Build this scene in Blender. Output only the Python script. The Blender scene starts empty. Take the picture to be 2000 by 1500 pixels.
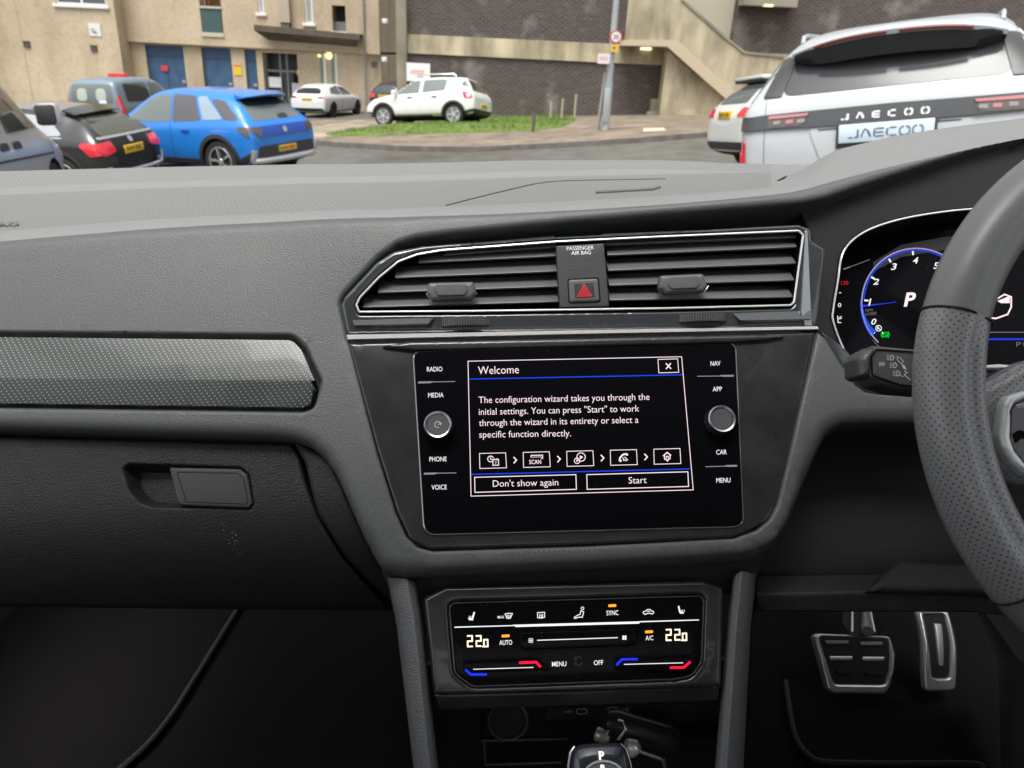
import bpy, bmesh, math, random
import numpy as np
from mathutils import Matrix, Vector
from mathutils.geometry import delaunay_2d_cdt
from mathutils.bvhtree import BVHTree

random.seed(7)
SC = bpy.context.scene
COL = SC.collection
D = math.pi / 180

# ------------------------------------------------------------------ camera, sky, sun, exposure
FPX = 1500.0                       # focal length in pixels of the 2000 px wide photograph


def rot(axis, deg):
    return np.array(Matrix.Rotation(deg * D, 3, axis))


def camrot(pitch, roll, yaw):
    return rot('Z', -yaw) @ rot('X', 90 - pitch) @ rot('Z', roll)


CAM = np.array([0.0, 0.0, 1.25])
RW = camrot(23.3, 2.75, 0.0)       # camera in the level world
RC = camrot(20.0, -0.6, 3.0)       # camera in the frame of the car it is held in
cd = bpy.data.cameras.new('camera')
cam = bpy.data.objects.new('camera', cd)
COL.objects.link(cam)
cam.matrix_world = Matrix.Translation(CAM) @ Matrix(RW.tolist()).to_4x4()
cd.sensor_width = 36
cd.lens = 36 * FPX / 2000
cd.clip_start = 0.02
cd.clip_end = 600
cd.dof.use_dof = True
cd.dof.focus_distance = 0.62
cd.dof.aperture_fstop = 14
SC.camera = cam

SUN_EL, SUN_AZ = 68, 205           # azimuth clockwise from +Y: high, a little behind the car
w = bpy.data.worlds.new("World")
SC.world = w
w.use_nodes = True
nt = w.node_tree
bg = nt.nodes['Background']
sky = nt.nodes.new('ShaderNodeTexSky')
sky.sky_type = 'NISHITA'
sky.sun_disc = False
sky.sun_elevation = math.radians(SUN_EL)
sky.sun_rotation = math.radians(SUN_AZ)
sky.air_density = 1.0
sky.dust_density = 6.0
hs = nt.nodes.new('ShaderNodeHueSaturation')      # an overcast, almost colourless sky
hs.inputs['Saturation'].default_value = 0.22
nt.links.new(sky.outputs[0], hs.inputs['Color'])
nt.links.new(hs.outputs[0], bg.inputs['Color'])
bg.inputs['Strength'].default_value = 0.15
sd = bpy.data.lights.new('sun', 'SUN')
sd.energy = 1.4
sd.angle = math.radians(30)
sd.color = (1.0, 0.97, 0.92)
sun = bpy.data.objects.new('sun', sd)
COL.objects.link(sun)
sdir = Vector((math.sin(SUN_AZ * D) * math.cos(SUN_EL * D), math.cos(SUN_AZ * D) * math.cos(SUN_EL * D), math.sin(SUN_EL * D)))
sun.rotation_euler = sdir.to_track_quat('Z', 'Y').to_euler()
SC.view_settings.view_transform = 'Standard'
SC.view_settings.look = 'None'
SC.view_settings.gamma = 1
SC.view_settings.exposure = 0.75
SC.cycles.max_bounces = 8
SC.cycles.caustics_reflective = False
SC.cycles.caustics_refractive = False
SC.cycles.sample_clamp_indirect = 6
try:
    SC.cycles.use_denoising = True
except Exception:
    pass

CARW = Matrix.Translation(CAM) @ Matrix((RW @ RC.T).tolist()).to_4x4()


# ------------------------------------------------------------------ scene-graph helpers
def tag(o, label, cat, group=None, kind=None):
    if label: o['label'] = label
    if cat: o['category'] = cat
    if group: o['group'] = group
    if kind: o['kind'] = kind
    return o


def thing(name, label, cat, base=(0, 0, 0), group=None, frame=None, mw=None):
    """an Empty at the thing's base; frame = matrix the base and the parts are given in"""
    o = bpy.data.objects.new(name, None)
    COL.objects.link(o)
    o.empty_display_size = 0.05
    m = (frame if frame is not None else Matrix()) @ Matrix.Translation(base)
    o.matrix_world = mw if mw is not None else m
    o['base'] = list(base)
    return tag(o, label, cat, group)


class MB:
    """collects vertices and faces, then links them as ONE mesh object"""
    def __init__(s):
        s.v, s.f, s.uv, s.mi, s.cur, s.flat = [], [], {}, [], 0, []

    def add(s, V, Fs, uv=None):
        k = len(s.v)
        s.v.extend([tuple(map(float, p)) for p in V])
        for q in Fs:
            s.f.append(tuple(int(i) + k for i in q)); s.mi.append(s.cur)
        if uv is not None:
            for i, c in enumerate(uv): s.uv[k + i] = (float(c[0]), float(c[1]))
        return s

    def box(s, lo, hi, M=None):
        x0, y0, z0 = lo; x1, y1, z1 = hi
        V = [(x0, y0, z0), (x1, y0, z0), (x1, y1, z0), (x0, y1, z0), (x0, y0, z1), (x1, y0, z1), (x1, y1, z1), (x0, y1, z1)]
        if M is not None: V = [M @ Vector(p) for p in V]
        return s.add(V, [(0, 3, 2, 1), (4, 5, 6, 7), (0, 1, 5, 4), (1, 2, 6, 5), (2, 3, 7, 6), (3, 0, 4, 7)])

    def tube(s, pts, r, n=8, closed=False, caps=True):
        pts = [Vector(p) for p in pts]
        R = r if hasattr(r, '__len__') else [r] * len(pts)
        N = len(pts); V = []; Fs = []
        up = Vector((0.13, 0.21, 0.97))
        for i, p in enumerate(pts):
            a = pts[(i - 1) % N] if (closed or i > 0) else p
            b = pts[(i + 1) % N] if (closed or i < N - 1) else p
            t = (b - a).normalized()
            u = t.cross(up)
            if u.length < 1e-4: u = t.cross(Vector((1, 0, 0)))
            u.normalize(); v2 = u.cross(t)
            for k in range(n):
                an = 2 * math.pi * k / n
                V.append(p + R[i] * (math.cos(an) * u + math.sin(an) * v2))
        for i in range(N if closed else N - 1):
            j = (i + 1) % N
            for k in range(n):
                k2 = (k + 1) % n
                Fs.append((i * n + k, i * n + k2, j * n + k2, j * n + k))
        if not closed and caps:
            Fs.append(tuple(range(n - 1, -1, -1)))
            Fs.append(tuple((N - 1) * n + k for k in range(n)))
        return s.add(V, Fs)

    def loft(s, loops, closed=True, cap0=False, cap1=False, uv=None):
        n = len(loops[0]); V = [p for L in loops for p in L]; Fs = []
        for i in range(len(loops) - 1):
            for k in range(n if closed else n - 1):
                k2 = (k + 1) % n
                Fs.append((i * n + k, i * n + k2, (i + 1) * n + k2, (i + 1) * n + k))
        if cap0: Fs.append(tuple(range(n - 1, -1, -1)))
        if cap1: Fs.append(tuple((len(loops) - 1) * n + k for k in range(n)))
        return s.add(V, Fs, uv)

    def build(s, name, mat, parent=None, angle=40, flip=False, recalc=True, bevel=0):
        base = parent['_b'] if parent is not None and '_b' in parent else (parent.get('base') if parent is not None else None)
        me = bpy.data.meshes.new(name)
        V = s.v
        if base is not None:
            b = list(base); V = [(p[0] - b[0], p[1] - b[1], p[2] - b[2]) for p in V]
        me.from_pydata(V, [], s.f)
        mats = mat if isinstance(mat, (list, tuple)) else [mat]
        for m in mats: me.materials.append(m)
        if any(s.mi): me.polygons.foreach_set('material_index', s.mi)
        if s.uv:
            L = me.uv_layers.new(name='UV')
            li = np.zeros(len(me.loops), dtype=np.int32); me.loops.foreach_get('vertex_index', li)
            arr = np.array([s.uv.get(i, (0, 0)) for i in range(len(V))], dtype=np.float32)
            L.data.foreach_set('uv', arr[li].ravel())
        if recalc or bevel:
            bm = bmesh.new(); bm.from_mesh(me)
            if recalc: bmesh.ops.recalc_face_normals(bm, faces=bm.faces)
            if flip: bmesh.ops.reverse_faces(bm, faces=bm.faces)
            if bevel:
                es = [e for e in bm.edges if len(e.link_faces) == 2 and e.calc_face_angle(0) > 0.5]
                bmesh.ops.bevel(bm, geom=es, offset=bevel, segments=2, affect='EDGES', profile=0.5, clamp_overlap=True)
            bm.to_mesh(me); bm.free()
        sm = [True] * len(me.polygons)
        if not recalc and not bevel:
            for i in s.flat: sm[i] = False
        me.polygons.foreach_set('use_smooth', sm)
        if angle < 180: me.set_sharp_from_angle(angle=angle * D)
        o = bpy.data.objects.new(name, me)
        COL.objects.link(o)
        if parent is not None:
            o.parent = parent
            if base is not None: o['base'] = list(base)
        return o


def struct(o):
    o['kind'] = 'structure'
    return o


def done_clean():
    for o in bpy.data.objects:
        if 'base' in o: del o['base']


# ------------------------------------------------------------------ materials
MATS = {}


def nodes(m):
    return m.node_tree.nodes, m.node_tree.links


def mat(name, col, rough=0.6, metal=0.0, spec=0.5, coat=0.0, emit=None, estr=1.0):
    if name in MATS: return MATS[name]
    m = bpy.data.materials.new(name); m.use_nodes = True
    b = m.node_tree.nodes['Principled BSDF']
    b.inputs['Base Color'].default_value = (*col, 1)
    b.inputs['Roughness'].default_value = rough
    b.inputs['Metallic'].default_value = metal
    b.inputs['Specular IOR Level'].default_value = spec
    b.inputs['Coat Weight'].default_value = coat
    b.inputs['Coat Roughness'].default_value = 0.04
    if emit:
        b.inputs['Emission Color'].default_value = (*emit, 1)
        b.inputs['Emission Strength'].default_value = estr
    MATS[name] = m
    return m


def tex_coord(m, out='Object'):
    N, L = nodes(m)
    t = N.new('ShaderNodeTexCoord')
    return t.outputs[out]


def vary(m, scale=3.0, amount=0.25, detail=6, dark=None, coord='Object', lo=0.35, hi=0.7, rough=None, stretch=None):
    """break the base colour up with noise (wear, dirt, weathering)"""
    N, L = nodes(m); b = N['Principled BSDF']
    c = tuple(b.inputs['Base Color'].default_value[:3])
    n = N.new('ShaderNodeTexNoise'); n.inputs['Scale'].default_value = scale; n.inputs['Detail'].default_value = detail
    src = tex_coord(m, coord)
    if stretch:
        mp = N.new('ShaderNodeMapping'); mp.inputs['Scale'].default_value = stretch
        L.new(src, mp.inputs['Vector']); src = mp.outputs[0]
    L.new(src, n.inputs['Vector'])
    r = N.new('ShaderNodeValToRGB')
    d = dark if dark else tuple(x * (1 - amount) for x in c)
    u = tuple(min(1, x * (1 + amount * 0.6)) for x in c)
    r.color_ramp.elements[0].position = lo; r.color_ramp.elements[0].color = (*d, 1)
    r.color_ramp.elements[1].position = hi; r.color_ramp.elements[1].color = (*u, 1)
    L.new(n.outputs['Fac'], r.inputs[0]); L.new(r.outputs[0], b.inputs['Base Color'])
    if rough:
        mr = N.new('ShaderNodeMapRange'); mr.inputs['To Min'].default_value = rough[0]; mr.inputs['To Max'].default_value = rough[1]
        L.new(n.outputs['Fac'], mr.inputs[0]); L.new(mr.outputs[0], b.inputs['Roughness'])
    return m


def stain(m, scale=1.0, amount=0.3, stretch=None, lo=.45, hi=.7, detail=8):
    """weathering: noise patches multiplied over the base colour"""
    N, L = nodes(m); b = N['Principled BSDF']
    src = tex_coord(m)
    mp = N.new('ShaderNodeMapping'); mp.inputs['Scale'].default_value = stretch or (1, 1, 1); mp.inputs['Location'].default_value = (scale * 3.7, 1.3, scale)
    L.new(src, mp.inputs['Vector'])
    n = N.new('ShaderNodeTexNoise'); n.inputs['Scale'].default_value = scale; n.inputs['Detail'].default_value = detail
    L.new(mp.outputs[0], n.inputs['Vector'])
    mr = N.new('ShaderNodeMapRange'); mr.inputs['From Min'].default_value = lo; mr.inputs['From Max'].default_value = hi; mr.inputs['To Min'].default_value = 0; mr.inputs['To Max'].default_value = 1
    L.new(n.outputs['Fac'], mr.inputs[0])
    mx = N.new('ShaderNodeMix'); mx.data_type = 'RGBA'; mx.blend_type = 'MULTIPLY'
    L.new(mr.outputs[0], mx.inputs[0])
    if b.inputs['Base Color'].is_linked: L.new(b.inputs['Base Color'].links[0].from_socket, mx.inputs[6])
    else: mx.inputs[6].default_value = b.inputs['Base Color'].default_value
    k = 1 - amount; mx.inputs[7].default_value = (k, k * .99, k * .96, 1)
    L.new(mx.outputs[2], b.inputs['Base Color'])
    return m


def bump(m, kind='noise', scale=600, strength=0.3, dist=0.001, coord='Object', invert=False, detail=2, stretch=None):
    N, L = nodes(m); b = N['Principled BSDF']
    src = tex_coord(m, coord)
    if stretch:
        mp = N.new('ShaderNodeMapping'); mp.inputs['Scale'].default_value = stretch
        L.new(src, mp.inputs['Vector']); src = mp.outputs[0]
    if kind == 'noise':
        t = N.new('ShaderNodeTexNoise'); t.inputs['Scale'].default_value = scale; t.inputs['Detail'].default_value = detail
        h = t.outputs['Fac']
    elif kind == 'grain':
        t = N.new('ShaderNodeTexVoronoi'); t.feature = 'SMOOTH_F1'; t.inputs['Scale'].default_value = scale
        t.inputs['Smoothness'].default_value = 0.6
        h = t.outputs['Distance']; invert = True
    elif kind == 'hide':                       # leather hide: cells parted by fine creases
        t = N.new('ShaderNodeTexVoronoi'); t.feature = 'DISTANCE_TO_EDGE'; t.inputs['Scale'].default_value = scale
        nz = N.new('ShaderNodeTexNoise'); nz.inputs['Scale'].default_value = scale * .8; nz.inputs['Detail'].default_value = 2
        L.new(src, nz.inputs['Vector'])
        ad = N.new('ShaderNodeVectorMath'); ad.operation = 'MULTIPLY_ADD'
        L.new(nz.outputs['Color'], ad.inputs[0]); ad.inputs[1].default_value = (.55 / scale,) * 3; L.new(src, ad.inputs[2]); src = ad.outputs[0]
        mr = N.new('ShaderNodeMapRange'); mr.interpolation_type = 'SMOOTHSTEP'; mr.inputs['From Max'].default_value = .28
        L.new(t.outputs['Distance'], mr.inputs[0]); h = mr.outputs[0]
    elif kind == 'wave':
        t = N.new('ShaderNodeTexWave'); t.inputs['Scale'].default_value = scale; t.inputs['Distortion'].default_value = 0
        t.bands_direction = 'DIAGONAL'
        h = t.outputs['Fac']
    L.new(src, t.inputs['Vector'])
    bp = N.new('ShaderNodeBump'); bp.inputs['Strength'].default_value = strength; bp.inputs['Distance'].default_value = dist
    bp.invert = invert
    L.new(h, bp.inputs['Height'])
    if b.inputs['Normal'].is_linked:
        L.new(b.inputs['Normal'].links[0].from_socket, bp.inputs['Normal'])
    L.new(bp.outputs[0], b.inputs['Normal'])
    return m


def speck(m, scale=300, thr=0.06, col=(0.5, 0.5, 0.5), coord='Object', rnd=1.0):
    """sparse dust specks over whatever drives the base colour"""
    N, L = nodes(m); b = N['Principled BSDF']
    v = N.new('ShaderNodeTexVoronoi'); v.inputs['Scale'].default_value = scale; v.inputs['Randomness'].default_value = rnd
    L.new(tex_coord(m, coord), v.inputs['Vector'])
    n2 = N.new('ShaderNodeTexWhiteNoise'); L.new(v.outputs['Position'], n2.inputs['Vector'])
    mu = N.new('ShaderNodeMath'); mu.operation = 'MULTIPLY'; mu.inputs[1].default_value = thr * 2
    L.new(n2.outputs['Value'], mu.inputs[0])
    pw = N.new('ShaderNodeMath'); pw.operation = 'LESS_THAN'
    L.new(v.outputs['Distance'], pw.inputs[0]); L.new(mu.outputs[0], pw.inputs[1])
    mx = N.new('ShaderNodeMix'); mx.data_type = 'RGBA'
    L.new(pw.outputs[0], mx.inputs[0])
    if b.inputs['Base Color'].is_linked: L.new(b.inputs['Base Color'].links[0].from_socket, mx.inputs[6])
    else: mx.inputs[6].default_value = b.inputs['Base Color'].default_value
    mx.inputs[7].default_value = (*col, 1)
    L.new(mx.outputs[2], b.inputs['Base Color'])
    return m


def dots(m, pu, pv, rad, col, skew=0.0, depth=0.0):
    """lattice of round dots in UV metres (printed or punched)"""
    N, L = nodes(m); b = N['Principled BSDF']
    uv = N.new('ShaderNodeTexCoord').outputs['UV']
    sp = N.new('ShaderNodeSeparateXYZ'); L.new(uv, sp.inputs[0])

    def mth(op, a, bb=None):
        k = N.new('ShaderNodeMath'); k.operation = op
        for i, q in enumerate((a, bb)):
            if q is None: continue
            if isinstance(q, (int, float)): k.inputs[i].default_value = q
            else: L.new(q, k.inputs[i])
        return k.outputs[0]
    v = mth('DIVIDE', sp.outputs[1], pv)
    u = mth('DIVIDE', sp.outputs[0], pu)
    row = mth('FLOOR', v)
    u = mth('ADD', u, mth('MULTIPLY', row, skew))
    fu = mth('SUBTRACT', mth('FRACT', u), 0.5); fv = mth('SUBTRACT', mth('FRACT', v), 0.5)
    du = mth('MULTIPLY', fu, pu / rad); dv = mth('MULTIPLY', fv, pv / rad)
    r2 = mth('ADD', mth('MULTIPLY', du, du), mth('MULTIPLY', dv, dv))
    mk = N.new('ShaderNodeMapRange'); mk.inputs['From Min'].default_value = 0.6; mk.inputs['From Max'].default_value = 1.2
    mk.inputs['To Min'].default_value = 1; mk.inputs['To Max'].default_value = 0
    L.new(r2, mk.inputs[0])
    mx = N.new('ShaderNodeMix'); mx.data_type = 'RGBA'
    L.new(mk.outputs[0], mx.inputs[0])
    if b.inputs['Base Color'].is_linked: L.new(b.inputs['Base Color'].links[0].from_socket, mx.inputs[6])
    else: mx.inputs[6].default_value = b.inputs['Base Color'].default_value
    mx.inputs[7].default_value = (*col, 1)
    L.new(mx.outputs[2], b.inputs['Base Color'])
    if depth:
        bp = N.new('ShaderNodeBump'); bp.inputs['Distance'].default_value = abs(depth); bp.inputs['Strength'].default_value = 1
        bp.invert = depth < 0
        L.new(mk.outputs[0], bp.inputs['Height'])
        if b.inputs['Normal'].is_linked: L.new(b.inputs['Normal'].links[0].from_socket, bp.inputs['Normal'])
        L.new(bp.outputs[0], b.inputs['Normal'])
    return m


def glow(name, col, s):
    return mat(name, (0, 0, 0), rough=1, spec=0, emit=col, estr=s)


# ------------------------------------------------------------------ 2-D polygons
def arr(p): return np.asarray(p, dtype=float)


def area2(P):
    x, y = P[:, 0], P[:, 1]
    return 0.5 * np.sum(x * np.roll(y, -1) - np.roll(x, -1) * y)


def ccw(P):
    P = arr(P)
    return P if area2(P) > 0 else P[::-1].copy()


def resample(P, step, closed=True):
    P = arr(P); out = []
    n = len(P)
    for i in range(n if closed else n - 1):
        a, b = P[i], P[(i + 1) % n]
        k = max(1, int(math.ceil(np.linalg.norm(b - a) / step)))
        for j in range(k): out.append(a + (b - a) * j / k)
    if not closed: out.append(P[-1])
    return arr(out)


def smooth_poly(P, r, seg=5, closed=True):
    """round every corner of a polygon: r = number or list of radii"""
    P = arr(P); n = len(P); out = []
    R = r if hasattr(r, '__len__') else [r] * n
    for i in range(n):
        if not closed and i in (0, n - 1):
            out.append(P[i]); continue
        a, b, c = P[i - 1], P[i], P[(i + 1) % n]
        la, lc = np.linalg.norm(a - b), np.linalg.norm(c - b)
        if R[i] <= 0 or la < 1e-9 or lc < 1e-9: out.append(b); continue
        ua, uc = (a - b) / la, (c - b) / lc
        cs = np.clip(ua @ uc, -1, 1); th = math.acos(cs)
        t = min(R[i] / max(math.tan(th / 2), 0.02), 0.49 * la, 0.49 * lc)
        p, q = b + ua * t, b + uc * t
        if th > 3.05: out.append(b); continue
        for k in range(seg + 1):
            s = k / seg
            out.append((1 - s) ** 2 * p + 2 * s * (1 - s) * b + s * s * q)
    return arr(out)


def crom(P, k=8, closed=False):
    """Catmull-Rom through points (any dimension)"""
    P = arr(P); n = len(P); out = []
    for i in range(n if closed else n - 1):
        p1, p2 = P[i], P[(i + 1) % n]
        p0 = P[(i - 1) % n] if (closed or i > 0) else 2 * p1 - p2
        p3 = P[(i + 2) % n] if (closed or i < n - 2) else 2 * p2 - p1
        for j in range(k):
            t = j / k
            out.append(0.5 * (2 * p1 + (p2 - p0) * t + (2 * p0 - 5 * p1 + 4 * p2 - p3) * t * t + (3 * p1 - p0 - 3 * p2 + p3) * t ** 3))
    if not closed: out.append(P[-1])
    return arr(out)


def inside(P, Q):
    P = arr(P); Q = arr(Q)
    x, y = Q[:, 0], Q[:, 1]; c = np.zeros(len(Q), bool)
    for i in range(len(P)):
        x1, y1 = P[i - 1]; x2, y2 = P[i]
        k = (y1 > y) != (y2 > y)
        if abs(y2 - y1) < 1e-15: continue
        c ^= k & (x < (x2 - x1) * (y - y1) / (y2 - y1) + x1)
    return c


def dist(P, Q, closed=True):
    P = arr(P); Q = arr(Q); d = np.full(len(Q), 1e9)
    for i in range(len(P) if closed else len(P) - 1):
        a = P[i]; b = P[(i + 1) % len(P)]; ab = b - a; L = ab @ ab
        if L < 1e-18: continue
        t = np.clip(((Q - a) @ ab) / L, 0, 1)
        d = np.minimum(d, np.hypot(*(Q - a - t[:, None] * ab).T))
    return d


def sdf(P, Q):
    """positive inside"""
    return np.where(inside(P, Q), 1, -1) * dist(P, Q)


def offset(P, d):
    """move every edge of a polygon inward by d"""
    P = ccw(P); n = len(P); out = []
    for i in range(n):
        a, b, c = P[i - 1], P[i], P[(i + 1) % n]
        e1, e2 = b - a, c - b
        n1 = np.array([-e1[1], e1[0]]) / max(np.linalg.norm(e1), 1e-12); n2 = np.array([-e2[1], e2[0]]) / max(np.linalg.norm(e2), 1e-12)
        m = n1 + n2; L = m @ m
        m = m / max(L, 0.5) * 2 if L > 1e-6 else n1
        out.append(b + m * d)
    return arr(out)


def sstep(x, a, b):
    t = np.clip((x - a) / (b - a), 0, 1)
    return t * t * (3 - 2 * t)


def cdt(loops, pts):
    """triangles of the region inside loops[0] and outside the others"""
    V = []; E = []
    for L in loops:
        k = len(V); V.extend(map(tuple, L)); n = len(L)
        E += [(k + i, k + (i + 1) % n) for i in range(n)]
    V.extend(map(tuple, pts))
    r = delaunay_2d_cdt([Vector(p) for p in V], E, [], 0, 1e-7)
    vs = arr([tuple(p) for p in r[0]]); fs = np.array([f for f in r[2] if len(f) == 3])
    c = vs[fs].mean(axis=1)
    ok = inside(loops[0], c)
    for L in loops[1:]: ok &= ~inside(L, c)
    return vs, fs[ok]


def ray_c(p):
    p = np.atleast_2d(arr(p))
    d = np.stack([(p[:, 0] - 1000) / FPX, -(p[:, 1] - 750) / FPX, -np.ones(len(p))], 1)
    return d @ RC.T


def ray_w(p):
    p = np.atleast_2d(arr(p))
    d = np.stack([(p[:, 0] - 1000) / FPX, -(p[:, 1] - 750) / FPX, -np.ones(len(p))], 1)
    return d @ RW.T


def at_depth(p, depth):
    """point of the car frame seen at pixel p, depth metres along the view axis"""
    return (ray_c(p) * depth)[0]


class Pl:
    """a tilted work plane in the car frame: a = across, s = up the plane, h = out of it, towards the seats"""
    def __init__(s, O, tilt, yaw=0.0):
        t = tilt * D; s.O = arr(O)
        R = rot('Z', -yaw)
        s.ex = R @ arr([1, 0, 0]); s.up = R @ arr([0, math.sin(t), math.cos(t)]); s.n = R @ arr([0, -math.cos(t), math.sin(t)])

    def px(s, p, hf=0.0, it=8):
        d = ray_c(p); h = np.zeros(len(d))
        for k in range(it if callable(hf) else 1):
            if not callable(hf): h = np.full(len(d), hf)
            t = ((s.O @ s.n) + h) / (d @ s.n)
            q = d * t[:, None] - s.O
            A = np.stack([q @ s.ex, q @ s.up], 1)
            if callable(hf): h = 0.5 * h + 0.5 * hf(A) if k else hf(A)
        return A

    def P(s, A, h=0.0):
        A = np.atleast_2d(arr(A)); h = np.broadcast_to(np.asarray(h, float), (len(A),))
        return s.O + A[:, :1] * s.ex + A[:, 1:2] * s.up + h[:, None] * s.n


def panel(mb, pl, outer, holes=(), hf=0.0, er=0.002, back=-0.01, grid=0.012, step=0.004, feats=(), walls=True):
    """a panel on plane pl: rounded edges (er), height field hf(A), side walls down to hf - |back| ; feats = (loop, [offsets]) refine lines"""
    outer = resample(ccw(outer), step); holes = [resample(ccw(h), step) for h in holes]
    loops = [outer] + holes
    erf = er if callable(er) else (lambda A: np.full(len(A), er))
    hfn = hf if callable(hf) else (lambda A: np.full(len(A), float(hf)))
    pts = []
    mn, mx = outer.min(0), outer.max(0)
    if grid:
        gx = np.arange(mn[0] + grid / 2, mx[0], grid); gy = np.arange(mn[1] + grid / 2, mx[1], grid)
        G = np.stack(np.meshgrid(gx, gy), -1).reshape(-1, 2)
        G[:, 0] += (np.floor((G[:, 1] - mn[1]) / grid) % 2) * grid / 2
        pts.append(G)
    for k, L in enumerate(loops):
        Lr = resample(L, step)
        sg = 1 if k == 0 else -1
        e = erf(Lr)
        for fr in (0.08, 0.25, 0.5, 0.8, 1.05):
            off = offset(L, 1.0) - L                      # unit inward normals
            off = off / np.maximum(np.linalg.norm(off, axis=1), 1e-9)[:, None]
            pts.append(L + off * (sg * fr * erf(L))[:, None])
    for L, offs in feats:
        Lr = resample(L, step)
        n_ = offset(Lr, 1.0) - ccw(Lr); n_ = n_ / np.maximum(np.linalg.norm(n_, axis=1), 1e-9)[:, None]
        for o_ in offs: pts.append(ccw(Lr) + n_ * o_)
    if pts:
        pts = np.concatenate(pts)
        ok = inside(outer, pts); dd = dist(outer, pts)
        for h in holes:
            ok &= ~inside(h, pts); dd = np.minimum(dd, dist(h, pts))
        pts = pts[ok & (dd > 0.06 * np.maximum(erf(pts), 1e-4))]
        key = np.round(pts / (step * 0.22 if callable(er) else min(step * 0.22, er * 0.2))).astype(np.int64)
        _, ix = np.unique(key, axis=0, return_index=True)
        pts = pts[np.sort(ix)]
    else:
        pts = np.zeros((0, 2))
    vs, fs = cdt(loops, pts)
    d = dist(outer, vs)
    for h in holes: d = np.minimum(d, dist(h, vs))
    e = erf(vs); x = np.clip(d, 0, e)
    H0 = hfn(vs)
    H = H0 - (e - np.sqrt(np.maximum(e * e - (e - x) ** 2, 0)))
    V3 = pl.P(vs, H)
    nv = len(vs)
    Fs = [tuple(f) for f in fs]
    if not callable(hf):
        fl = (d >= e * 0.995)
        mb.flat += [len(mb.f) + i for i, f in enumerate(Fs) if fl[f[0]] and fl[f[1]] and fl[f[2]]]
    if walls:
        cnt = {}
        for f in Fs:
            for i in range(3):
                a, b = f[i], f[(i + 1) % 3]; k = (min(a, b), max(a, b)); cnt[k] = None if k in cnt else (a, b)
        B = [v for v in cnt.values() if v]
        ids = sorted({i for q in B for i in q}); mp = {i: nv + j for j, i in enumerate(ids)}
        V3 = np.concatenate([V3, pl.P(vs[ids], H0[ids] - abs(back))])
        vs = np.concatenate([vs, vs[ids]])
        Fs += [(b, a, mp[a], mp[b]) for a, b in B]
    mb.add(V3, Fs, uv=vs)
    return mb


_TX = {}


def text2d(s, bold=0.0, shear=0.0):
    k = (s, bold, shear)
    if k in _TX: return _TX[k]
    cu = bpy.data.curves.new('t', 'FONT'); cu.body = s; cu.size = 1; cu.offset = bold; cu.shear = shear
    cu.resolution_u = 3; cu.fill_mode = 'FRONT' if hasattr(cu, 'fill_mode') else cu.fill_mode
    o = bpy.data.objects.new('t', cu); COL.objects.link(o)
    dg = bpy.context.evaluated_depsgraph_get()
    me = bpy.data.meshes.new_from_object(o.evaluated_get(dg), depsgraph=dg)
    V = arr([tuple(v.co)[:2] for v in me.vertices]) if len(me.vertices) else np.zeros((0, 2))
    Fs = [tuple(p.vertices) for p in me.polygons]
    bpy.data.objects.remove(o); bpy.data.curves.remove(cu); bpy.data.meshes.remove(me)
    _TX[k] = (V, Fs)
    return V, Fs


CAPH = None


def cap_h():
    global CAPH
    if CAPH is None: CAPH = float(text2d('H')[0][:, 1].max())
    return CAPH


class Ink:
    """flat printing on a surface: fn maps 2-D drawing points to 3-D points"""
    def __init__(s, fn):
        s.fn = fn; s.mb = MB()

    def poly(s, P):
        P = arr(P)
        if area2(P) < 0: P = P[::-1]
        s.mb.add(s.fn(P), [tuple(range(len(P)))])
        return s

    def line(s, P, wd, closed=False):
        P = arr(P); n = len(P)
        if closed: P = np.vstack([P, P[:1]])
        # mitred ribbon
        m = len(P); L = []; R = []
        for i in range(m):
            if closed: a = P[i - 1] if i > 0 else P[-2]; c = P[i + 1] if i < m - 1 else P[1]
            else: a = P[max(i - 1, 0)]; c = P[min(i + 1, m - 1)]
            b = P[i]
            e1 = b - a; e2 = c - b
            if np.linalg.norm(e1) < 1e-9: e1 = e2
            if np.linalg.norm(e2) < 1e-9: e2 = e1
            n1 = arr([-e1[1], e1[0]]) / np.linalg.norm(e1); n2 = arr([-e2[1], e2[0]]) / np.linalg.norm(e2)
            q = n1 + n2; l2 = q @ q
            q = q / max(l2, 0.6) * 2 if l2 > 1e-6 else n1
            L.append(b + q * wd / 2); R.append(b - q * wd / 2)
        V = np.array(L + R)
        s.mb.add(s.fn(V), [(i, i + 1, m + i + 1, m + i) for i in range(m - 1)])
        return s

    def circle(s, c, r, wd=None, n=24, a0=0, a1=360):
        an = np.linspace(a0 * D, a1 * D, n + 1)
        P = np.stack([c[0] + r * np.cos(an), c[1] + r * np.sin(an)], 1)
        if wd is None: return s.poly(P[:-1])
        if a1 - a0 >= 360: return s.line(P[:-1], wd, True)
        return s.line(P, wd)

    def text(s, t, pl, pr, cap, bold=0.0, shear=0.0):
        """baseline from pl to pr (drawing coords), cap height cap; y of the drawing grows downward if cap < 0"""
        V, Fs = text2d(t, bold, shear)
        if not len(V): return s
        x0, x1 = V[:, 0].min(), V[:, 0].max()
        pl, pr = arr(pl), arr(pr)
        ux = (pr - pl) / (x1 - x0)
        e = (pr - pl) / np.linalg.norm(pr - pl)
        up = arr([-e[1], e[0]]) if cap > 0 else arr([e[1], -e[0]])
        P = pl + (V[:, :1] - x0) * ux + V[:, 1:2] / cap_h() * abs(cap) * up
        s.mb.add(s.fn(P), Fs)
        return s

    def build(s, name, mat_, parent):
        return s.mb.build(name, mat_, parent, angle=180, recalc=False)
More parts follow.
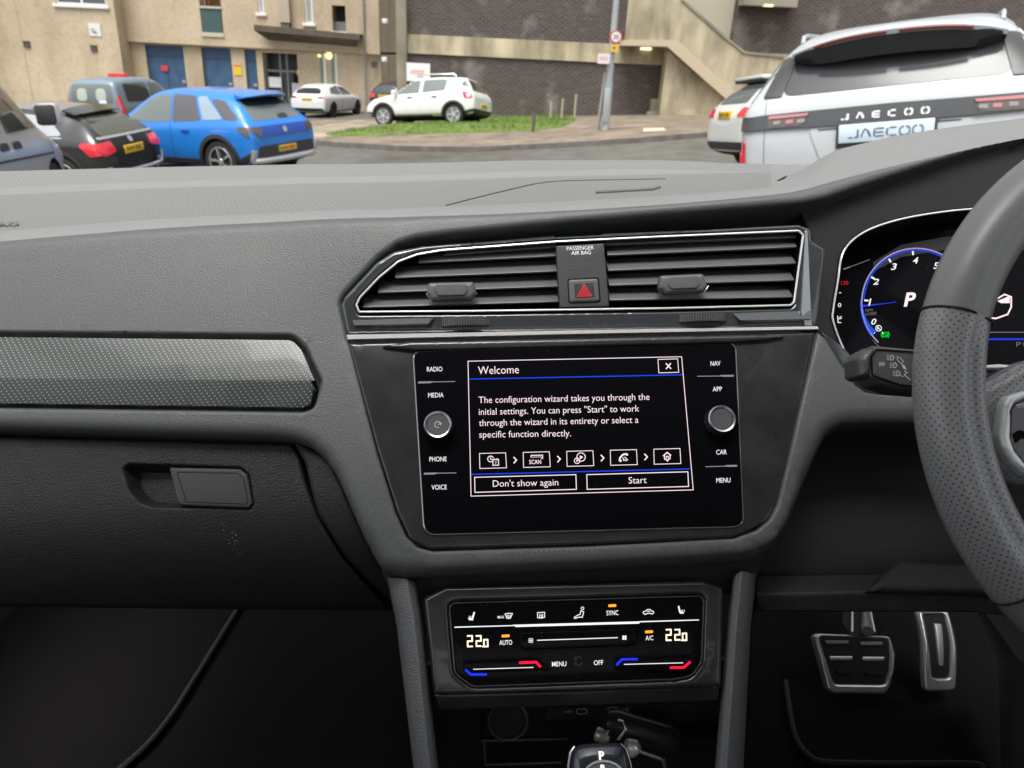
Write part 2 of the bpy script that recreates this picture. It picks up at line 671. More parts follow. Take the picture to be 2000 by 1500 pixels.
# ------------------------------------------------------------------ where the parked cars stand: x, y, z (z from the lens), heading, nose up, roll
P_SUV = (3.387, 6.983, -1.311, 26.7, -0.6, -8.9)
P_AUD = (5.32, 13.15, -1.54, 83.0, 1.0, -5.2)
P_BLU = (-6.494, 15.978, -2.505, -66.8, -2.6, -1.5)
P_BLK = (-8.6, 13.9, -2.53, -80.0, -0.5, -2.4)
P_VAN = (-6.09, 7.81, -2.10, -16.0, -3.5, -3.6)
P_TAX = (-13.0, 27.0, -3.12, 6.0, 0.0, -2.1)
P_FOC = (-9.404, 39.0, -3.17, 12.7, -0.4, -1.7)
P_DRK = (-5.9, 40.5, -3.0, 24.0, 0, -1)
P_WES = (-7.3, 50.0, -3.2, 30.0, 0, 0)
P_DAC = (-3.272, 27.6, -2.47, -71.1, -4.9, 7.8)
POSES = [P_SUV, P_AUD, P_BLU, P_BLK, P_VAN, P_TAX, P_FOC, P_DRK, P_WES, P_DAC]


def R3(yaw, pitch, roll):
    return rot('Z', -yaw) @ rot('X', pitch) @ rot('Y', roll)


def car_matrix(pose):
    M = Matrix(R3(*pose[3:]).tolist()).to_4x4()
    M.translation = Vector((pose[0], pose[1], pose[2] + CAM[2]))
    return M


m_silv = mat('silver_trim', (0.6, 0.61, 0.62), 0.3, metal=0.7)
# ================================================================== STREET
def gz(pts):
    """pixel + distance ahead -> level world point"""
    return [(ray_w((u, v))[0] / ray_w((u, v))[0][1] * Y + CAM) for u, v, Y in pts]


# terrain heights: the car park and the road fall to the left, away from the car
GP = [(0, 0, -1.27), (-1.5, -4, -1.27), (1.5, -4, -1.22), (0, 4, -1.35), (-3, 4, -1.55), (3, 3, -1.05)]
def contact(pose, dx=.8, dy=1.3):
    R_ = R3(*pose[3:])
    for sx_ in (-1, 1):
        for sy_ in (-1, 1):
            p = R_ @ arr([sx_ * dx, sy_ * dy, 0]) + arr(pose[:3]); GP.append(tuple(p))
for ps in POSES: contact(ps)
GP += [(-.4, 20, -2.24), (-4.0, 19.5, -2.36), (4.6, 19.0, -1.66), (2.2, 22, -1.92), (-1.2, 31.5, -2.46), (5.3, 31.5, -2.04), (9, 31, -1.8), (-20, 41, -3.2), (-8, 42, -3.1), (-25, 25, -3.6), (14, 20, -.9), (14, 8, -.2), (-14, 6, -2.7), (0, 12, -1.85), (20, 40, -1.4), (-4, 60, -3.3), (-30, 70, -4), (30, 70, -2), (-40, 0, -4), (40, 0, 2), (0, -40, 0)]
GPa = arr(GP)
_d = np.linalg.norm(GPa[:, None, :2] - GPa[None, :, :2], axis=2)
_A = _d + np.eye(len(GPa)) * -0.6
_B = np.hstack([np.ones((len(GPa), 1)), GPa[:, :2]])
_M = np.block([[_A, _B], [_B.T, np.zeros((3, 3))]])
_c = np.linalg.solve(_M, np.concatenate([GPa[:, 2], np.zeros(3)]))


def ground(x, y):
    x = np.atleast_1d(arr(x)); y = np.atleast_1d(arr(y))
    d = np.hypot(x[:, None] - GPa[None, :, 0], y[:, None] - GPa[None, :, 1])
    r = np.hypot(x, y - 20)
    z = d @ _c[:-3] + _c[-3] + _c[-2] * x + _c[-1] * y
    far_ = -3.0 + 0 * x
    k = sstep(r, 60, 110)
    return z * (1 - k) + far_ * k + CAM[2]


def on_ground(u, v, y0=6.0, y1=70.0):
    d = ray_w((u, v))[0]; d = d / d[1]
    ys = np.arange(y0, y1, .05); P_ = d[None] * ys[:, None] + CAM
    k = np.where(P_[:, 2] <= ground(P_[:, 0], P_[:, 1]))[0]
    i = k[0] if len(k) else len(ys) - 1
    p = P_[i].copy(); p[2] = ground(p[0], p[1])[0]
    return p


def grid_lines(a, b, near, step0, grow):
    L = [0.0]
    while L[-1] < b - near: L.append(L[-1] + max(step0, grow * max(0, L[-1] - 35)))
    R_ = [0.0]
    while R_[-1] < near - a: R_.append(R_[-1] + max(step0, grow * max(0, R_[-1] - 25)))
    return near + np.array(sorted([-q for q in R_[1:]] + L))


m_asph = bump(vary(mat('asphalt', (0.135, 0.128, 0.112), 0.85, spec=.3), 2.2, .22, 8), 'noise', 90, .5, .01)
m_pave = bump(vary(mat('paving', (0.235, 0.19, 0.145), 0.85, spec=.3), 1.1, .3, 8), 'noise', 30, .4, .008)
stain(m_asph, .35, .35); stain(m_asph, 5, .3, lo=.55, hi=.75)
stain(m_pave, 2.6, .35, lo=.5)
m_kerb = vary(mat('kerb_stone', (0.17, 0.155, 0.14), 0.85), 4, .3)
m_dirt = vary(mat('worn_ground', (0.33, 0.28, 0.21), 0.9, spec=.2), .9, .4, 9)
m_grassb = vary(mat('turf', (0.15, 0.215, 0.05), 0.9, spec=.2), 3, .4)
m_blade = vary(mat('grass_blade', (0.165, 0.235, 0.06), 0.7, spec=.3), 2.5, .35, lo=.3, hi=.7)


def sheet(name, material, xs, ys, lift=0.0, keep=None):
    Xg, Yg = np.meshgrid(xs, ys); Z = ground(Xg.ravel(), Yg.ravel()) + lift
    V_ = np.stack([Xg.ravel(), Yg.ravel(), Z], 1); nx, ny = len(xs), len(ys)
    m = MB(); m.add(V_, [(j * nx + i, j * nx + i + 1, (j + 1) * nx + i + 1, (j + 1) * nx + i) for j in range(ny - 1) for i in range(nx - 1)])
    return m.build(name, material, angle=180)


road = struct(sheet('road', m_asph, grid_lines(-260, 260, 0, 1.0, .12), grid_lines(-60, 320, 15, 1.0, .12)))


def ground_poly(name, poly_w, material, lift, grid=.6, step=.4, skirt=.3):
    loop = resample(ccw(poly_w), step); mn, mx = loop.min(0), loop.max(0)
    G = np.stack(np.meshgrid(np.arange(mn[0], mx[0], grid), np.arange(mn[1], mx[1], grid)), -1).reshape(-1, 2)
    G = G[inside(loop, G)]; G = G[dist(loop, G) > grid * .3]
    vs, fs = cdt([loop], G)
    z = ground(vs[:, 0], vs[:, 1]); li = lift(vs) if callable(lift) else np.full(len(vs), lift)
    V_ = np.column_stack([vs, z + li]); nv = len(vs); Fs = [tuple(f) for f in fs]
    cnt = {}
    for f in Fs:
        for i in range(3):
            a, b = f[i], f[(i + 1) % 3]; k = (min(a, b), max(a, b)); cnt[k] = None if k in cnt else (a, b)
    B = [v for v in cnt.values() if v]; ids = sorted({i for q in B for i in q}); mp = {i: nv + j for j, i in enumerate(ids)}
    m = MB(); m.add(np.vstack([V_, V_[ids] - arr([0, 0, skirt])]), Fs + [(b, a, mp[a], mp[b]) for a, b in B])
    return m.build(name, material, angle=50)


kerb_px = [(560, 268), (600, 280), (640, 286), (700, 290), (780, 295), (850, 297), (930, 297), (1000, 294), (1100, 289), (1200, 283), (1300, 275), (1400, 267), (1480, 258)]
kerb_w = arr([on_ground(*q)[:2] for q in kerb_px])
kerb_s = crom(kerb_w, 6)
right = kerb_s[-1] + (kerb_s[-1] - kerb_s[-8]) / np.linalg.norm(kerb_s[-1] - kerb_s[-8]) * 30
pav_poly = np.vstack([kerb_s, [right, (right[0], 33.2), (-5.2, 33.2), (-9.5, 33.0)]])
struct(ground_poly('pavement', pav_poly, m_pave, .11))
inner = kerb_s + arr([0, .16])
struct(ground_poly('kerb', np.vstack([kerb_s - arr([0, .004]), [right, right + arr([0, .16])], inner[::-1]]), m_kerb, .125, grid=.15, step=.3))
# bare worn ground where cars leave the road
dp_ = [on_ground(*q)[:2] for q in [(600, 262), (640, 250), (700, 240), (760, 246), (700, 262), (640, 276), (612, 282), (590, 276)]]
struct(ground_poly('worn_verge', dp_, m_dirt, .118, grid=.4))
# turf wedge and its grass
tp = arr([on_ground(*q)[:2] for q in [(640, 268), (700, 259), (770, 250), (850, 243), (920, 236), (1000, 231), (1060, 228), (1105, 230), (1122, 240), (1105, 253), (1060, 262), (1000, 265), (900, 268), (800, 271), (700, 274), (650, 274)]])
tp = crom(tp, 4, True)
th = lambda P_: .118 + .02 * sstep(dist(tp, P_), 0, .8)
struct(ground_poly('turf', tp, m_grassb, th, grid=.35))
rg_ = np.random.default_rng(5)
q = rg_.uniform(tp.min(0) - .1, tp.max(0) + .1, (60000, 2)); q = q[inside(tp, q)][:14000]
z = ground(q[:, 0], q[:, 1]) + th(q) - .01
hh = rg_.uniform(.02, .075, len(q)) * (1 + 1.0 * (np.sin(q[:, 0] * 1.7) * np.sin(q[:, 1] * 2.3) > .35)); an = rg_.uniform(0, 6.28, len(q)); ln = rg_.uniform(-.06, .06, (len(q), 2))
Vg = np.stack([np.column_stack([q[:, 0] - .012 * np.cos(an), q[:, 1] - .012 * np.sin(an), z]), np.column_stack([q[:, 0] + .012 * np.cos(an), q[:, 1] + .012 * np.sin(an), z]), np.column_stack([q + ln, z + hh])], 1).reshape(-1, 3)
m = MB(); m.v = [tuple(v) for v in Vg]; m.f = [(3 * i, 3 * i + 1, 3 * i + 2) for i in range(len(q))]; m.mi = [0] * len(q)
gr = m.build('grass', m_blade, angle=180, recalc=False)
tag(gr, 'rough green grass on the sloping bank under the white high-riding hatchback', 'grass', kind='stuff')
# pale cover set into the pavement
cv = [on_ground(*p)[:2] for p in [(1255, 259), (1295, 258), (1300, 264), (1256, 266)]]
tag(ground_poly('access_cover', cv, mat('pale_concrete', (0.5, 0.46, 0.36), .8), .118, grid=.2), 'pale rectangular access cover set in the pavement near the kerb', 'cover')

# ------------------------------------------------------------------ building materials
m_harl = bump(vary(vary(mat('harled_wall', (0.60, 0.49, 0.355), 0.92, spec=.15), .35, .18, 8), .35, .16, 10), 'noise', 14, .35, .03)
stain(m_harl, .8, .16, (1, 1, .25), .5, .68); stain(m_harl, 6, .12)
m_harl2 = bump(vary(mat('harled_panel', (0.45, 0.385, 0.32), 0.92, spec=.15), .5, .16, 9), 'noise', 14, .3, .03)
m_conc = bump(vary(mat('weathered_concrete', (0.52, 0.45, 0.32), 0.9, spec=.2), 1.1, .5, 10, lo=.3, hi=.72, stretch=(1, 1, .45)), 'noise', 8, .3, .03)
stain(m_conc, 3.2, .2, (1, 1, .22), .48, .7); stain(m_conc, .6, .3)
m_conc2 = bump(vary(mat('grey_concrete', (0.30, 0.27, 0.21), 0.9, spec=.2), .8, .3, 9), 'noise', 8, .25, .03)
m_bdoor = vary(mat('blue_door', (0.055, 0.12, 0.23), 0.5), 2, .15)
stain(m_bdoor, 3, .25, (1, 1, .3))
m_bdoor2 = mat('blue_door_dark', (0.04, 0.085, 0.165), 0.5)
m_wht = mat('white_frame', (0.78, 0.78, 0.74), 0.5)
m_win = mat('window_pane', (0.10, 0.12, 0.125), 0.08, spec=.8)
m_brown = vary(mat('brown_fascia', (0.115, 0.085, 0.065), 0.7), 2, .2)
m_hall = mat('dark_hall', (0.05, 0.055, 0.055), 0.4)

m_brick = mat('dark_brick', (0.1, 0.08, 0.075), 0.85, spec=.25)
N, L = nodes(m_brick); b = N['Principled BSDF']
tc = N.new('ShaderNodeTexCoord'); sp_ = N.new('ShaderNodeSeparateXYZ'); cb_ = N.new('ShaderNodeCombineXYZ')
L.new(tc.outputs['Object'], sp_.inputs[0]); L.new(sp_.outputs[0], cb_.inputs[0]); L.new(sp_.outputs[2], cb_.inputs[1])
bk = N.new('ShaderNodeTexBrick'); bk.inputs['Scale'].default_value = 1; bk.inputs['Brick Width'].default_value = .24; bk.inputs['Row Height'].default_value = .085; bk.inputs['Mortar Size'].default_value = .011
bk.inputs['Color1'].default_value = (.06, .046, .046, 1); bk.inputs['Color2'].default_value = (.105, .08, .074, 1); bk.inputs['Mortar'].default_value = (.17, .155, .14, 1); bk.inputs['Bias'].default_value = -.2
L.new(cb_.outputs[0], bk.inputs['Vector'])
ns = N.new('ShaderNodeTexNoise'); ns.inputs['Scale'].default_value = .9; ns.inputs['Detail'].default_value = 9
L.new(tc.outputs['Object'], ns.inputs['Vector'])
rp = N.new('ShaderNodeValToRGB'); rp.color_ramp.elements[0].position = .56; rp.color_ramp.elements[0].color = (0, 0, 0, 1); rp.color_ramp.elements[1].position = .75; rp.color_ramp.elements[1].color = (.55, .55, .55, 1)
L.new(ns.outputs['Fac'], rp.inputs[0])
mx = N.new('ShaderNodeMix'); mx.data_type = 'RGBA'; mx.inputs[7].default_value = (.34, .32, .30, 1)
L.new(rp.outputs[0], mx.inputs[0]); L.new(bk.outputs['Color'], mx.inputs[6]); L.new(mx.outputs[2], b.inputs['Base Color'])
bp = N.new('ShaderNodeBump'); bp.inputs['Strength'].default_value = .5; bp.inputs['Distance'].default_value = .01; bp.invert = True
L.new(bk.outputs['Fac'], bp.inputs['Height']); L.new(bp.outputs[0], b.inputs['Normal'])


def fx(u, v, Y):
    """facade point: pixel on the vertical plane Y metres ahead -> (x, z)"""
    d = ray_w((u, v))[0]; d = d / d[1] * Y
    return d[0], d[2] + CAM[2]


def face(poly, Y, depth, holes=()):
    """vertical slab with its front at Y, outline given as (x, z)"""
    P_ = ccw(poly); vs, fs = cdt([P_] + [ccw(h) for h in holes], np.zeros((0, 2)))
    nv = len(vs); Fs = [tuple(f[::-1]) for f in fs]; cnt = {}
    for f in fs:
        for i in range(3):
            a, b = f[i], f[(i + 1) % 3]; k = (min(a, b), max(a, b)); cnt[k] = None if k in cnt else (a, b)
    B = [v for v in cnt.values() if v]
    V_ = [(x, Y, z) for x, z in vs] + [(x, Y + depth, z) for x, z in vs]
    Fs += [tuple(int(i) + nv for i in f) for f in fs]
    Fs += [(int(a), int(b), int(b) + nv, int(a) + nv) for a, b in B]
    return V_, Fs


def fbox(m, x0, x1, z0, z1, y0, y1): m.box((x0, y0, z0), (x1, y1, z1)); return m


def px_rect(u0, v0, u1, v1, Y):
    x0, z1 = fx(u0, v0, Y); x1, z0 = fx(u1, v1, Y); return x0, x1, z0, z1


# ------------------------------------------------------------------ the block of flats
YF = 42.0
flats = thing('apartment_building', 'tan harled block of flats with blue store doors and a brown entrance canopy', 'building', (-14, YF, -3.3 + CAM[2]))
ztop, zbot = 14.0, -4.6 + CAM[2]
lx0, lz = fx(255, 81, YF); lx1, lz1 = fx(505, 97, YF); zl = lz
xr = fx(742, 120, YF)[0]; xe = fx(238, 120, YF - .9)[0]
dr = [(277, 352, 83), (388, 446, 92), (473, 496, 96)]
xs_d = [(fx(a, c, YF)[0], fx(b, c, YF)[0]) for a, b, c in dr]
ex0, ex1 = fx(510, 120, YF)[0], fx(578, 120, YF)[0]
zdoor = fx(300, 88, YF)[1]
# upper storeys stand 0.25 m proud of the ground floor; window openings are real holes
wins = [(498, -60, 516, 26), (590, -60, 612, 46), (648, 10, 676, 62), (383, -50, 437, 66)]
hol = []
for (a, b_, c_, d_) in wins:
    x0, x1, z0, z1 = px_rect(a, b_, c_, d_, YF); hol.append([(x0, z0), (x1, z0), (x1, z1), (x0, z1)])
mb = MB(); mb.add(*face([(xe - .5, zl), (xr, zl - .05), (xr, ztop), (xe - .5, ztop)], YF, 8, hol)); mb.build('upper_wall', m_harl, flats, angle=30)
mb = MB()
segs = [(xe - .5, xs_d[0][0]), (xs_d[0][1], xs_d[1][0]), (xs_d[1][1], xs_d[2][0]), (xs_d[2][1], ex0), (ex1, xr)]
for a, b_ in segs: fbox(mb, a, b_, zbot, zl + .05, YF + .25, YF + 7.9)
for a, b_ in xs_d: fbox(mb, a, b_, zdoor, zl + .05, YF + .25, YF + 7.9)
fbox(mb, ex0, ex1, zdoor - .1, zl + .05, YF + .25, YF + 7.9)
gfw = mb.build('ground_floor_wall', m_harl, flats, angle=30)
# projecting end block on the left
Yb = YF - .9
wx0, wx1, wz0, wz1 = px_rect(92, -90, 208, 12, Yb)
mb = MB(); mb.add(*face([(-60, zbot), (xe, zbot), (xe, ztop), (-60, ztop)], Yb, 8, [[(wx0, wz0), (wx1, wz0), (wx1, wz1), (wx0, wz1)]])); mb.build('end_block', m_harl, flats, angle=30)
jx = [fx(28, 0, Yb)[0]]
mb = MB()
for x in jx: fbox(mb, x - .02, x + .02, zbot, ztop, Yb - .008, Yb + .02)
mb.build('movement_joint', mat('joint_sealant', (0.42, 0.32, 0.22), .9), flats)


def window(x0, x1, z0, z1, Y, parent, cols=1, sill=True, paneM=None):
    f = MB(); t = .09
    fbox(f, x0, x0 + t, z0, z1, Y + .10, Y + .18); fbox(f, x1 - t, x1, z0, z1, Y + .10, Y + .18); fbox(f, x0 + t, x1 - t, z0, z0 + t, Y + .10, Y + .18); fbox(f, x0 + t, x1 - t, z1 - t, z1, Y + .10, Y + .18)
    for i in range(1, cols):
        xm = x0 + (x1 - x0) * i / cols; fbox(f, xm - t / 2, xm + t / 2, z0 + t, z1 - t, Y + .10, Y + .18)
    w_ = f.build('window', m_wht, parent)
    p = MB(); fbox(p, x0 + t * .5, x1 - t * .5, z0 + t * .5, z1 - t * .5, Y + .15, Y + .16); p.build('pane', paneM or m_win, w_)
    if sill:
        s_ = MB(); fbox(s_, x0 - .12, x1 + .12, z0 - .14, z0, Y - .10, Y + .10); s_.build('sill', m_wht, w_, bevel=.015)
    return w_


window(wx0, wx1, wz0, wz1, Yb, flats, 2)
m_curt = mat('net_curtain_pane', (0.34, 0.38, 0.36), .25)
for i, (a, b_, c_, d_) in enumerate(wins[:2]):
    x0, x1, z0, z1 = px_rect(a, b_, c_, d_, YF); window(x0, x1, z0, z1, YF, flats, 1, True, m_curt)
x0, x1, z0, z1 = px_rect(*wins[2], YF)
mb = MB(); fbox(mb, x0, x1, z0, z1, YF + 1.0, YF + 1.05); mb.build('loggia_back', mat('loggia_brown', (0.06, 0.04, 0.035), .6), flats)
mb = MB(); fbox(mb, x0 - .05, x1 + .05, z0 - .16, z0, YF - .06, YF + .2); mb.build('loggia_sill', m_wht, flats)
mb = MB(); fbox(mb, x0, x1, z0, z0 + .45, YF + .3, YF + .33); mb.build('loggia_panel', mat('loggia_grey', (0.2, 0.2, 0.19), .4), flats)
# balcony with glass front and washing
x0, x1, z0, z1 = px_rect(383, -50, 437, 66, YF)
mb = MB(); fbox(mb, x0, x1, z0, z1, YF + 1.3, YF + 1.35); mb.build('balcony_back', mat('balcony_ochre', (0.36, 0.29, 0.13), .8), flats)
mb = MB(); fbox(mb, x0 + .03, x1 - .05, z0 + .03, z0 + 1.12, YF - .02, YF + .02); bg_ = mb.build('balcony_glass', mat('balcony_glass', (0.07, 0.125, 0.125), .1, spec=.8), flats)
mb = MB(); fbox(mb, x0 - .03, x1 + .02, z0 + 1.12, z0 + 1.22, YF - .07, YF + .05); mb.build('balcony_rail', mat('rail_pale', (0.55, 0.5, 0.38), .7), flats)
mb = MB(); fbox(mb, x0 - .03, x1 + .02, z0 - .16, z0 + .03, YF - .06, YF + .3); mb.build('balcony_sill', mat('rail_pale', (0.55, 0.5, 0.38), .7), flats)
for (a, b_, c_, m_) in ((372, 383, 10, 'cloth_maroon'), (388, 404, 30, 'cloth_white'), (404, 411, 20, 'cloth_red')):
    xa, za = fx(a, -8, YF + .6); xb, zb_ = fx(b_, c_, YF + .6); mb = MB()
    mb.loft([[(xa + (xb - xa) * t, YF + .6 + .05 * math.sin(9 * t + j), za + (zb_ - za) * j / 3) for t in np.linspace(0, 1, 8)] for j in range(4)], closed=False)
    cl = mb.build('hanging_laundry', mat(m_, {'cloth_maroon': (.16, .05, .06), 'cloth_white': (.7, .7, .72), 'cloth_red': (.6, .12, .15)}[m_], .9), angle=180)
    tag(cl, {'cloth_maroon': 'dark maroon cloth hanging at the balcony', 'cloth_white': 'white cloth hanging over the glass balcony front', 'cloth_red': 'narrow red cloth hanging beside the white one on the balcony'}[m_], 'laundry', 'laundry on the balcony')
# boxed bay between the windows, drain pipe, canopy
x0, x1, z0, z1 = px_rect(537, -80, 566, 44, YF - .35)
mb = MB(); fbox(mb, x0, x1, z0, ztop, YF - .35, YF + .05); mb.build('wall_bay', m_harl2, flats)
mb = MB(); fbox(mb, x0 + .05, x1 - .05, z0 - .35, z0 - .003, YF - .30, YF + .02); mb.build('bay_vent', mat('vent_green', (0.13, 0.13, 0.11), .8), flats)
cx0, cz = fx(497, 58, YF - .9); cx1, cz1 = fx(703, 76, YF - .9)
mb = MB(); zc_ = fx(600, 66, YF - .9)[1]
V_ = [(cx0, YF - .95, zc_ + .30), (cx1, YF - .95, zc_ + .10), (cx1, YF + .2, zc_ + .10), (cx0, YF + .2, zc_ + .30), (cx0, YF - .95, zc_ + .02), (cx1, YF - .95, zc_ - .16), (cx1 - .5, YF + .2, zc_ - .55), (cx0 + .5, YF + .2, zc_ - .45)]
mb.add(V_, [(0, 1, 2, 3), (0, 4, 5, 1), (1, 5, 6, 2), (3, 2, 6, 7), (0, 3, 7, 4), (4, 7, 6, 5)])
mb.build('canopy', m_brown, flats)
mb = MB(); xd = fx(712, 100, YF)[0]; mb.tube([(xd, YF - .08, zbot), (xd, YF - .08, ztop)], .06, 8); mb.build('drain_pipe', mat('pipe_grey', (0.33, 0.31, 0.28), .6), flats)
# blue store doors
for (a, b_), two in zip(xs_d, (1, 0, 0)):
    m = MB(); fbox(m, a, b_, zbot, zdoor, YF + .42, YF + .5); d_ = m.build('store_door', m_bdoor, flats)
    m = MB(); fbox(m, a, b_, zdoor - .52, zdoor - .004, YF + .38, YF + .415); m.build('door_head', m_bdoor2, d_)
    if two:
        m = MB(); xm = (a + b_) / 2 - .05; fbox(m, xm - .02, xm + .02, zbot, zdoor - .53, YF + .40, YF + .415); m.build('door_meeting_rail', m_bdoor2, d_)
    m = MB(); fbox(m, b_ - .28, b_ - .12, zdoor - 1.75, zdoor - 1.62, YF + .38, YF + .415); m.build('door_handle', m_silv, d_)
# entrance hall: glazed screen set back, with door
m = MB(); fbox(m, ex0, ex1, zbot, zdoor, YF + 1.2, YF + 1.25); m.build('entrance_back', m_hall, flats)
en = MB()
for t in (0, .42, .62, .97):
    x = ex0 + (ex1 - ex0) * t; fbox(en, x, x + .09, zbot, zdoor - .1, YF + .55, YF + .65)
fbox(en, ex0, ex1, zdoor - 1.0, zdoor - .9, YF + .56, YF + .64); fbox(en, ex0, ex0 + (ex1 - ex0) * .42, zdoor - 1.95, zdoor - 1.87, YF + .56, YF + .64)
ent = en.build('entrance_screen', mat('screen_grey', (0.20, 0.22, 0.21), .5), flats)
m = MB(); x = ex0 + (ex1 - ex0) * .45; fbox(m, x + .09, x + .62, zbot, zdoor - 1.0, YF + .60, YF + .63); m.build('entrance_door', mat('door_charcoal', (0.045, 0.05, 0.05), .3), flats)
m = MB(); fbox(m, ex0 + .15, ex0 + .8, zdoor - 1.75, zdoor - 1.25, YF + .50, YF + .53); m.build('notice_paper', mat('paper_white', (0.75, 0.75, 0.76), .7), flats)
m = MB(); fbox(m, ex1 - .42, ex1 - .02, zdoor - 2.5, zdoor - 1.5, YF + .48, YF + .52); m.build('notice_paper', mat('paper_lilac', (0.5, 0.52, 0.62), .7), flats)
# two narrow green windows right of the entrance
for u in (624, 646):
    x0, x1, z0, z1 = px_rect(u, 104, u + 9, 162, YF + .25)
    m = MB(); fbox(m, x0, x1, z0 - .6, z1, YF + .2, YF + .26); wz_ = m.build('slot_window', mat('slot_green', (0.20, 0.26, 0.20), .3), flats)
    m = MB(); fbox(m, x1 + .02, x1 + .14, z0 - .6, z1, YF + .21, YF + .255); m.build('slot_frame', m_wht, wz_)
# lit lamps, signs, vents on the wall
for (u, v, r, lab) in ((642, 109, .16, 'round lit wall lamp beside the narrow green windows'), (623, 109, .07, 'small round lamp left of the large round wall lamp')):
    x, zz_ = fx(u, v, YF + .1); o = MB()
    o.loft([[(x + rr * math.cos(a), yy, zz_ + rr * math.sin(a)) for a in np.linspace(0, 2 * math.pi, 20, endpoint=False)] for rr, yy in ((r, YF + .24), (r, YF + .12), (r * .8, YF + .06), (r * .3, YF + .03))], cap1=True)
    L_ = o.build('wall_lamp', glow('lamp_glow_yellow', (1.0, .88, .35), 1.3), angle=60); tag(L_, lab, 'lamp', 'lamps on the flats')
x, zz_ = fx(551, 92, YF + .45); o = MB(); o.box((x - .18, YF + .40, zz_ - .06), (x + .18, YF + .54, zz_ + .06)); tag(o.build('entrance_lamp', glow('lamp_glow_yellow', (1.0, .88, .35), 1.3), bevel=.03), 'lit lamp under the soffit of the entrance to the flats', 'lamp', 'lamps on the flats')


def board(name, lab, u0, v0, u1, v1, Y, material, marks=None, group=None, th=.03):
    x0, x1, z0, z1 = px_rect(u0, v0, u1, v1, Y)
    o = MB(); o.box((x0, Y - th, z0), (x1, Y, z1)); ob = o.build(name, material); tag(ob, lab, 'sign', group)
    if marks:
        k = Ink(lambda P_: np.stack([P_[:, 0], np.full(len(P_), Y - th - .004), P_[:, 1]], 1))
        rr = random.Random(u0)
        for (ya, yb_, a, b_, mk) in marks:
            yy = z1 + (z0 - z1) * (ya + yb_) / 2; k.line([(x0 + (x1 - x0) * a, yy), (x0 + (x1 - x0) * b_, yy)], abs(z1 - z0) * (yb_ - ya))
        k.build('sign_marks', marks[0][4], ob)
    return ob


m_ink = mat('sign_ink', (0.08, 0.08, 0.09), .6); m_inkr = mat('sign_ink_red', (0.6, 0.06, 0.08), .6)
m_inkp = mat('sign_ink_pink', (0.75, 0.42, 0.42), .6)
board('wall_sign', 'square white sign with small dark writing on the tan end block', 172, 45, 199, 71, Yb - .01, mat('sign_white', (0.74, 0.75, 0.74), .5), [(.45, .52, .12, .5, m_ink), (.62, .70, .2, .62, m_ink), (.74, .80, .35, .7, m_ink)], 'signs on the flats')
board('door_sign', 'red square sign on the first blue door', 314, 127, 329, 139, YF + .37, m_inkr, None, 'signs on the flats')
board('wall_sign', 'yellow sign with red heading between the two right-hand blue doors', 456, 127, 473, 147, YF + .25, mat('sign_yellow', (0.75, 0.55, 0.03), .5), [(.0, .12, .0, 1, m_inkr)], 'signs on the flats')
board('wall_sign', 'tiny yellow sign left of the first blue door', 267, 132, 271, 138, YF + .25, mat('sign_yellow', (0.75, 0.55, 0.03), .5), None, 'signs on the flats')
board('wall_sign', 'pale yellow notice right of the flats entrance', 580, 136, 587, 147, YF + .25, mat('sign_pale_yellow', (0.62, 0.5, 0.22), .6), None, 'signs on the flats')
for (u, v, lab, Y) in ((53, 87, 'square dark vent beside the joint line on the end block', Yb), (184, 95, 'square dark vent under the white wall sign', Yb), (731, 127, 'small dark vent near the right corner of the flats', YF)):
    x, zz_ = fx(u, v, Y); o = MB(); o.box((x - .15, Y - .06, zz_ - .13), (x + .15, Y + .01, zz_ + .13)); o.box((x - .17, Y - .08, zz_ + .13), (x + .17, Y + .01, zz_ + .16))
    tag(o.build('wall_vent', mat('vent_dark', (0.09, 0.075, 0.06), .8)), lab, 'vent', 'vents on the flats')

# ------------------------------------------------------------------ brick building with the concrete stair
YW = 32.0
bb_ = thing('brick_building', 'dark brick building with pale concrete bands and corner column', 'building', (4, YW, -2.4 + CAM[2]))
bx0 = fx(793, 80, YW)[0]; zb1, zb0 = fx(990, 76, YW)[1], fx(990, 113, YW)[1]
xs0 = fx(1215, 50, YW)[0]; xm_, xq = fx(1300, 110, YW)[0], fx(1445, 60, YW)[0]
z2 = fx(1490, 103, YW)[1]
mb = MB(); fbox(mb, bx0, xm_ + .9, -5, zb0, YW, YW + 6); mb.build('lower_brickwork', m_brick, bb_)
mb = MB(); fbox(mb, bx0, xm_ - 1.0, zb1, 12, YW, YW + 6); mb.build('upper_brickwork', m_brick, bb_)
mb = MB(); fbox(mb, bx0 - .02, xm_ + .02, zb0, zb1, YW - .08, YW + 6.2); mb.build('concrete_band', m_conc, bb_)
mb = MB(); fbox(mb, xq - .05, 24, z2, 12, YW + .6, YW + 6); mb.build('right_brickwork', m_brick, bb_)
mb = MB(); fbox(mb, xm_ - 1.0, xq - .05, -3, 12, YW + 1.2, YW + 6.2); mb.build('stair_back_wall', mat('pale_render', (0.47, 0.43, 0.34), .9), bb_)
mb = MB(); fbox(mb, xq - .05, 26, -4, z2, YW + .4, YW + 6.1); mb.build('base_wall', m_conc2, bb_)
cx0 = fx(774, 100, YW - .3)[0]; cx1 = fx(794, 100, YW - .3)[0]
mb = MB(); fbox(mb, cx0, cx1, -5, 12, YW - .3, YW + .5); mb.build('corner_column', m_conc2, bb_, bevel=.03)
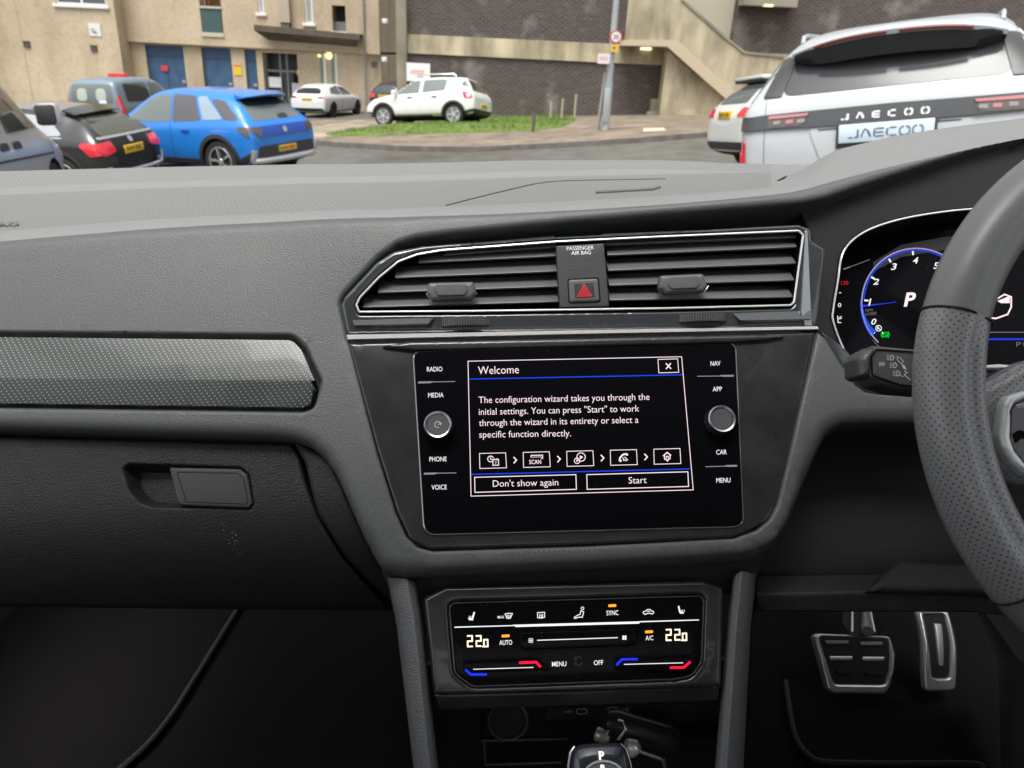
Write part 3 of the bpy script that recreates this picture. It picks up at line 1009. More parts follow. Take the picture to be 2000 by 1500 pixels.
# overhanging slab with a light, top right
ox0, oz = fx(1452, 8, YW - .2); ox1, _ = fx(1558, 8, YW - .2)
mb = MB(); fbox(mb, ox0, ox1, oz - .02, oz + 1.2, YW - .2, YW + .59); mb.build('overhang_slab', m_conc2, bb_)
for (u, v, lab) in ((1500, 10, 'lit bulkhead light under the overhang above the dark brick'), (1261, 95, 'lit bulkhead light under the stair landing')):
    x, zz_ = fx(u, v, YW - .05); o = MB(); o.box((x - .20, YW - .2, zz_ - .045), (x + .20, YW + .05, zz_ + .05)); tag(o.build('bulkhead_light', glow('lamp_glow_warm', (1.0, .93, .55), 1.4), bevel=.03), lab, 'lamp', 'lights on the brick building')

# the stair: solid balustrade, sloping soffit edge, pier
YS = 30.6
stc = thing('concrete_staircase', 'weathered concrete outdoor staircase with solid sloping balustrade on a tapered pier', 'staircase', (7, YS, -2.2 + CAM[2]))
pf = lambda P_, Y: [fx(u, v, Y) for u, v in P_]
bal = pf([(1220, 80), (1232, -40), (1300, -40), (1335, 0), (1380, 42), (1420, 76), (1452, 103), (1530, 113), (1530, 190), (1418, 184), (1388, 170), (1330, 115), (1318, 96), (1300, 79)], YS)
mb = MB(); mb.add(*face(bal, YS, .18)); mb.build('balustrade', m_conc, stc, angle=30)
edge = pf([(1217, 89), (1220, 78), (1301, 78), (1322, 78), (1390, 140), (1420, 168), (1440, 184), (1530, 188), (1530, 205), (1440, 193), (1417, 193), (1303, 91)], YS)
mb = MB(); mb.add(*face(edge, YS - .06, 1.5)); mb.build('stair_string', mat('string_concrete', (0.52, 0.44, 0.32), .9), stc, angle=30)
cop = pf([(1332, -4), (1380, 38), (1420, 72), (1454, 100), (1530, 110), (1530, 113), (1452, 104), (1418, 77), (1378, 43), (1330, 0)], YS)
mb = MB(); mb.add(*face(cop, YS - .05, .28)); mb.build('coping', m_conc2, stc, angle=30)
pier = pf([(1305, 98), (1418, 196), (1417, 232), (1287, 230), (1295, 170)], YS + .3)
pier = [(x, z) for x, z in pier]; pier[2] = (pier[2][0], -3.5); pier[3] = (pier[3][0], -3.5)
mb = MB(); mb.add(*face(pier, YS + .3, .9)); mb.build('stair_pier', m_conc, stc, angle=30)
mb = MB()
for (a, b_) in (((1304, 130), (1352, 232)),): pass
wl = pf([(1300, 92), (1230, 92), (1230, 78), (1300, 78)], YS + .1)
mb.add(*face(wl, YS + .1, 1.3)); mb.build('landing_slab', m_conc2, stc, angle=30)
o = MB(); x0, x1, z0, z1 = px_rect(1272, 193, 1290, 232, YW - .35); o.box((x0, YW - .4, z0 - .5), (x1, YW - .01, z1)); x0, x1, z0, z1 = px_rect(1264, 217, 1290, 232, YW - .5); o.box((x0, YW - .6, z0 - .5), (x1 + .1, YW - .405, z1))
tag(o.build('utility_box', m_conc2, bevel=.02), 'low stepped concrete block at the foot of the stair pier', 'block')

# ------------------------------------------------------------------ beyond the gap
m_far = vary(mat('far_stone', (0.36, 0.27, 0.16), .9), .25, .5, 4)
fb = thing('distant_building', 'yellowish stone building seen far off through the gap', 'building', (-9, 70, -4 + CAM[2]))
mb = MB(); fbox(mb, -16, 2, -5, 14, 70, 80); mb.build('wall', m_far, fb)
for (u0, v0, u1, v1, m_) in ((747, 14, 772, 26, 'far_dark'), (747, 36, 772, 55, 'far_dark'), (747, 118, 775, 127, 'far_dark'), (752, 26, 760, 44, 'far_light'), (748, 128, 775, 160, 'far_white'), (756, 62, 768, 82, 'far_orange'), (752, 90, 764, 100, 'far_orange')):
    x0, x1, z0, z1 = px_rect(u0, v0, u1, v1, 69.9); m = MB(); fbox(m, x0, x1, z0, z1, 69.8, 69.99)
    m.build('window', mat(m_, {'far_dark': (.13, .11, .08), 'far_light': (.5, .48, .45), 'far_white': (.55, .53, .5), 'far_orange': (.55, .36, .18)}[m_], .7), fb)
for (u, v) in ((751, 41), (750, 116)):
    x, zz_ = fx(u, v, YF - .2); o = MB(); o.box((x - .10, YF - .35, zz_ - .12), (x + .16, YF + .0, zz_ + .10)); tag(o.build('security_lamp', m_wht, bevel=.03), 'small white lamp on the corner of the flats, %s' % ('upper of two' if v < 80 else 'lower of two'), 'lamp', 'lamps on the flats')

# ------------------------------------------------------------------ street furniture
pb = on_ground(1181, 262); YP = pb[1]
lp = thing('street_lamp', 'pale grey street lamp post carrying a round speed sign', 'lamp post', tuple(pb))
tx_, tz_ = fx(1207, -20, YP)
m_gal = vary(mat('galvanised', (0.42, 0.46, 0.47), .5, metal=.3), 3, .15, stretch=(1, 1, .3))
mb = MB(); mb.tube([(pb[0], YP, pb[2] - .2), (pb[0], YP, fx(1186, 160, YP)[1])], .105, 14); mb.tube([(pb[0], YP, fx(1186, 160, YP)[1] - .02), (pb[0], YP, 9)], [.088, .062], 14)
mb.build('post', m_gal, lp, angle=40)
mb = MB(); mb.tube([(pb[0] - .20, YP + .12, pb[2] + .02), (pb[0] - .11, YP + .05, pb[2] + 1.55)], .05, 10); mb.build('sleeve', mat('sleeve_grey', (0.30, .29, .27), .6), lp)
mb = MB(); x, z = fx(1185, 172, YP); mb.box((x - .06, YP - .125, pb[2] + .3), (x + .10, YP - .09, z)); mb.build('access_door', m_gal, lp, bevel=.01)
so_ = thing('speed_sign', 'round white speed sign with red border on the lamp post', 'sign', tuple(arr([fx(1203, 72, YP)[0], YP - .14, fx(1203, 72, YP)[1]])))
cx_, cz_ = fx(1203, 72, YP - .14); rr_ = .155
disc = lambda r, y: [(cx_ + r * math.cos(a), y, cz_ + r * math.sin(a)) for a in np.linspace(0, 2 * math.pi, 32, endpoint=False)]
mb = MB(); mb.loft([disc(rr_, YP - .14), disc(rr_, YP - .16)], cap0=True, cap1=True); mb.build('sign_rim', mat('sign_red', (0.62, 0.06, 0.07), .5), so_, angle=40)
mb = MB(); mb.loft([disc(rr_ * .78, YP - .158), disc(rr_ * .78, YP - .164)], cap0=True, cap1=True); pl_ = mb.build('sign_plate', mat('sign_white', (0.74, .75, .74), .5), so_, angle=40)
Ink(lambda P_: np.stack([P_[:, 0], np.full(len(P_), YP - .168), P_[:, 1]], 1)).text('20', (cx_ - .07, cz_ - .05), (cx_ + .07, cz_ - .05), .10, .02).build('sign_numeral', m_ink, pl_)
board('parking_plate', 'small orange and yellow plate under the round speed sign', 1193, 86, 1207, 102, YP - .13, mat('plate_amber', (0.72, 0.42, 0.06), .5), [(.35, .6, .3, .6, m_ink)], 'signs on the lamp post')
board('parking_plate', 'small white plate with pale red print left of the lamp post', 1168, 104, 1190, 125, YP - .13, mat('plate_pinkish', (0.72, 0.66, 0.68), .5), [(.3, .42, .15, .85, m_inkp), (.5, .62, .2, .8, m_inkp)], 'signs on the lamp post')
bs = on_ground(842, 240)
board('site_sign', 'large white notice board with faint red writing beside the corner column', 794, 122, 840, 160, 31.5, mat('board_white', (0.78, 0.77, 0.77), .5), [(.38, .48, .2, .75, m_inkp), (.52, .6, .15, .8, m_inkp), (.66, .78, .45, .72, m_inkp)])
x, z = fx(815, 160, 31.5)
for (u, lab) in ((1040, 'short dark wooden post on the near edge of the grass bank'), (1075, 'leftmost of three short pale stakes by the brick wall'), (1097, 'middle of three short pale stakes by the brick wall'), (1122, 'rightmost and tallest of three pale stakes by the brick wall')):
    if u == 1040: p = on_ground(1040, 266); h_ = .62; r_ = .05; mm = mat('post_wood', (0.13, .11, .07), .9)
    else:
        p = arr([fx(u, 225, 29.5)[0], 29.5, 0]); p[2] = ground(p[0], p[1])[0] + .1; h_ = {1075: .62, 1097: .72, 1122: .85}[u]; r_ = .045; mm = mat('stake_grey', (0.36, .33, .25), .9)
    m = MB(); m.tube([(p[0], p[1], p[2] - .2), (p[0] + .01, p[1], p[2] + h_)], r_, 8); tag(m.build('wooden_post', mm, angle=40), lab, 'post', 'short posts near the grass')
# ================================================================== VEHICLES
def paint(name, col, rough=0.22, coat=0.5, metal=0.0):
    return mat(name, col, rough, metal, 0.5, coat)


m_tyre = mat('tyre_rubber', (0.018, 0.018, 0.018), 0.8)
m_rimw = mat('alloy_pale', (0.62, 0.63, 0.64), 0.32, metal=0.7)
m_rimd = mat('alloy_dark', (0.05, 0.05, 0.052), 0.4, metal=0.5)
m_auto = mat('auto_glass', (0.045, 0.05, 0.048), 0.06, spec=0.8, coat=0.3)
m_autol = mat('auto_glass_pale', (0.13, 0.15, 0.145), 0.08, spec=0.8, coat=0.3)
m_clad = mat('body_cladding', (0.035, 0.035, 0.036), 0.6)
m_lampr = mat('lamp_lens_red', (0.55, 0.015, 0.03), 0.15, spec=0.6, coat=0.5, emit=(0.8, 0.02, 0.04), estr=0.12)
m_lampd = mat('lamp_lens_smoked', (0.09, 0.07, 0.07), 0.12, spec=0.6, coat=0.5)
m_lampp = mat('lamp_lens_pink', (0.46, 0.17, 0.18), 0.2, coat=0.5)
m_platey = mat('plate_yellow', (0.75, 0.45, 0.02), 0.4)
m_plateb = mat('plate_pale_blue', (0.62, 0.74, 0.85), 0.4)
m_pltxt = mat('plate_ink', (0.03, 0.03, 0.03), 0.5)
m_under = mat('underbody', (0.01, 0.01, 0.01), 0.8)


class Car:
    """a lofted body shell with everything else laid onto it by ray casting"""
    def __init__(s, name, label, cat, pose, st, col, axles, wr, tread, group='parked cars', arch_pad=0.05, rim=None, rimmat=None, nspoke=5, arches=True, clad=False):
        s.o = thing(name, label, cat, (0, 0, 0), group, mw=car_matrix(pose))
        s.col = col; s.axles = axles; s.wr = wr; s.tr = tread
        loops = []
        S_ = arr([list(q) for q in st])          # y, z_under, z_belt, z_top, half width, half width of the top edge
        for (y, zu, zb, zt, w_, wt) in S_:
            zm = zu + 0.5 * (zb - zu)
            half = [(0, zu), (w_ * .8, zu), (w_ * .965, zu + .10 * (zb - zu) + .02), (w_, zm), (w_ * .995, zb - .10 * (zb - zu)), (w_ * .955, zb), (wt + (w_ * .955 - wt) * .12, zt - min(.09, .3 * (zt - zb))), (wt * .8, zt - .012), (wt * .4, zt), ]
            full = half + [(0, zt)] + [(-x, z) for x, z in half[:0:-1]]
            loops.append([(x, y, z) for x, z in full])
        m = MB(); m.loft(loops, cap0=True, cap1=True)
        me = bpy.data.meshes.new('shell'); me.from_pydata(m.v, [], m.f)
        bm = bmesh.new(); bm.from_mesh(me); bmesh.ops.recalc_face_normals(bm, faces=bm.faces); bm.to_mesh(me); bm.free()
        ob = bpy.data.objects.new('shell', me); COL.objects.link(ob)
        sub = ob.modifiers.new('s', 'SUBSURF'); sub.levels = 2; sub.render_levels = 2
        dg = bpy.context.evaluated_depsgraph_get()
        smo = bpy.data.meshes.new_from_object(ob.evaluated_get(dg))
        s.bvh = BVHTree.FromPolygons([v.co.copy() for v in smo.vertices], [tuple(p.vertices) for p in smo.polygons])
        cut = None
        if arches:
            c = MB(); R_ = wr + arch_pad
            for ya in axles:
                for sd_ in (-1, 1):
                    x0, x1 = sd_ * (tread - .26), sd_ * (tread + .5)
                    ring = lambda x: [(x, ya + R_ * math.cos(a), wr + R_ * math.sin(a)) for a in np.linspace(0, 2 * math.pi, 28, endpoint=False)]
                    c.loft([ring(x0), ring(x1)], cap0=True, cap1=True)
            cm = bpy.data.meshes.new('cut'); cm.from_pydata(c.v, [], c.f)
            bm = bmesh.new(); bm.from_mesh(cm); bmesh.ops.recalc_face_normals(bm, faces=bm.faces); bm.to_mesh(cm); bm.free()
            cut = bpy.data.objects.new('cut', cm); COL.objects.link(cut)
            b = ob.modifiers.new('b', 'BOOLEAN'); b.operation = 'DIFFERENCE'; b.object = cut; b.solver = 'EXACT'
        dg = bpy.context.evaluated_depsgraph_get()
        fin = bpy.data.meshes.new_from_object(ob.evaluated_get(dg))
        fin.name = 'body'; fin.materials.clear(); fin.materials.append(col); fin.materials.append(m_under)
        for p in fin.polygons:
            inner = False
            c = p.center
            if arches:
                for ya in axles:
                    if abs(c.x) < tread + .3 and math.hypot(c.y - ya, c.z - wr) < R_ + 0.004 and abs(c.x) > tread - .4: inner = True
            p.material_index = 1 if (inner or p.normal.z < -.8) else 0
        fin.polygons.foreach_set('use_smooth', [True] * len(fin.polygons))
        fin.set_sharp_from_angle(angle=42 * D)
        bpy.data.objects.remove(ob)
        if cut: bpy.data.objects.remove(cut)
        s.body = bpy.data.objects.new('body', fin); COL.objects.link(s.body); s.body.parent = s.o
        s.wheels(rim or m_rimd, rimmat or m_rimw, nspoke)
        if clad: s.arch_trim()

    def wheels(s, disc, spoke, ns):
        r = s.wr; wd = .20
        first = None
        for ya in s.axles:
            for sd_ in (-1, 1):
                if first is None:
                    root = MB(); prof = [(r * .70, .09), (r * .80, .10), (r * .95, .095), (r, .075), (r, -.075), (r * .95, -.095), (r * .7, -.10)]
                    L = [[(x, rr * math.cos(a), rr * math.sin(a)) for rr, x in prof] for a in np.linspace(0, 2 * math.pi, 40, endpoint=False)]
                    L.append(L[0])
                    root.loft(L, closed=False); wh = root.build('wheel', m_tyre, s.o, angle=50)
                    d = MB(); rg = lambda rr, x: [(x, rr * math.cos(a), rr * math.sin(a)) for a in np.linspace(0, 2 * math.pi, 40, endpoint=False)]
                    d.loft([rg(r * .715, .088), rg(r * .70, .094), rg(r * .67, .092), rg(r * .64, .05), rg(r * .1, .05)], cap1=True)
                    dk = d.build('rim', disc, wh, angle=40)
                    k = MB()
                    k.loft([rg(r * .72, .088), rg(r * .705, .0965), rg(r * .655, .0955), rg(r * .65, .085)])
                    for i in range(ns):
                        a0 = 2 * math.pi * i / ns + .3
                        pts = []
                        for rr, ww in ((.08, .10), (.35, .085), (.66, .13)):
                            for sg in (-1, 1):
                                an = a0 + sg * ww / rr * .5 * (1 if rr > .1 else .5)
                                pts.append((rr * r * math.cos(an), rr * r * math.sin(an)))
                        x = .088
                        P_ = [pts[0], pts[2], pts[4], pts[5], pts[3], pts[1]]
                        k.add([(x + .006, y, z) for y, z in P_] + [(x - .03, y, z) for y, z in P_], [tuple(range(6))] + [(q, (q + 1) % 6, 6 + (q + 1) % 6, 6 + q) for q in range(6)])
                    k.loft([rg(r * .13, .097), rg(r * .15, .09), rg(r * .15, .07)], cap0=True)
                    sk = k.build('spokes', spoke, wh, angle=40)
                    first = (wh, dk, sk); w0 = wh
                else:
                    w0 = first[0].copy(); COL.objects.link(w0); w0.parent = s.o
                    for c in first[1:]:
                        q = c.copy(); COL.objects.link(q); q.parent = w0
                w0.location = (sd_ * (s.tr - .10), ya, s.wr)
                w0.rotation_euler = (random.random() * 6, 0, 0 if sd_ > 0 else math.pi)

    def arch_trim(s):
        for ya in s.axles:
            for sd_ in (-1, 1):
                R0, R1 = s.wr + .045, s.wr + .115
                a = np.linspace(-.32, math.pi + .32, 30)
                P_ = [(ya + R1 * math.cos(t), s.wr + R1 * math.sin(t)) for t in a] + [(ya + R0 * math.cos(t), s.wr + R0 * math.sin(t)) for t in a[::-1]]
                s.side(P_, sd_, m_clad, 'arch_trim', .012)

    def _lay(s, P_, cast, dirn, material, name, lift, parent=None, er=.004, grid=.07, step=.035, back=.02):
        P_ = ccw(P_); loop = resample(P_, step)
        mn, mx = loop.min(0), loop.max(0)
        gx = np.arange(mn[0] + grid / 2, mx[0], grid); gy = np.arange(mn[1] + grid / 2, mx[1], grid)
        G = np.stack(np.meshgrid(gx, gy), -1).reshape(-1, 2) if len(gx) and len(gy) else np.zeros((0, 2))
        if len(G): G = G[inside(loop, G)]
        if len(G): G = G[dist(loop, G) > grid * .35]
        vs, fs = cdt([loop], G)
        d = Vector(dirn)
        V3 = []; N3 = []
        for q in vs:
            o = Vector(cast(q)); h = s.bvh.ray_cast(o, d)
            if h[0] is None:
                h = s.bvh.find_nearest(o + d * 3.0)
            V3.append(h[0]); N3.append(-d if h[1] is None else (h[1] if h[1].dot(d) < 0 else -h[1]))
        nv = len(vs)
        top = [v - d * lift for v in V3]
        cnt = {}
        Fs = [tuple(f) for f in fs]
        for f in Fs:
            for i in range(3):
                a, b = f[i], f[(i + 1) % 3]; k = (min(a, b), max(a, b)); cnt[k] = None if k in cnt else (a, b)
        B = [v for v in cnt.values() if v]; ids = sorted({i for q in B for i in q}); mp = {i: nv + j for j, i in enumerate(ids)}
        m = MB(); m.add(top + [V3[i] + d * back for i in ids], Fs + [(b, a, mp[a], mp[b]) for a, b in B])
        return m.build(name, material, parent or s.o, angle=35)

    def side(s, P_, sd_, material, name, lift=.006, **k):
        return s._lay(P_, lambda q: (sd_ * 3, q[0], q[1]), (-sd_, 0, 0), material, name, lift, **k)

    def rear(s, P_, material, name, lift=.006, **k):
        return s._lay(P_, lambda q: (q[0], -6, q[1]), (0, 1, 0), material, name, lift, **k)

    def front(s, P_, material, name, lift=.006, **k):
        return s._lay(P_, lambda q: (q[0], 6, q[1]), (0, -1, 0), material, name, lift, **k)

    def top(s, P_, material, name, lift=.006, **k):
        return s._lay(P_, lambda q: (q[0], q[1], 4), (0, 0, -1), material, name, lift, **k)

    def rear_ink(s, lift=.012):
        def fn(P_):
            out = []
            for q in arr(P_):
                h = s.bvh.ray_cast(Vector((q[0], -6, q[1])), Vector((0, 1, 0)))
                y = h[0].y if h[0] is not None else -2.2
                out.append((q[0], y - lift, q[1]))
            return np.array(out)
        return Ink(fn)

    def plate(s, x, z, wd, ht, material, face='rear', seed=0, blank=False, y=None):
        """a number plate with illegible marks, as small as in the photo"""
        yb = y
        if yb is None:
            ys = [(s.bvh.ray_cast(Vector((x + dx, -6, z + dz)), Vector((0, 1, 0)))[0] or Vector((0, -2, 0))).y for dx in (-wd / 2, 0, wd / 2) for dz in (-ht / 2, ht / 2)]
            yb = min(ys) - .012
        m = MB(); m.box((x - wd / 2, yb, z - ht / 2), (x + wd / 2, yb + .05, z + ht / 2))
        p = m.build('number_plate', material, s.o, bevel=.004)
        if not blank:
            rr = random.Random(seed); k = Ink(lambda P_: np.stack([P_[:, 0], np.full(len(P_), yb - .002), P_[:, 1]], 1))
            cx = x - wd * .40
            for i in range(7):
                w_ = wd * rr.uniform(.065, .085)
                if i == 4: cx += wd * .06
                a, b = z - ht * .26, z + ht * .26
                k.line([(cx + w_ * .15, a), (cx + w_ * rr.choice([.15, .5]), b)], .013)
                k.line([(cx + w_ * .8, a + rr.choice([0, ht * .2])), (cx + w_ * .8, b)], .012)
                k.line([(cx + w_ * .15, rr.choice([z, b - .006])), (cx + w_ * .8, rr.choice([z, b - .006]))], .012)
                cx += w_ + wd * .03
            k.build('plate_marks', m_pltxt, p)
        return p


def hatch_stations(L, W, H, zb=.95, zu=.2, hood=.95, rear_rake=.42, screen0=1.05, nose=.72, boot=.95, wt=.56, wt_f=.6, roof_drop=.03):
    """stations of a two-box car, rear to front"""
    h = L / 2
    w = W / 2
    return [(-h, .42, .72, .78, w * .80, w * .72), (-h + .04, .30, zb - .12, zb - .06, w * .92, w * .84), (-h + .12, zu + .04, zb, zb + .07, w * .965, w * .84),
            (-h + rear_rake * .6, zu, zb + .01, zb + .62 * (H - zb), w * .985, w * .74), (-h + rear_rake, zu, zb + .01, H - .09, w * .995, wt * 1.0 * w / .9), (-h + rear_rake + .18, zu, zb, H - roof_drop, w, wt * w / .9 * 1.04),
            (-h + L * .33, zu, zb - .01, H, w, wt * w / .9 * 1.06), (-.1, zu, zb - .02, H, w, wt * w / .9 * 1.06), (.35, zu, zb - .03, H - .05, w, wt * w / .9 * 1.03), (screen0 - .18, zu, zb - .04, hood + .22, w * .99, w * .74), (screen0 + .1, zu, zb - .05, hood + .02, w * .985, w * .80),
            (h - .65, zu, hood - .10, hood - .03, w * .975, w * .80), (h - .25, zu + .03, nose, nose + .07, w * .93, w * .72), (h - .06, zu + .08, nose - .12, nose - .06, w * .80, w * .62), (h, .32, nose - .2, nose - .16, w * .70, w * .5)]


def bar_on(c, pts, r, material, name='bumper_bar'):
    out = []
    for x, z in crom(arr(pts), 4):
        h = c.bvh.ray_cast(Vector((x, -6, z)), Vector((0, 1, 0)))
        out.append((x, (h[0].y if h[0] is not None else -1.95) - r * .25, z))
    m = MB(); m.tube(out, r, 8); return m.build(name, material, c.o, angle=60)


def soft(P_, r=.05): return smooth_poly(P_, r, 4)


# ------------------------------------------------------------------ the big pale SUV just ahead
suv_white = paint('pearl_white', (0.43, 0.455, 0.475), 0.3, .3)
w = .93
st = [(-2.26, .45, .80, .86, .80, .74), (-2.235, .36, .98, 1.03, .86, .80), (-2.19, .28, 1.13, 1.185, .90, .80), (-2.13, .24, 1.17, 1.245, .915, .79), (-1.98, .22, 1.18, 1.46, .925, .72), (-1.88, .22, 1.18, 1.535, .93, .685), (-1.72, .22, 1.17, 1.60, .93, .67),
      (-1.2, .22, 1.15, 1.655, .93, .68), (-.3, .22, 1.12, 1.68, .93, .69), (.35, .22, 1.10, 1.63, .93, .68), (.85, .22, 1.08, 1.30, .925, .72), (1.15, .22, 1.06, 1.12, .92, .78), (1.7, .24, 1.0, 1.06, .91, .76), (2.1, .3, .85, .95, .88, .7), (2.25, .4, .7, .75, .75, .55)]
c = Car('parked_suv', 'large pearl white SUV with black full-width light bar, nearest car ahead on the right', 'suv', P_SUV, st, suv_white, (-1.33, 1.34), .36, .90, arch_pad=.06, clad=True)
suv = c
m_suvglass = mat('suv_rear_glass', (0.05, 0.053, 0.058), 0.12, spec=.5)
c.rear(soft([(-.655, 1.215), (.655, 1.225), (.575, 1.47), (.40, 1.535), (0, 1.56), (-.40, 1.53), (-.575, 1.46)], .06), m_suvglass, 'rear_window', .004)
# roof spoiler standing over the glass
m = MB()
sp = []
for x in np.linspace(-.60, .60, 25):
    f = abs(x) / .60
    zt = 1.548 - .075 * f ** 2.4; hh = .10 - .055 * f ** 3
    yb = -2.16 + .10 * f ** 3
    sp.append([(x, yb + .42, zt + .055), (x, yb + .08, zt + .028), (x, yb, zt - .004), (x, yb + .01, zt - .03), (x, yb + .20, zt - .03 - hh * .35)])
m.loft(sp, cap0=True, cap1=True)
m.build('roof_spoiler', suv_white, c.o, angle=50)
m = MB(); sp = []
for x in np.linspace(-.585, .575, 25):
    f = abs(x) / .60
    zt = 1.524 - .08 * f ** 2.6; dp = .105 * (1 - f ** 5) + .012
    yb = -2.15 + .09 * f ** 3
    sp.append([(x, yb, zt + .012), (x, yb + .004, zt - .012), (x, yb + .05, zt - dp), (x, yb + .20, zt - dp - .01), (x, yb + .22, zt)])
m.loft(sp, cap0=True, cap1=True)
und = m.build('spoiler_underside', mat('spoiler_black', (0.022, 0.023, 0.028), 0.22), c.o, angle=50)
for (a, b) in ((-.46, -.04), (.03, .42)):
    m = MB(); m.tube([(x, -2.156 + .09 * (abs(x) / .6) ** 3, 1.532 - .08 * (abs(x) / .6) ** 2.6) for x in np.linspace(a, b, 9)], .012, 6); m.build('brake_strip', mat('brake_strip_red', (0.15, 0.03, 0.03), .3), und)
# light bar across the tail
m_bar_ = mat('bar_black', (0.05, 0.052, 0.055), 0.25, coat=.3)
c.rear(soft([(-.90, 1.015), (-.73, 1.02), (0, 1.005), (.73, 1.02), (.90, 1.015), (.88, 1.105), (.73, 1.115), (0, 1.12), (-.73, 1.11), (-.88, 1.10)], .015), m_bar_, 'light_bar', .02)
c.side(soft([(-2.22, 1.015), (-1.99, 1.02), (-1.97, 1.06), (-2.02, 1.10), (-2.2, 1.105)], .02), -1, m_lampd, 'tail_lamp', .012)
for sg in (-1, 1):
    L_ = c.rear(soft([(sg * .715, 1.025), (sg * .50, 1.028), (sg * .47, 1.06), (sg * .50, 1.10), (sg * .715, 1.103)], .008), m_lampd, 'tail_lamp', .024)
    c.rear([(sg * .71, 1.082), (sg * .47, 1.086), (sg * .46, 1.102), (sg * .71, 1.102)], m_lampp, 'lamp_band', .03, parent=L_)
    for j, x in enumerate((.68, .60, .53)): c.rear([(sg * x, 1.045), (sg * (x - .045), 1.047), (sg * (x - .045), 1.070), (sg * x, 1.068)], m_lampp if j % 2 else mat('lamp_cell_grey', (0.26, 0.23, 0.23), .25, coat=.3), 'lamp_cell', .028, parent=L_)
    c.rear([(sg * .735, .30), (sg * .738, .30), (sg * .738, 1.20), (sg * .735, 1.20)], m_under, 'tailgate_seam', .0025)
    c.side([(-2.17, .55), (-2.205, .55), (-2.21, .86), (-2.185, .88)], sg, m_lampr, 'reflector', .014)
    R_ = c.rear(soft([(sg * .895, .55), (sg * .868, .55), (sg * .862, .93), (sg * .885, .96)], .01), m_lampr, 'reflector', .012)
for sg in (-1, 1): c.rear(soft([(sg * .645, 1.218), (sg * .765, 1.215), (sg * .675, 1.455), (sg * .572, 1.475)], .012), mat('pillar_black', (0.05, 0.05, 0.05), .3), 'pillar_trim', .014, grid=.03, step=.02)
# plate hollow, plate, letters
m_recess = mat('recess_cream', (0.78, 0.74, 0.62), 0.4)
rec = c.rear(soft([(-.46, 1.005), (.47, 1.005), (.41, .80), (.34, .735), (-.30, .735), (-.36, .76)], .03), suv_white, 'plate_recess', .008)
c.rear(soft([(-.40, .995), (.40, .995), (.40, .99), (-.40, .99)], 0), m_under, 'recess_shadow_gap', .012)
c.plate(-.005, .945, .565, .145, m_clad, y=-2.275, blank=True)
c.plate(-.005, .957, .535, .112, m_plateb, y=-2.283, blank=True)


def stencil(k, letters, x0, z0, wd, ht, gap, sw):
    for i, ch_ in enumerate(letters):
        x = x0 + i * (wd + gap); q = lambda u, v: (x + u * wd, z0 + v * ht)
        if ch_ == 'J': k.line([q(0, .0), q(.45, 0)], sw).line([q(.62, 0), q(.9, 0.05), q(.92, 1)], sw * 1.35)
        if ch_ == 'A': k.line([q(.02, 0), q(.34, 1), q(.56, 1)], sw).line([q(.62, .9), q(.95, 0)], sw * 1.35)
        if ch_ == 'E': k.line([q(.08, 0), q(.08, 1)], sw * 1.2).line([q(.2, 1), q(1, 1)], sw).line([q(.2, .5), q(.95, .5)], sw).line([q(.2, 0), q(1, 0)], sw)
        if ch_ == 'C': k.line([q(.95, 1), q(.3, 1)], sw).line([q(.18, .92), q(.05, .7), q(.05, .3), q(.18, .06)], sw * 1.2).line([q(.3, 0), q(.95, 0)], sw)
        if ch_ == 'O':
            k.line([q(.42, 1), q(.2, 1), q(.05, .78), q(.05, .22), q(.2, 0), q(.42, 0)], sw).line([q(.58, 1), q(.8, 1), q(.95, .78), q(.95, .22), q(.8, 0), q(.58, 0)], sw)


k = Ink(lambda P_: np.stack([P_[:, 0], np.full(len(P_), -2.2855), P_[:, 1]], 1)); stencil(k, 'JAECOO', -.215, .932, .060, .046, .012, .0085); k.build('plate_lettering', mat('plate_grey', (0.13, 0.14, 0.16), .5), c.o)
k = c.rear_ink(.026); stencil(k, 'JAECOO', -.265, 1.045, .042, .032, .048, .010); k.build('name_lettering', mat('badge_white', (0.75, 0.76, 0.77), .3, metal=.2), c.o)
bd = c.rear(soft([(-.665, .625), (-.42, .625), (-.40, .67), (-.655, .665)], .006), mat('badge_bronze', (0.40, 0.34, 0.25), .35, metal=.5), 'tail_badge', .012)
k = c.rear_ink(.016)
for i in range(9): k.line([(-.635 + .024 * i, .635), (-.635 + .024 * i, .658)], .009)
k.build('badge_marks', mat('badge_dark', (0.12, 0.10, 0.08), .4), bd)
for sg in (-1, 1):
    c.side(soft([(-1.95, 1.19), (-1.0, 1.16), (0.6, 1.12), (.35, 1.52), (-.4, 1.6), (-1.2, 1.58), (-1.75, 1.50)], .06), sg, m_auto, 'side_window', .004)
    c.side(soft([(-2.08, 1.19), (-1.98, 1.19), (-1.86, 1.46), (-1.93, 1.47)], .02), sg, mat('pillar_black', (0.05, 0.05, 0.05), .3), 'rear_pillar', .006)
    m = MB(); m.tube([(sg * .585, -1.72, 1.545), (sg * .59, -1.64, 1.592), (sg * .60, -1.4, 1.615), (sg * .61, -.8, 1.64), (sg * .61, .1, 1.65), (sg * .60, .25, 1.61)], .014, 8); m.build('roof_rail', suv_white, c.o)
    m = MB(); m.box((sg * .93 - .02, .75, 1.06), (sg * 1.08, .93, 1.22)) if sg > 0 else m.box((-1.08, .75, 1.06), (-.91, .93, 1.22)); m.build('door_mirror', suv_white, c.o, bevel=.04)
m = MB(); m.loft([[(-.16, -1.5, 1.2), (.16, -1.5, 1.2), (.14, -1.52, 1.36), (-.14, -1.52, 1.36)], [(-.16, -1.4, 1.2), (.16, -1.4, 1.2), (.14, -1.42, 1.36), (-.14, -1.42, 1.36)]], cap0=True, cap1=True)
suv_glass_inside = None

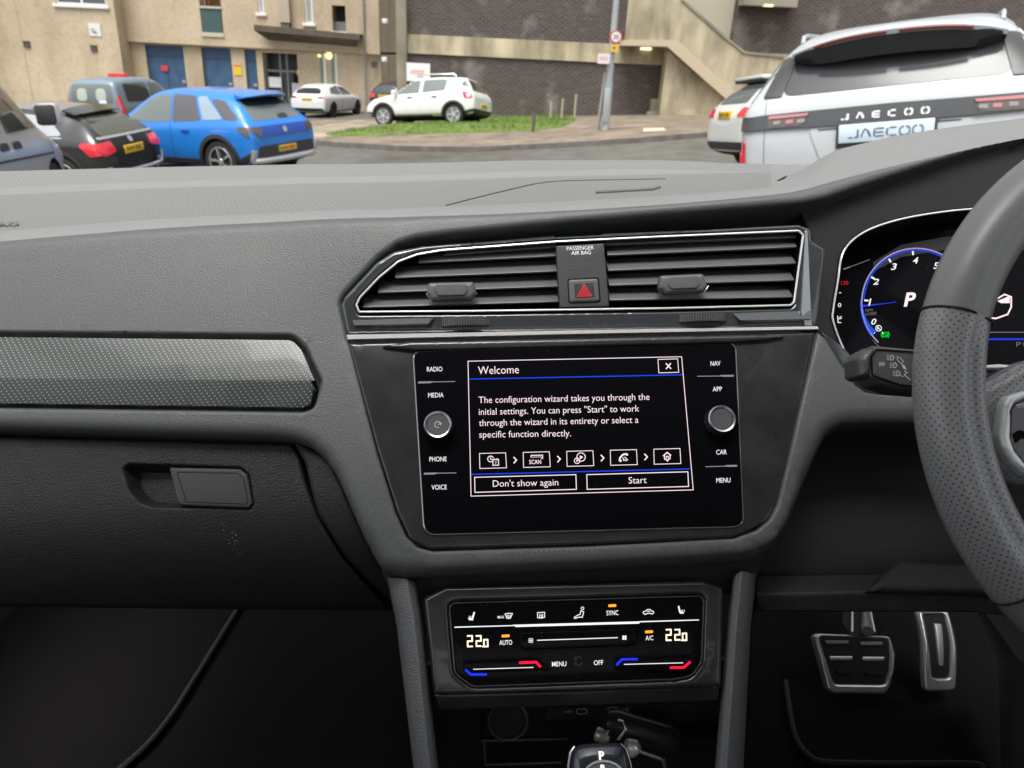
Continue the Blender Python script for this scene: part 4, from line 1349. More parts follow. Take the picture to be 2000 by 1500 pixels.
# ------------------------------------------------------------------ white hatchback beside the SUV, half hidden
white = paint('gloss_white', (0.70, 0.71, 0.70), 0.25, .5)
c = Car('parked_hatchback', 'white hatchback with yellow plate half hidden behind the pearl SUV', 'hatchback', P_AUD, hatch_stations(4.3, 1.8, 1.43, zb=.93, rear_rake=.55, boot=.95), white, (-1.3, 1.32), .32, .88)
c.rear(soft([(-.58, .99), (.58, .99), (.48, 1.33), (-.48, 1.33)], .05), m_autol, 'rear_window', .005)
m = MB(); m.box((-.56, -1.84, 1.35), (.56, -1.45, 1.40)); m.build('roof_spoiler', white, c.o, bevel=.015)
m = MB(); m.box((-.54, -1.81, 1.315), (.54, -1.5, 1.35)); m.build('spoiler_underside', m_clad, c.o)
for sg in (-1, 1):
    c.rear(soft([(sg * .48, .80), (sg * .86, .78), (sg * .87, .92), (sg * .60, .93)], .02), m_lampr, 'tail_lamp', .012)
    c.side(soft([(-2.08, .80), (-1.78, .86), (-1.85, .93), (-2.05, .92)], .02), sg, m_lampr, 'tail_lamp', .012)
    c.side(soft([(-1.45, 1.0), (-.2, .96), (.9, .95), (.35, 1.33), (-.6, 1.36), (-1.2, 1.30)], .05), sg, m_auto, 'side_window', .005)
c.rear(soft([(-.75, .30), (.75, .30), (.8, .42), (-.8, .42)], .03), m_clad, 'bumper_valance', .012)
c.plate(0, .82, .52, .115, m_platey, seed=2)

# ------------------------------------------------------------------ blue electric crossover
blue = paint('electric_blue', (0.018, 0.185, 0.60), 0.25, .5)
w = .935
st = [(-2.23, .42, .72, .78, .80, .70), (-2.2, .34, .92, .97, .88, .78), (-2.10, .28, 1.02, 1.08, .92, .79), (-1.90, .25, 1.05, 1.30, .93, .73), (-1.72, .25, 1.05, 1.46, .935, .68), (-1.45, .24, 1.04, 1.56, .935, .66), (-.9, .24, 1.02, 1.61, .935, .66), (-.1, .24, 1.0, 1.63, .935, .67), (.35, .24, .99, 1.58, .935, .66),
      (.85, .24, .98, 1.28, .93, .72), (1.15, .24, .98, 1.08, .925, .79), (1.7, .25, .96, 1.03, .92, .78), (2.05, .3, .85, .95, .88, .72), (2.2, .36, .7, .8, .78, .6), (2.23, .4, .6, .66, .7, .5)]
c = Car('parked_crossover', 'bright blue crossover with grey wheel arches and silver rear bumper', 'car', P_BLU, st, blue, (-1.385, 1.385), .375, .91, clad=True, nspoke=5, arch_pad=.05)
c.rear(soft([(-.66, 1.09), (.66, 1.09), (.56, 1.44), (-.56, 1.44)], .05), m_autol, 'rear_window', .005)
c.rear(soft([(-.55, 1.33), (.55, 1.33), (.52, 1.50), (-.52, 1.50)], .05), mat('spoiler_black', (0.018, 0.019, 0.024), .3), 'spoiler_underside', .012)
c.rear(soft([(.02, 1.11), (.30, 1.11), (.27, 1.18), (.05, 1.17)], .03), m_clad, 'wiper', .02)
m = MB(); m.loft([[(x, -1.96 + .12 * (abs(x) / .6) ** 3, 1.515 - .03 * (abs(x) / .6) ** 2), (x, -1.65, 1.575 - .04 * (abs(x) / .6) ** 2), (x, -1.65, 1.50 - .04 * (abs(x) / .6) ** 2), (x, -1.94 + .12 * (abs(x) / .6) ** 3, 1.49 - .03 * (abs(x) / .6) ** 2)] for x in np.linspace(-.6, .6, 13)], cap0=True, cap1=True); m.build('roof_spoiler', blue, c.o, angle=50)
dkblue = paint('deep_blue', (0.012, 0.06, 0.36), .3, .4)
c.rear(soft([(-.62, .82), (.62, .82), (.62, .995), (-.62, .995)], .02), dkblue, 'tail_panel', .012)
Lr = c.rear_ink(.02).circle((0, .91), .055).build('tail_emblem', m_silv, c.o)
for sg in (-1, 1):
    c.rear(soft([(sg * .63, .79), (sg * .92, .95), (sg * .90, 1.0), (sg * .62, 1.0)], .02), m_lampd, 'tail_lamp', .014)
    c.side(soft([(-2.15, .80), (-1.92, .95), (-1.90, 1.01), (-2.12, 1.0)], .02), sg, m_lampd, 'tail_lamp', .012)
    c.side(soft([(-.30, 1.055), (.92, 1.03), (.50, 1.33), (.22, 1.49), (-.22, 1.53)], .04), sg, m_autol, 'side_window', .006)
    c.side(soft([(-1.02, 1.09), (-.34, 1.055), (-.27, 1.53), (-.80, 1.51)], .04), sg, mat('auto_glass_grey', (0.09, 0.085, 0.09), .1, coat=.3), 'side_window', .006)
    c.side(soft([(-1.55, 1.12), (-1.08, 1.10), (-.86, 1.49), (-1.05, 1.50)], .03), sg, mat('pillar_pale', (0.27, 0.33, 0.40), .25, coat=.3), 'rear_pillar', .007)
    c.side(soft([(-1.93, 1.10), (-1.58, 1.11), (-1.15, 1.48), (-1.5, 1.42)], .04), sg, mat('auto_glass_grey', (0.09, 0.085, 0.09), .1, coat=.3), 'side_window', .006)
    for y in (-.62, .45): c.side(soft([(y - .13, .885), (y + .05, .885), (y + .05, .925), (y - .13, .925)], .015), sg, dkblue, 'door_handle', .022)
    for y in (-.30, .98): c.side([(y, .4), (y + .008, .4), (y + .02, 1.0), (y + .012, 1.0)], sg, m_under, 'door_seam', .003)
    c.side(soft([(-.93, .25), (.95, .25), (.95, .40), (-.93, .40)], .02), sg, m_clad, 'sill_trim', .012)
    m = MB(); m.box((min(sg * .90, sg * 1.08), .72, 1.02), (max(sg * .90, sg * 1.08), .86, 1.17)); m.build('door_mirror', m_clad, c.o, bevel=.035)
    c.side([(-2.20, .33), (-1.87, .30), (-1.87, .44), (-2.20, .58)], sg, m_clad, 'bumper_trim', .012)
c.rear(soft([(-.80, .46), (.80, .46), (.76, .66), (-.76, .66)], .03), m_clad, 'bumper_inset', .010)
bar_on(c, [(-.87, .60), (-.86, .44), (-.80, .405), (-.4, .395), (0, .39), (.4, .395), (.80, .405), (.86, .44), (.87, .60)], .058, m_silv)
c.rear(soft([(-.80, .24), (.80, .24), (.86, .355), (-.86, .355)], .02), m_clad, 'bumper_valance', .02)
c.plate(0, .575, .52, .115, mat('plate_orange', (0.75, 0.36, 0.06), .4), seed=3)
m = MB(); m.box((-.26, -2.262, .52), (-.225, -2.25, .63)); m.build('plate_flash', mat('plate_green', (0.1, 0.5, 0.08), .4), c.o)

# ------------------------------------------------------------------ black hatchback in front of it
blackp = paint('gloss_black', (0.02, 0.021, 0.024), 0.2, .6)
c = Car('parked_hatchback', 'black hatchback with big red tail lamps and yellow plate, in front of the blue crossover', 'hatchback', P_BLK, hatch_stations(4.0, 1.74, 1.40, zb=.92, rear_rake=.62, wt=.55), blackp, (-1.22, 1.25), .33, .85, clad=False)
c.rear(soft([(-.60, .98), (.60, .98), (.50, 1.28), (-.50, 1.28)], .05), mat('auto_glass_olive', (0.09, 0.088, 0.065), .08, coat=.3), 'rear_window', .005)
m = MB(); m.loft([[(x, -1.54 + .1 * (abs(x) / .55) ** 3, 1.335 - .03 * (abs(x) / .55) ** 2), (x, -1.2, 1.40 - .03 * (abs(x) / .55) ** 2), (x, -1.2, 1.34), (x, -1.52 + .1 * (abs(x) / .55) ** 3, 1.31 - .03 * (abs(x) / .55) ** 2)] for x in np.linspace(-.55, .55, 11)], cap0=True, cap1=True); m.build('roof_spoiler', blackp, c.o, angle=50)
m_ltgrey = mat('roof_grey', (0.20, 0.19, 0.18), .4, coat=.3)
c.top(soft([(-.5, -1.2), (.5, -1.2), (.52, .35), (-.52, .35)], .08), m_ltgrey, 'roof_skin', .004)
c.rear(soft([(-.42, .55), (.42, .55), (.45, .93), (-.45, .93)], .04), m_under, 'tail_panel', .006)
c.rear(soft([(-.70, .955), (.70, .955), (.68, .985), (-.68, .985)], .01), m_silv, 'tailgate_lip', .02)
c.rear_ink(.02).circle((0, .90), .05).build('tail_emblem', m_silv, c.o)
for sg in (-1, 1):
    c.rear(soft([(sg * .46, .75), (sg * .74, .70), (sg * .84, .90), (sg * .50, .91)], .03), m_lampr, 'tail_lamp', .016)
    c.side(soft([(-1.98, .72), (-1.80, .70), (-1.62, .86), (-1.66, .91), (-1.95, .90)], .03), sg, m_lampr, 'tail_lamp', .014)
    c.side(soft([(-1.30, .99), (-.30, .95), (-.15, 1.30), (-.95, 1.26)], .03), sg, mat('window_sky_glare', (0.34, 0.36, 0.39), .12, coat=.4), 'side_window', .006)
    c.side(soft([(-.22, .95), (.85, .93), (.35, 1.28), (-.07, 1.30)], .03), sg, m_autol, 'side_window', .006)
    for y in (-.27, .95): c.side([(y, .36), (y + .01, .36), (y + .03, .96), (y + .02, .96)], sg, m_under, 'door_seam', .003)
    c.side([(-1.30, .955), (.88, .905), (.88, .915), (-1.30, .967)], sg, m_silv, 'window_moulding', .01)
    c.rear(soft([(sg * .40, .30), (sg * .60, .30), (sg * .60, .38), (sg * .40, .38)], .03), m_silv, 'exhaust_trim', .02)
    c.rear(soft([(sg * .44, .315), (sg * .57, .315), (sg * .57, .365), (sg * .44, .365)], .02), m_under, 'exhaust_mouth', .024)
    c.rear(soft([(sg * .62, .46), (sg * .72, .46), (sg * .72, .52), (sg * .62, .52)], .02), m_silv, 'rear_reflector', .014)
    a = np.linspace(-.1, math.pi + .1, 24); R1, R0 = .44, .40
    c.side([(-1.22 + R1 * math.cos(t), .33 + R1 * math.sin(t)) for t in a] + [(-1.22 + R0 * math.cos(t), .33 + R0 * math.sin(t)) for t in a[::-1]], sg, m_clad, 'arch_trim', .012)
    m = MB(); m.box((min(sg * .84, sg * 1.0), .62, .95), (max(sg * .84, sg * 1.0), .76, 1.08)); m.build('door_mirror', blackp, c.o, bevel=.03)
bar_on(c, [(-.40, .40), (0, .40), (.4, .40), (.72, .42), (.78, .46), (.80, .60)], .032, m_silv)
c.plate(0, .745, .50, .13, m_platey, seed=4)

# ------------------------------------------------------------------ silver van at the left edge
silver = paint('silver_paint', (0.40, 0.405, 0.41), 0.32, .35)
st = [(-2.4, .4, .95, 1.1, .84, .76), (-2.36, .3, 1.02, 1.5, .90, .76), (-2.2, .25, 1.02, 1.82, .93, .74), (-1.2, .24, 1.02, 1.88, .94, .76), (-.1, .24, 1.01, 1.88, .94, .76), (.45, .24, 1.0, 1.84, .94, .74), (.85, .24, 1.0, 1.70, .94, .73), (1.2, .24, .99, 1.40, .935, .76), (1.52, .24, .97, 1.14, .93, .80), (1.8, .25, .93, 1.03, .92, .78), (2.05, .28, .84, .93, .88, .70), (2.2, .34, .66, .72, .80, .58), (2.25, .4, .56, .60, .72, .45)]
c = Car('parked_van', 'silver van cut off by the left edge, its door mirror and two door handles showing', 'van', P_VAN, st, silver, (-1.35, 1.42), .34, .92, rim=m_rimw)
c.front(soft([(-.72, 1.16), (.72, 1.16), (.60, 1.68), (-.60, 1.68)], .06), m_auto, 'windscreen', .005)
for sg in (-1, 1):
    c.side(soft([(.10, 1.06), (1.45, 1.10), (1.30, 1.22), (.76, 1.66), (.14, 1.72)], .04), sg, mat('auto_glass_moss', (0.05, 0.055, 0.045), .08, coat=.3), 'side_window', .006)
    c.side(soft([(-1.4, 1.06), (-.06, 1.06), (-.04, 1.72), (-1.4, 1.72)], .05), sg, m_auto, 'side_window', .006)
    for y in (.24, -.16): c.side(soft([(y - .11, .90), (y + .11, .90), (y + .11, .975), (y - .11, .975)], .03), sg, m_clad, 'door_handle', .02)
    c.side(soft([(-2.2, .80), (1.5, .78), (1.5, .80), (-2.2, .825)], .004), sg, m_clad, 'side_moulding', .01)
    c.side(soft([(2.08, .66), (1.78, .72), (1.74, .86), (2.0, .86)], .03), sg, m_silv, 'headlight', .012)
    c.side([(1.50, .30), (1.512, .30), (1.515, .95), (1.503, .95)], sg, m_under, 'door_seam', .003)
    mb_ = MB(); x0, x1 = (.93, 1.15) if sg > 0 else (-1.15, -.93)
    mb_.box((x0, 1.105, 1.10), (x1, 1.34, 1.34)); mr = mb_.build('door_mirror', white, c.o, bevel=.045)
    mb_ = MB(); mb_.box((x0 + .005, 1.07, 1.11), (x1 - .005, 1.13, 1.33)); mb_.build('mirror_back', m_clad, mr, bevel=.03)
c.front(soft([(-.6, .40), (.6, .40), (.62, .52), (-.62, .52)], .03), m_clad, 'lower_grille', .01)

# ------------------------------------------------------------------ taxi van behind the black car
taxc = paint('slate_blue', (0.16, 0.22, 0.27), 0.3, .4)
st = [(-2.2, .42, .9, 1.0, .84, .78), (-2.17, .32, 1.1, 1.45, .90, .78), (-2.1, .27, 1.1, 1.74, .92, .76), (-1.95, .25, 1.1, 1.83, .925, .74), (-1.2, .25, 1.1, 1.87, .925, .74), (-.2, .25, 1.09, 1.87, .925, .74), (.4, .25, 1.08, 1.80, .925, .72), (.95, .25, 1.06, 1.40, .92, .74), (1.25, .25, 1.04, 1.14, .91, .78), (1.7, .27, .98, 1.05, .9, .76), (2.05, .32, .8, .9, .86, .7), (2.18, .4, .65, .7, .74, .55)]
c = Car('taxi_van', 'slate blue taxi van with small red roof sign, behind the black hatchback', 'taxi', P_TAX, st, taxc, (-1.35, 1.38), .33, .9)
c.rear(soft([(-.70, 1.13), (.68, 1.13), (.64, 1.68), (-.64, 1.68)], .10), m_autol, 'rear_window', .005)
for x in (-.32, .30): c.rear(soft([(x - .17, 1.20), (x + .17, 1.20), (x + .15, 1.56), (x - .15, 1.56)], .13), mat('seat_reflection', (0.42, 0.46, 0.40), .3), 'headrest_view', .008)
c.rear(soft([(.22, 1.10), (.46, 1.10), (.46, 1.22), (.22, 1.22)], .01), mat('sticker_white', (0.7, 0.76, 0.82), .4), 'window_sticker', .01)
for sg in (-1, 1):
    c.rear(soft([(sg * .80, .80), (sg * .92, .80), (sg * .90, 1.36), (sg * .83, 1.36)], .02), m_lampr, 'tail_lamp', .012)
    c.side(soft([(-2.13, .80), (-1.98, .84), (-2.05, 1.36), (-2.12, 1.38)], .02), sg, m_lampr, 'tail_lamp', .012)
    c.side(soft([(-1.75, 1.16), (-.42, 1.14), (-.45, 1.70), (-1.70, 1.70)], .10), sg, m_auto, 'side_window', .006)
    c.side(soft([(-.32, 1.14), (.85, 1.12), (.3, 1.66), (-.30, 1.70)], .06), sg, m_auto, 'side_window', .006)
    m = MB(); m.box((min(sg * .9, sg * 1.1), .82, 1.08), (max(sg * .9, sg * 1.1), .95, 1.28)); m.build('door_mirror', m_clad, c.o, bevel=.03)
c.rear(soft([(-.85, .40), (.85, .40), (.85, .62), (-.85, .62)], .03), m_clad, 'rear_bumper', .02)
m = MB(); m.box((-.30, -.75, 1.87), (.30, -.55, 1.97)); m.build('taxi_sign', mat('taxi_red', (0.62, 0.05, 0.05), .35, emit=(.8, .05, .05), estr=.15), c.o, bevel=.03)
c.plate(0, .78, .52, .12, m_platey, seed=5)

# ------------------------------------------------------------------ white hatchback by the flats
c = Car('parked_hatchback', 'white hatchback with dark rear window parked by the entrance of the flats', 'hatchback', P_FOC, hatch_stations(4.35, 1.82, 1.46, zb=.95, rear_rake=.55), white, (-1.35, 1.35), .33, .88, rim=m_rimd, rimmat=m_rimd)
c.rear(soft([(-.64, 1.05), (.64, 1.05), (.52, 1.30), (-.52, 1.30)], .05), m_under, 'rear_window', .006)
for sg in (-1, 1):
    c.rear(soft([(sg * .45, .86), (sg * .86, .85), (sg * .84, .97), (sg * .60, .95)], .02), mat('lamp_dark_red', (0.2, 0.02, 0.03), .2, coat=.4), 'tail_lamp', .012)
    c.side(soft([(-1.4, 1.05), (-.35, .99), (.85, .96), (.3, 1.30), (-.5, 1.37), (-1.15, 1.28)], .05), sg, m_auto, 'side_window', .006)
    for y in (-.40, .92): c.side([(y, .36), (y + .014, .36), (y + .03, .96), (y + .016, .96)], sg, mat('shut_line', (0.16, .16, .16), .6), 'door_seam', .003)
    c.side(soft([(-.42, .97), (-.36, .97), (-.30, 1.36), (-.36, 1.36)], 0), sg, white, 'door_pillar', .009)
c.rear(soft([(-.80, .22), (.80, .22), (.72, .44), (-.72, .44)], .04), m_under, 'bumper_valance', .012)
c.rear_ink(.014).circle((0, 1.0), .05).build('tail_emblem', m_silv, c.o)
c.plate(0, .82, .52, .12, m_platey, seed=6)

# ------------------------------------------------------------------ dark hatchback and a white estate in the gap
c = Car('parked_hatchback', 'dark hatchback with red lamps and yellow plate between the white cars', 'hatchback', P_DRK, hatch_stations(4.1, 1.75, 1.5, zb=.95, rear_rake=.4), paint('dark_plum', (0.03, 0.022, 0.026), .25, .5), (-1.3, 1.3), .31, .85)
c.rear(soft([(-.60, 1.0), (.60, 1.0), (.5, 1.36), (-.5, 1.36)], .05), m_auto, 'rear_window', .006)
for sg in (-1, 1):
    c.rear(soft([(sg * .50, .78), (sg * .86, .78), (sg * .82, .98), (sg * .55, .96)], .03), m_lampr, 'tail_lamp', .012)
    c.side(soft([(-1.3, 1.02), (.8, .98), (.3, 1.33), (-1.1, 1.33)], .05), sg, m_autol, 'side_window', .006)
c.plate(0, .84, .52, .13, m_platey, seed=7)
c = Car('parked_estate', 'white car glimpsed in the gap between the two buildings', 'car', P_WES, hatch_stations(4.4, 1.8, 1.5, zb=.95, rear_rake=.35), white, (-1.3, 1.3), .32, .86)
c.rear(soft([(-.62, 1.0), (.62, 1.0), (.5, 1.36), (-.5, 1.36)], .05), m_auto, 'rear_window', .006)
for sg in (-1, 1):
    c.side(soft([(-1.4, 1.02), (.8, .98), (.3, 1.36), (-1.1, 1.36)], .05), sg, m_auto, 'side_window', .006)
    c.rear(soft([(sg * .55, .80), (sg * .86, .80), (sg * .82, .98), (sg * .6, .96)], .03), m_lampr, 'tail_lamp', .012)

# ------------------------------------------------------------------ white high-riding hatchback on the grass bank
w = .87
st = [(-2.04, .45, .75, .80, .74, .66), (-2.0, .36, .92, .97, .82, .74), (-1.9, .30, 1.0, 1.06, .85, .74), (-1.78, .27, 1.01, 1.32, .865, .66), (-1.66, .26, 1.01, 1.47, .87, .60), (-1.4, .25, 1.0, 1.53, .87, .60), (-.7, .25, .98, 1.56, .87, .61), (0, .25, .96, 1.55, .87, .61), (.3, .25, .95, 1.49, .87, .60), (.75, .25, .95, 1.20, .865, .64), (1.05, .25, .94, 1.02, .86, .72), (1.6, .27, .88, .94, .85, .70), (1.9, .32, .74, .84, .80, .62), (2.02, .40, .6, .66, .68, .48), (2.04, .44, .55, .58, .6, .4)]
c = Car('parked_hatchback', 'white high-riding hatchback with roof rails, parked nose down on the grass bank', 'hatchback', P_DAC, st, white, (-1.30, 1.29), .325, .84, clad=True, nspoke=5, rim=mat('alloy_mid', (0.3, 0.3, 0.31), .4, metal=.6))
c.rear(soft([(-.58, 1.06), (.58, 1.06), (.50, 1.42), (-.50, 1.42)], .06), m_auto, 'rear_window', .006)
for sg in (-1, 1):
    c.side(soft([(-.05, 1.02), (.98, .99), (.35, 1.40), (-.05, 1.44)], .05), sg, m_autol, 'side_window', .006)
    c.side(soft([(-.98, 1.08), (-.17, 1.03), (-.17, 1.44), (-.90, 1.45), (-1.02, 1.40)], .05), sg, m_autol, 'side_window', .006)
    c.side(soft([(-1.95, 1.04), (-1.72, 1.08), (-1.52, 1.30), (-1.62, 1.38), (-1.80, 1.30)], .03), sg, m_auto, 'rear_quarter_glass', .006)
    c.side(soft([(-1.98, .80), (-1.70, .82), (-1.62, 1.0), (-1.68, 1.03), (-1.95, .98)], .04), sg, m_lampr, 'tail_lamp', .012)
    c.side(soft([(-1.92, .84), (-1.80, .84), (-1.76, .96), (-1.90, .96)], .03), sg, m_silv, 'reversing_lamp', .018)
    for y in (-.62, .28): c.side(soft([(y - .1, .87), (y + .08, .87), (y + .08, .91), (y - .1, .91)], .015), sg, m_clad, 'door_handle', .02)
    for y in (-.11, .92): c.side([(y, .42), (y + .012, .42), (y + .012, .98), (y, .98)], sg, m_silv, 'door_seam', .003)
    c.side(soft([(-.9, .25), (.9, .25), (.88, .36), (-.88, .36)], .03), sg, m_clad, 'sill_trim', .012)
    m = MB(); m.tube([(sg * .55, -1.30, 1.53), (sg * .56, -1.2, 1.595), (sg * .57, -.2, 1.62), (sg * .56, .05, 1.61), (sg * .55, .15, 1.54)], .022, 8); m.build('roof_rail', m_silv, c.o)
    m = MB(); m.box((min(sg * .84, sg * 1.02), .72, .98), (max(sg * .84, sg * 1.02), .88, 1.12)); m.build('door_mirror', white, c.o, bevel=.03)
    c.side([(-2.0, .34), (-1.72, .30), (-1.72, .44), (-2.0, .50)], sg, m_clad, 'bumper_trim', .012)
    c.side(soft([(1.95, .36), (1.72, .32), (1.72, .46), (1.95, .48)], .02), sg, m_clad, 'bumper_trim', .012)
    c.front(soft([(sg * .45, .66), (sg * .78, .68), (sg * .80, .82), (sg * .50, .78)], .03), m_silv, 'headlight', .012)
c.rear(soft([(-.78, .34), (.78, .34), (.8, .50), (-.8, .50)], .03), m_clad, 'bumper_valance', .015)
c.plate(0, .62, .50, .14, m_platey, seed=8)
# ================================================================== THE CAR WE SIT IN
# ------------------------------------------------------------------ interior materials
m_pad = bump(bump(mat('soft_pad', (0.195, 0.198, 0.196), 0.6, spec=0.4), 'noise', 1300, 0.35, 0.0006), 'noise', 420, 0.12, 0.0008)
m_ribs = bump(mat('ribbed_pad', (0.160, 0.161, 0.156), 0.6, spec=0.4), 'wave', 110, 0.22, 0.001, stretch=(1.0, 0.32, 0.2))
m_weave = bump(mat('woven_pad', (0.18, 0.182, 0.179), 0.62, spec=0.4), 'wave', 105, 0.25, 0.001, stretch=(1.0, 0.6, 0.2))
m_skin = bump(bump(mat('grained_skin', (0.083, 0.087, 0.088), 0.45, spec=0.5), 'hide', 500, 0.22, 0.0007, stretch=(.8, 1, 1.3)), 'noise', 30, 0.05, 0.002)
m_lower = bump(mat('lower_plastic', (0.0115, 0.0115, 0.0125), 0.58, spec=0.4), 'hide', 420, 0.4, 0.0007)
m_cons = bump(mat('console_skin_lit', (0.15, 0.155, 0.16), 0.44, spec=0.5), 'hide', 420, 0.36, 0.0008)  # dash skin in a lighter copy, making up for weak light on the rails
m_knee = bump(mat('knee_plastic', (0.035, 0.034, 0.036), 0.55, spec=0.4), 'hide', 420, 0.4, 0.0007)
m_dark = mat('black_plastic', (0.012, 0.012, 0.013), 0.55, spec=0.4)
m_slat = mat('slat_plastic', (0.105, 0.104, 0.106), 0.42, spec=0.5)
m_void = mat('unlit_cavity', (0.004, 0.004, 0.0045), 0.8, spec=0.1)
m_bezel = mat('graphite_lacquer', (0.04, 0.045, 0.05), 0.14, spec=0.6, coat=0.6)
m_bezel2 = speck(vary(mat('charcoal_lacquer', (0.03, 0.03, 0.032), 0.22, spec=0.5, coat=0.25), 40, 0.25, 3), 260, 0.035, (0.22, 0.22, 0.22))
m_chrome = mat('chrome_trim', (0.93, 0.93, 0.93), 0.25, metal=0.5)
m_alu = mat('brushed_aluminium', (0.62, 0.63, 0.63), 0.3, metal=1.0)
m_glass = speck(mat('screen_glass', (0.004, 0.004, 0.0055), 0.07, spec=0.05), 230, 0.03, (0.16, 0.16, 0.17))
m_clim = speck(mat('climate_glass', (0.005, 0.005, 0.006), 0.08, spec=0.05), 330, 0.05, (0.14, 0.14, 0.14))
m_white = glow('print_white', (0.8, 0.8, 0.82), 0.8)
m_pinkw = glow('screen_white', (1.0, 0.80, 0.85), 0.72)
m_grayl = glow('print_grey', (0.5, 0.52, 0.58), 0.32)
m_blue = glow('screen_blue', (0.02, 0.07, 0.9), 0.55)
m_dim = glow('print_dim', (0.5, 0.52, 0.54), 0.2)
m_amber = glow('lamp_amber', (1.0, 0.32, 0.02), 1.0)
m_red = glow('lamp_red', (1.0, 0.01, 0.05), 0.85)
m_blueL = glow('lamp_blue', (0.01, 0.03, 1.0), 1.0)
m_digit = glow('display_digit', (1.0, 0.9, 0.62), 0.95)
m_green = glow('lamp_green', (0.0, 0.75, 0.05), 0.7)
m_paintw = mat('printed_symbol', (0.62, 0.63, 0.64), 0.6)
m_tri = mat('hazard_red', (0.55, 0.02, 0.03), 0.4, emit=(0.8, 0.02, 0.04), estr=0.12)
m_decor = mat('woven_decor', (0.038, 0.045, 0.041), 0.34, spec=0.5, coat=0.2)
dots(m_decor, 0.0046, 0.00235, 0.00060, (0.30, 0.33, 0.31), skew=0.33)
m_leather = bump(mat('smooth_leather', (0.21, 0.214, 0.216), 0.32, spec=0.5), 'noise', 700, 0.15, 0.0005)
m_perf = bump(mat('perforated_leather', (0.27, 0.275, 0.28), 0.3, spec=0.7, coat=0.12), 'noise', 800, 0.15, 0.0005)
dots(m_perf, 0.0044, 0.0021, 0.00046, (0.05, 0.051, 0.053), skew=0.5, depth=-0.0010)
m_pedal = mat('pedal_steel', (0.8, 0.8, 0.77), 0.25, metal=0.65)
m_rubber = mat('pedal_rubber', (0.018, 0.018, 0.018), 0.7)
m_carpet = bump(mat('carpet', (0.015, 0.0135, 0.015), 0.95, spec=0.1), 'noise', 900, 0.6, 0.002)
m_piping = mat('mat_piping', (0.05, 0.048, 0.047), 0.8)
m_trim = bump(mat('light_headlining', (0.68, 0.68, 0.66), 0.9, spec=0.1), 'noise', 500, 0.2, 0.001)
m_seat = bump(mat('seat_cloth', (0.1, 0.1, 0.1), 0.85), 'noise', 400, 0.3, 0.001)

IN = CARW
TILT = 33.5
O_S = at_depth((1130, 860), 0.62)
S = Pl(O_S, TILT)


def hb(A):
    """the dash face: flat in the middle, falling away towards the passenger's door"""
    x = A[:, 0] + 0.13
    return -0.036 * (np.sqrt(x * x + 0.0016) - x)


def px(p, hf=hb): return S.px(p, hf)


def sa(p, hf=hb):
    return S.px([p], hf)[0]


dash = thing('dashboard', 'dark grey car dashboard with centre screen, air vents and glove box', 'dashboard', tuple(S.P([[0, 0]], 0.0)[0]), frame=IN)

# ------------------------------------------------------------------ the grained face of the dash
crease_px = arr([(-300, 503), (-150, 489), (0, 474), (150, 461), (300, 449), (450, 440), (600, 432), (700, 428), (800, 425), (900, 422), (1000, 418),
                 (1150, 410), (1300, 400), (1430, 389), (1540, 377), (1620, 357), (1700, 336), (1780, 317), (1850, 301), (2000, 270), (2150, 246), (2300, 226)])
lower_px = [(2300, 905), (1980, 850), (1790, 832), (1700, 832), (1652, 834), (1624, 850), (1606, 884), (1580, 945), (1550, 1025), (1522, 1068), (1480, 1094),
            (1350, 1104), (1200, 1112), (1000, 1121), (860, 1128), (790, 1130), (757, 1122), (738, 1108), (722, 1080), (690, 1010), (655, 930), (632, 895), (606, 872), (575, 860),
            (530, 855), (300, 848), (0, 838), (-300, 828)]
hole_px = [(666, 592), (672, 578), (705, 545), (742, 508), (778, 484), (815, 473), (870, 466), (1100, 443), (1300, 426), (1500, 410), (1560, 405), (1600, 397), (1680, 369), (1755, 345), (1895, 302), (2000, 277), (2150, 252), (2260, 238),
           (2260, 800), (1900, 782), (1775, 772), (1715, 770), (1690, 765), (1672, 752), (1640, 705), (1612, 660), (1598, 648), (1545, 880), (1520, 985), (1505, 1015), (1480, 1036), (1435, 1052), (1150, 1067), (845, 1077), (815, 1069), (793, 1048), (772, 1000), (735, 880), (682, 672)]
hole_as = px(hole_px)
decor_px = smooth_poly([(-300, 650), (0, 655), (572, 661), (592, 683), (620, 745), (608, 792), (590, 798), (0, 790), (-300, 784)], [0, 0, 26, 8, 5, 12, 8, 0, 0], 4)
decor_as = px(decor_px)
S_BROW = sa((1200, 440))[1]; S_STRIP = sa((1140, 655))[1]


ER_TOP = 0.012


def brow(A):
    return 0.010 * sstep(A[:, 1], S_STRIP, S_BROW) * sstep(A[:, 0], -0.27, -0.12)


crease_as = crom(px(crease_px, lambda A: hb(A) + brow(A) - ER_TOP * .95), 6)
ER_C = np.minimum(ER_TOP, 0.42 * dist(hole_as, crease_as))
er_top = lambda A: np.interp(A[:, 0], crease_as[:, 0], ER_C)
crease_as = crom(px(crease_px, lambda A: hb(A) + brow(A) - er_top(A) * .95), 6)
skin_outer = np.vstack([crease_as, px(lower_px)])


def skin_h(A):
    h = hb(A)
    # the brow over the vents stands a little proud, the ledge below the decor strip rolls under
    h = h + brow(A)
    d = sdf(decor_as, A)
    h = h - 0.012 * sstep(d, -0.0045, 0.0015)
    return h


def skin_er(A):
    return np.where(A[:, 1] > 0.10, er_top(A), np.where(A[:, 0] > -0.17, 0.016, 0.012))


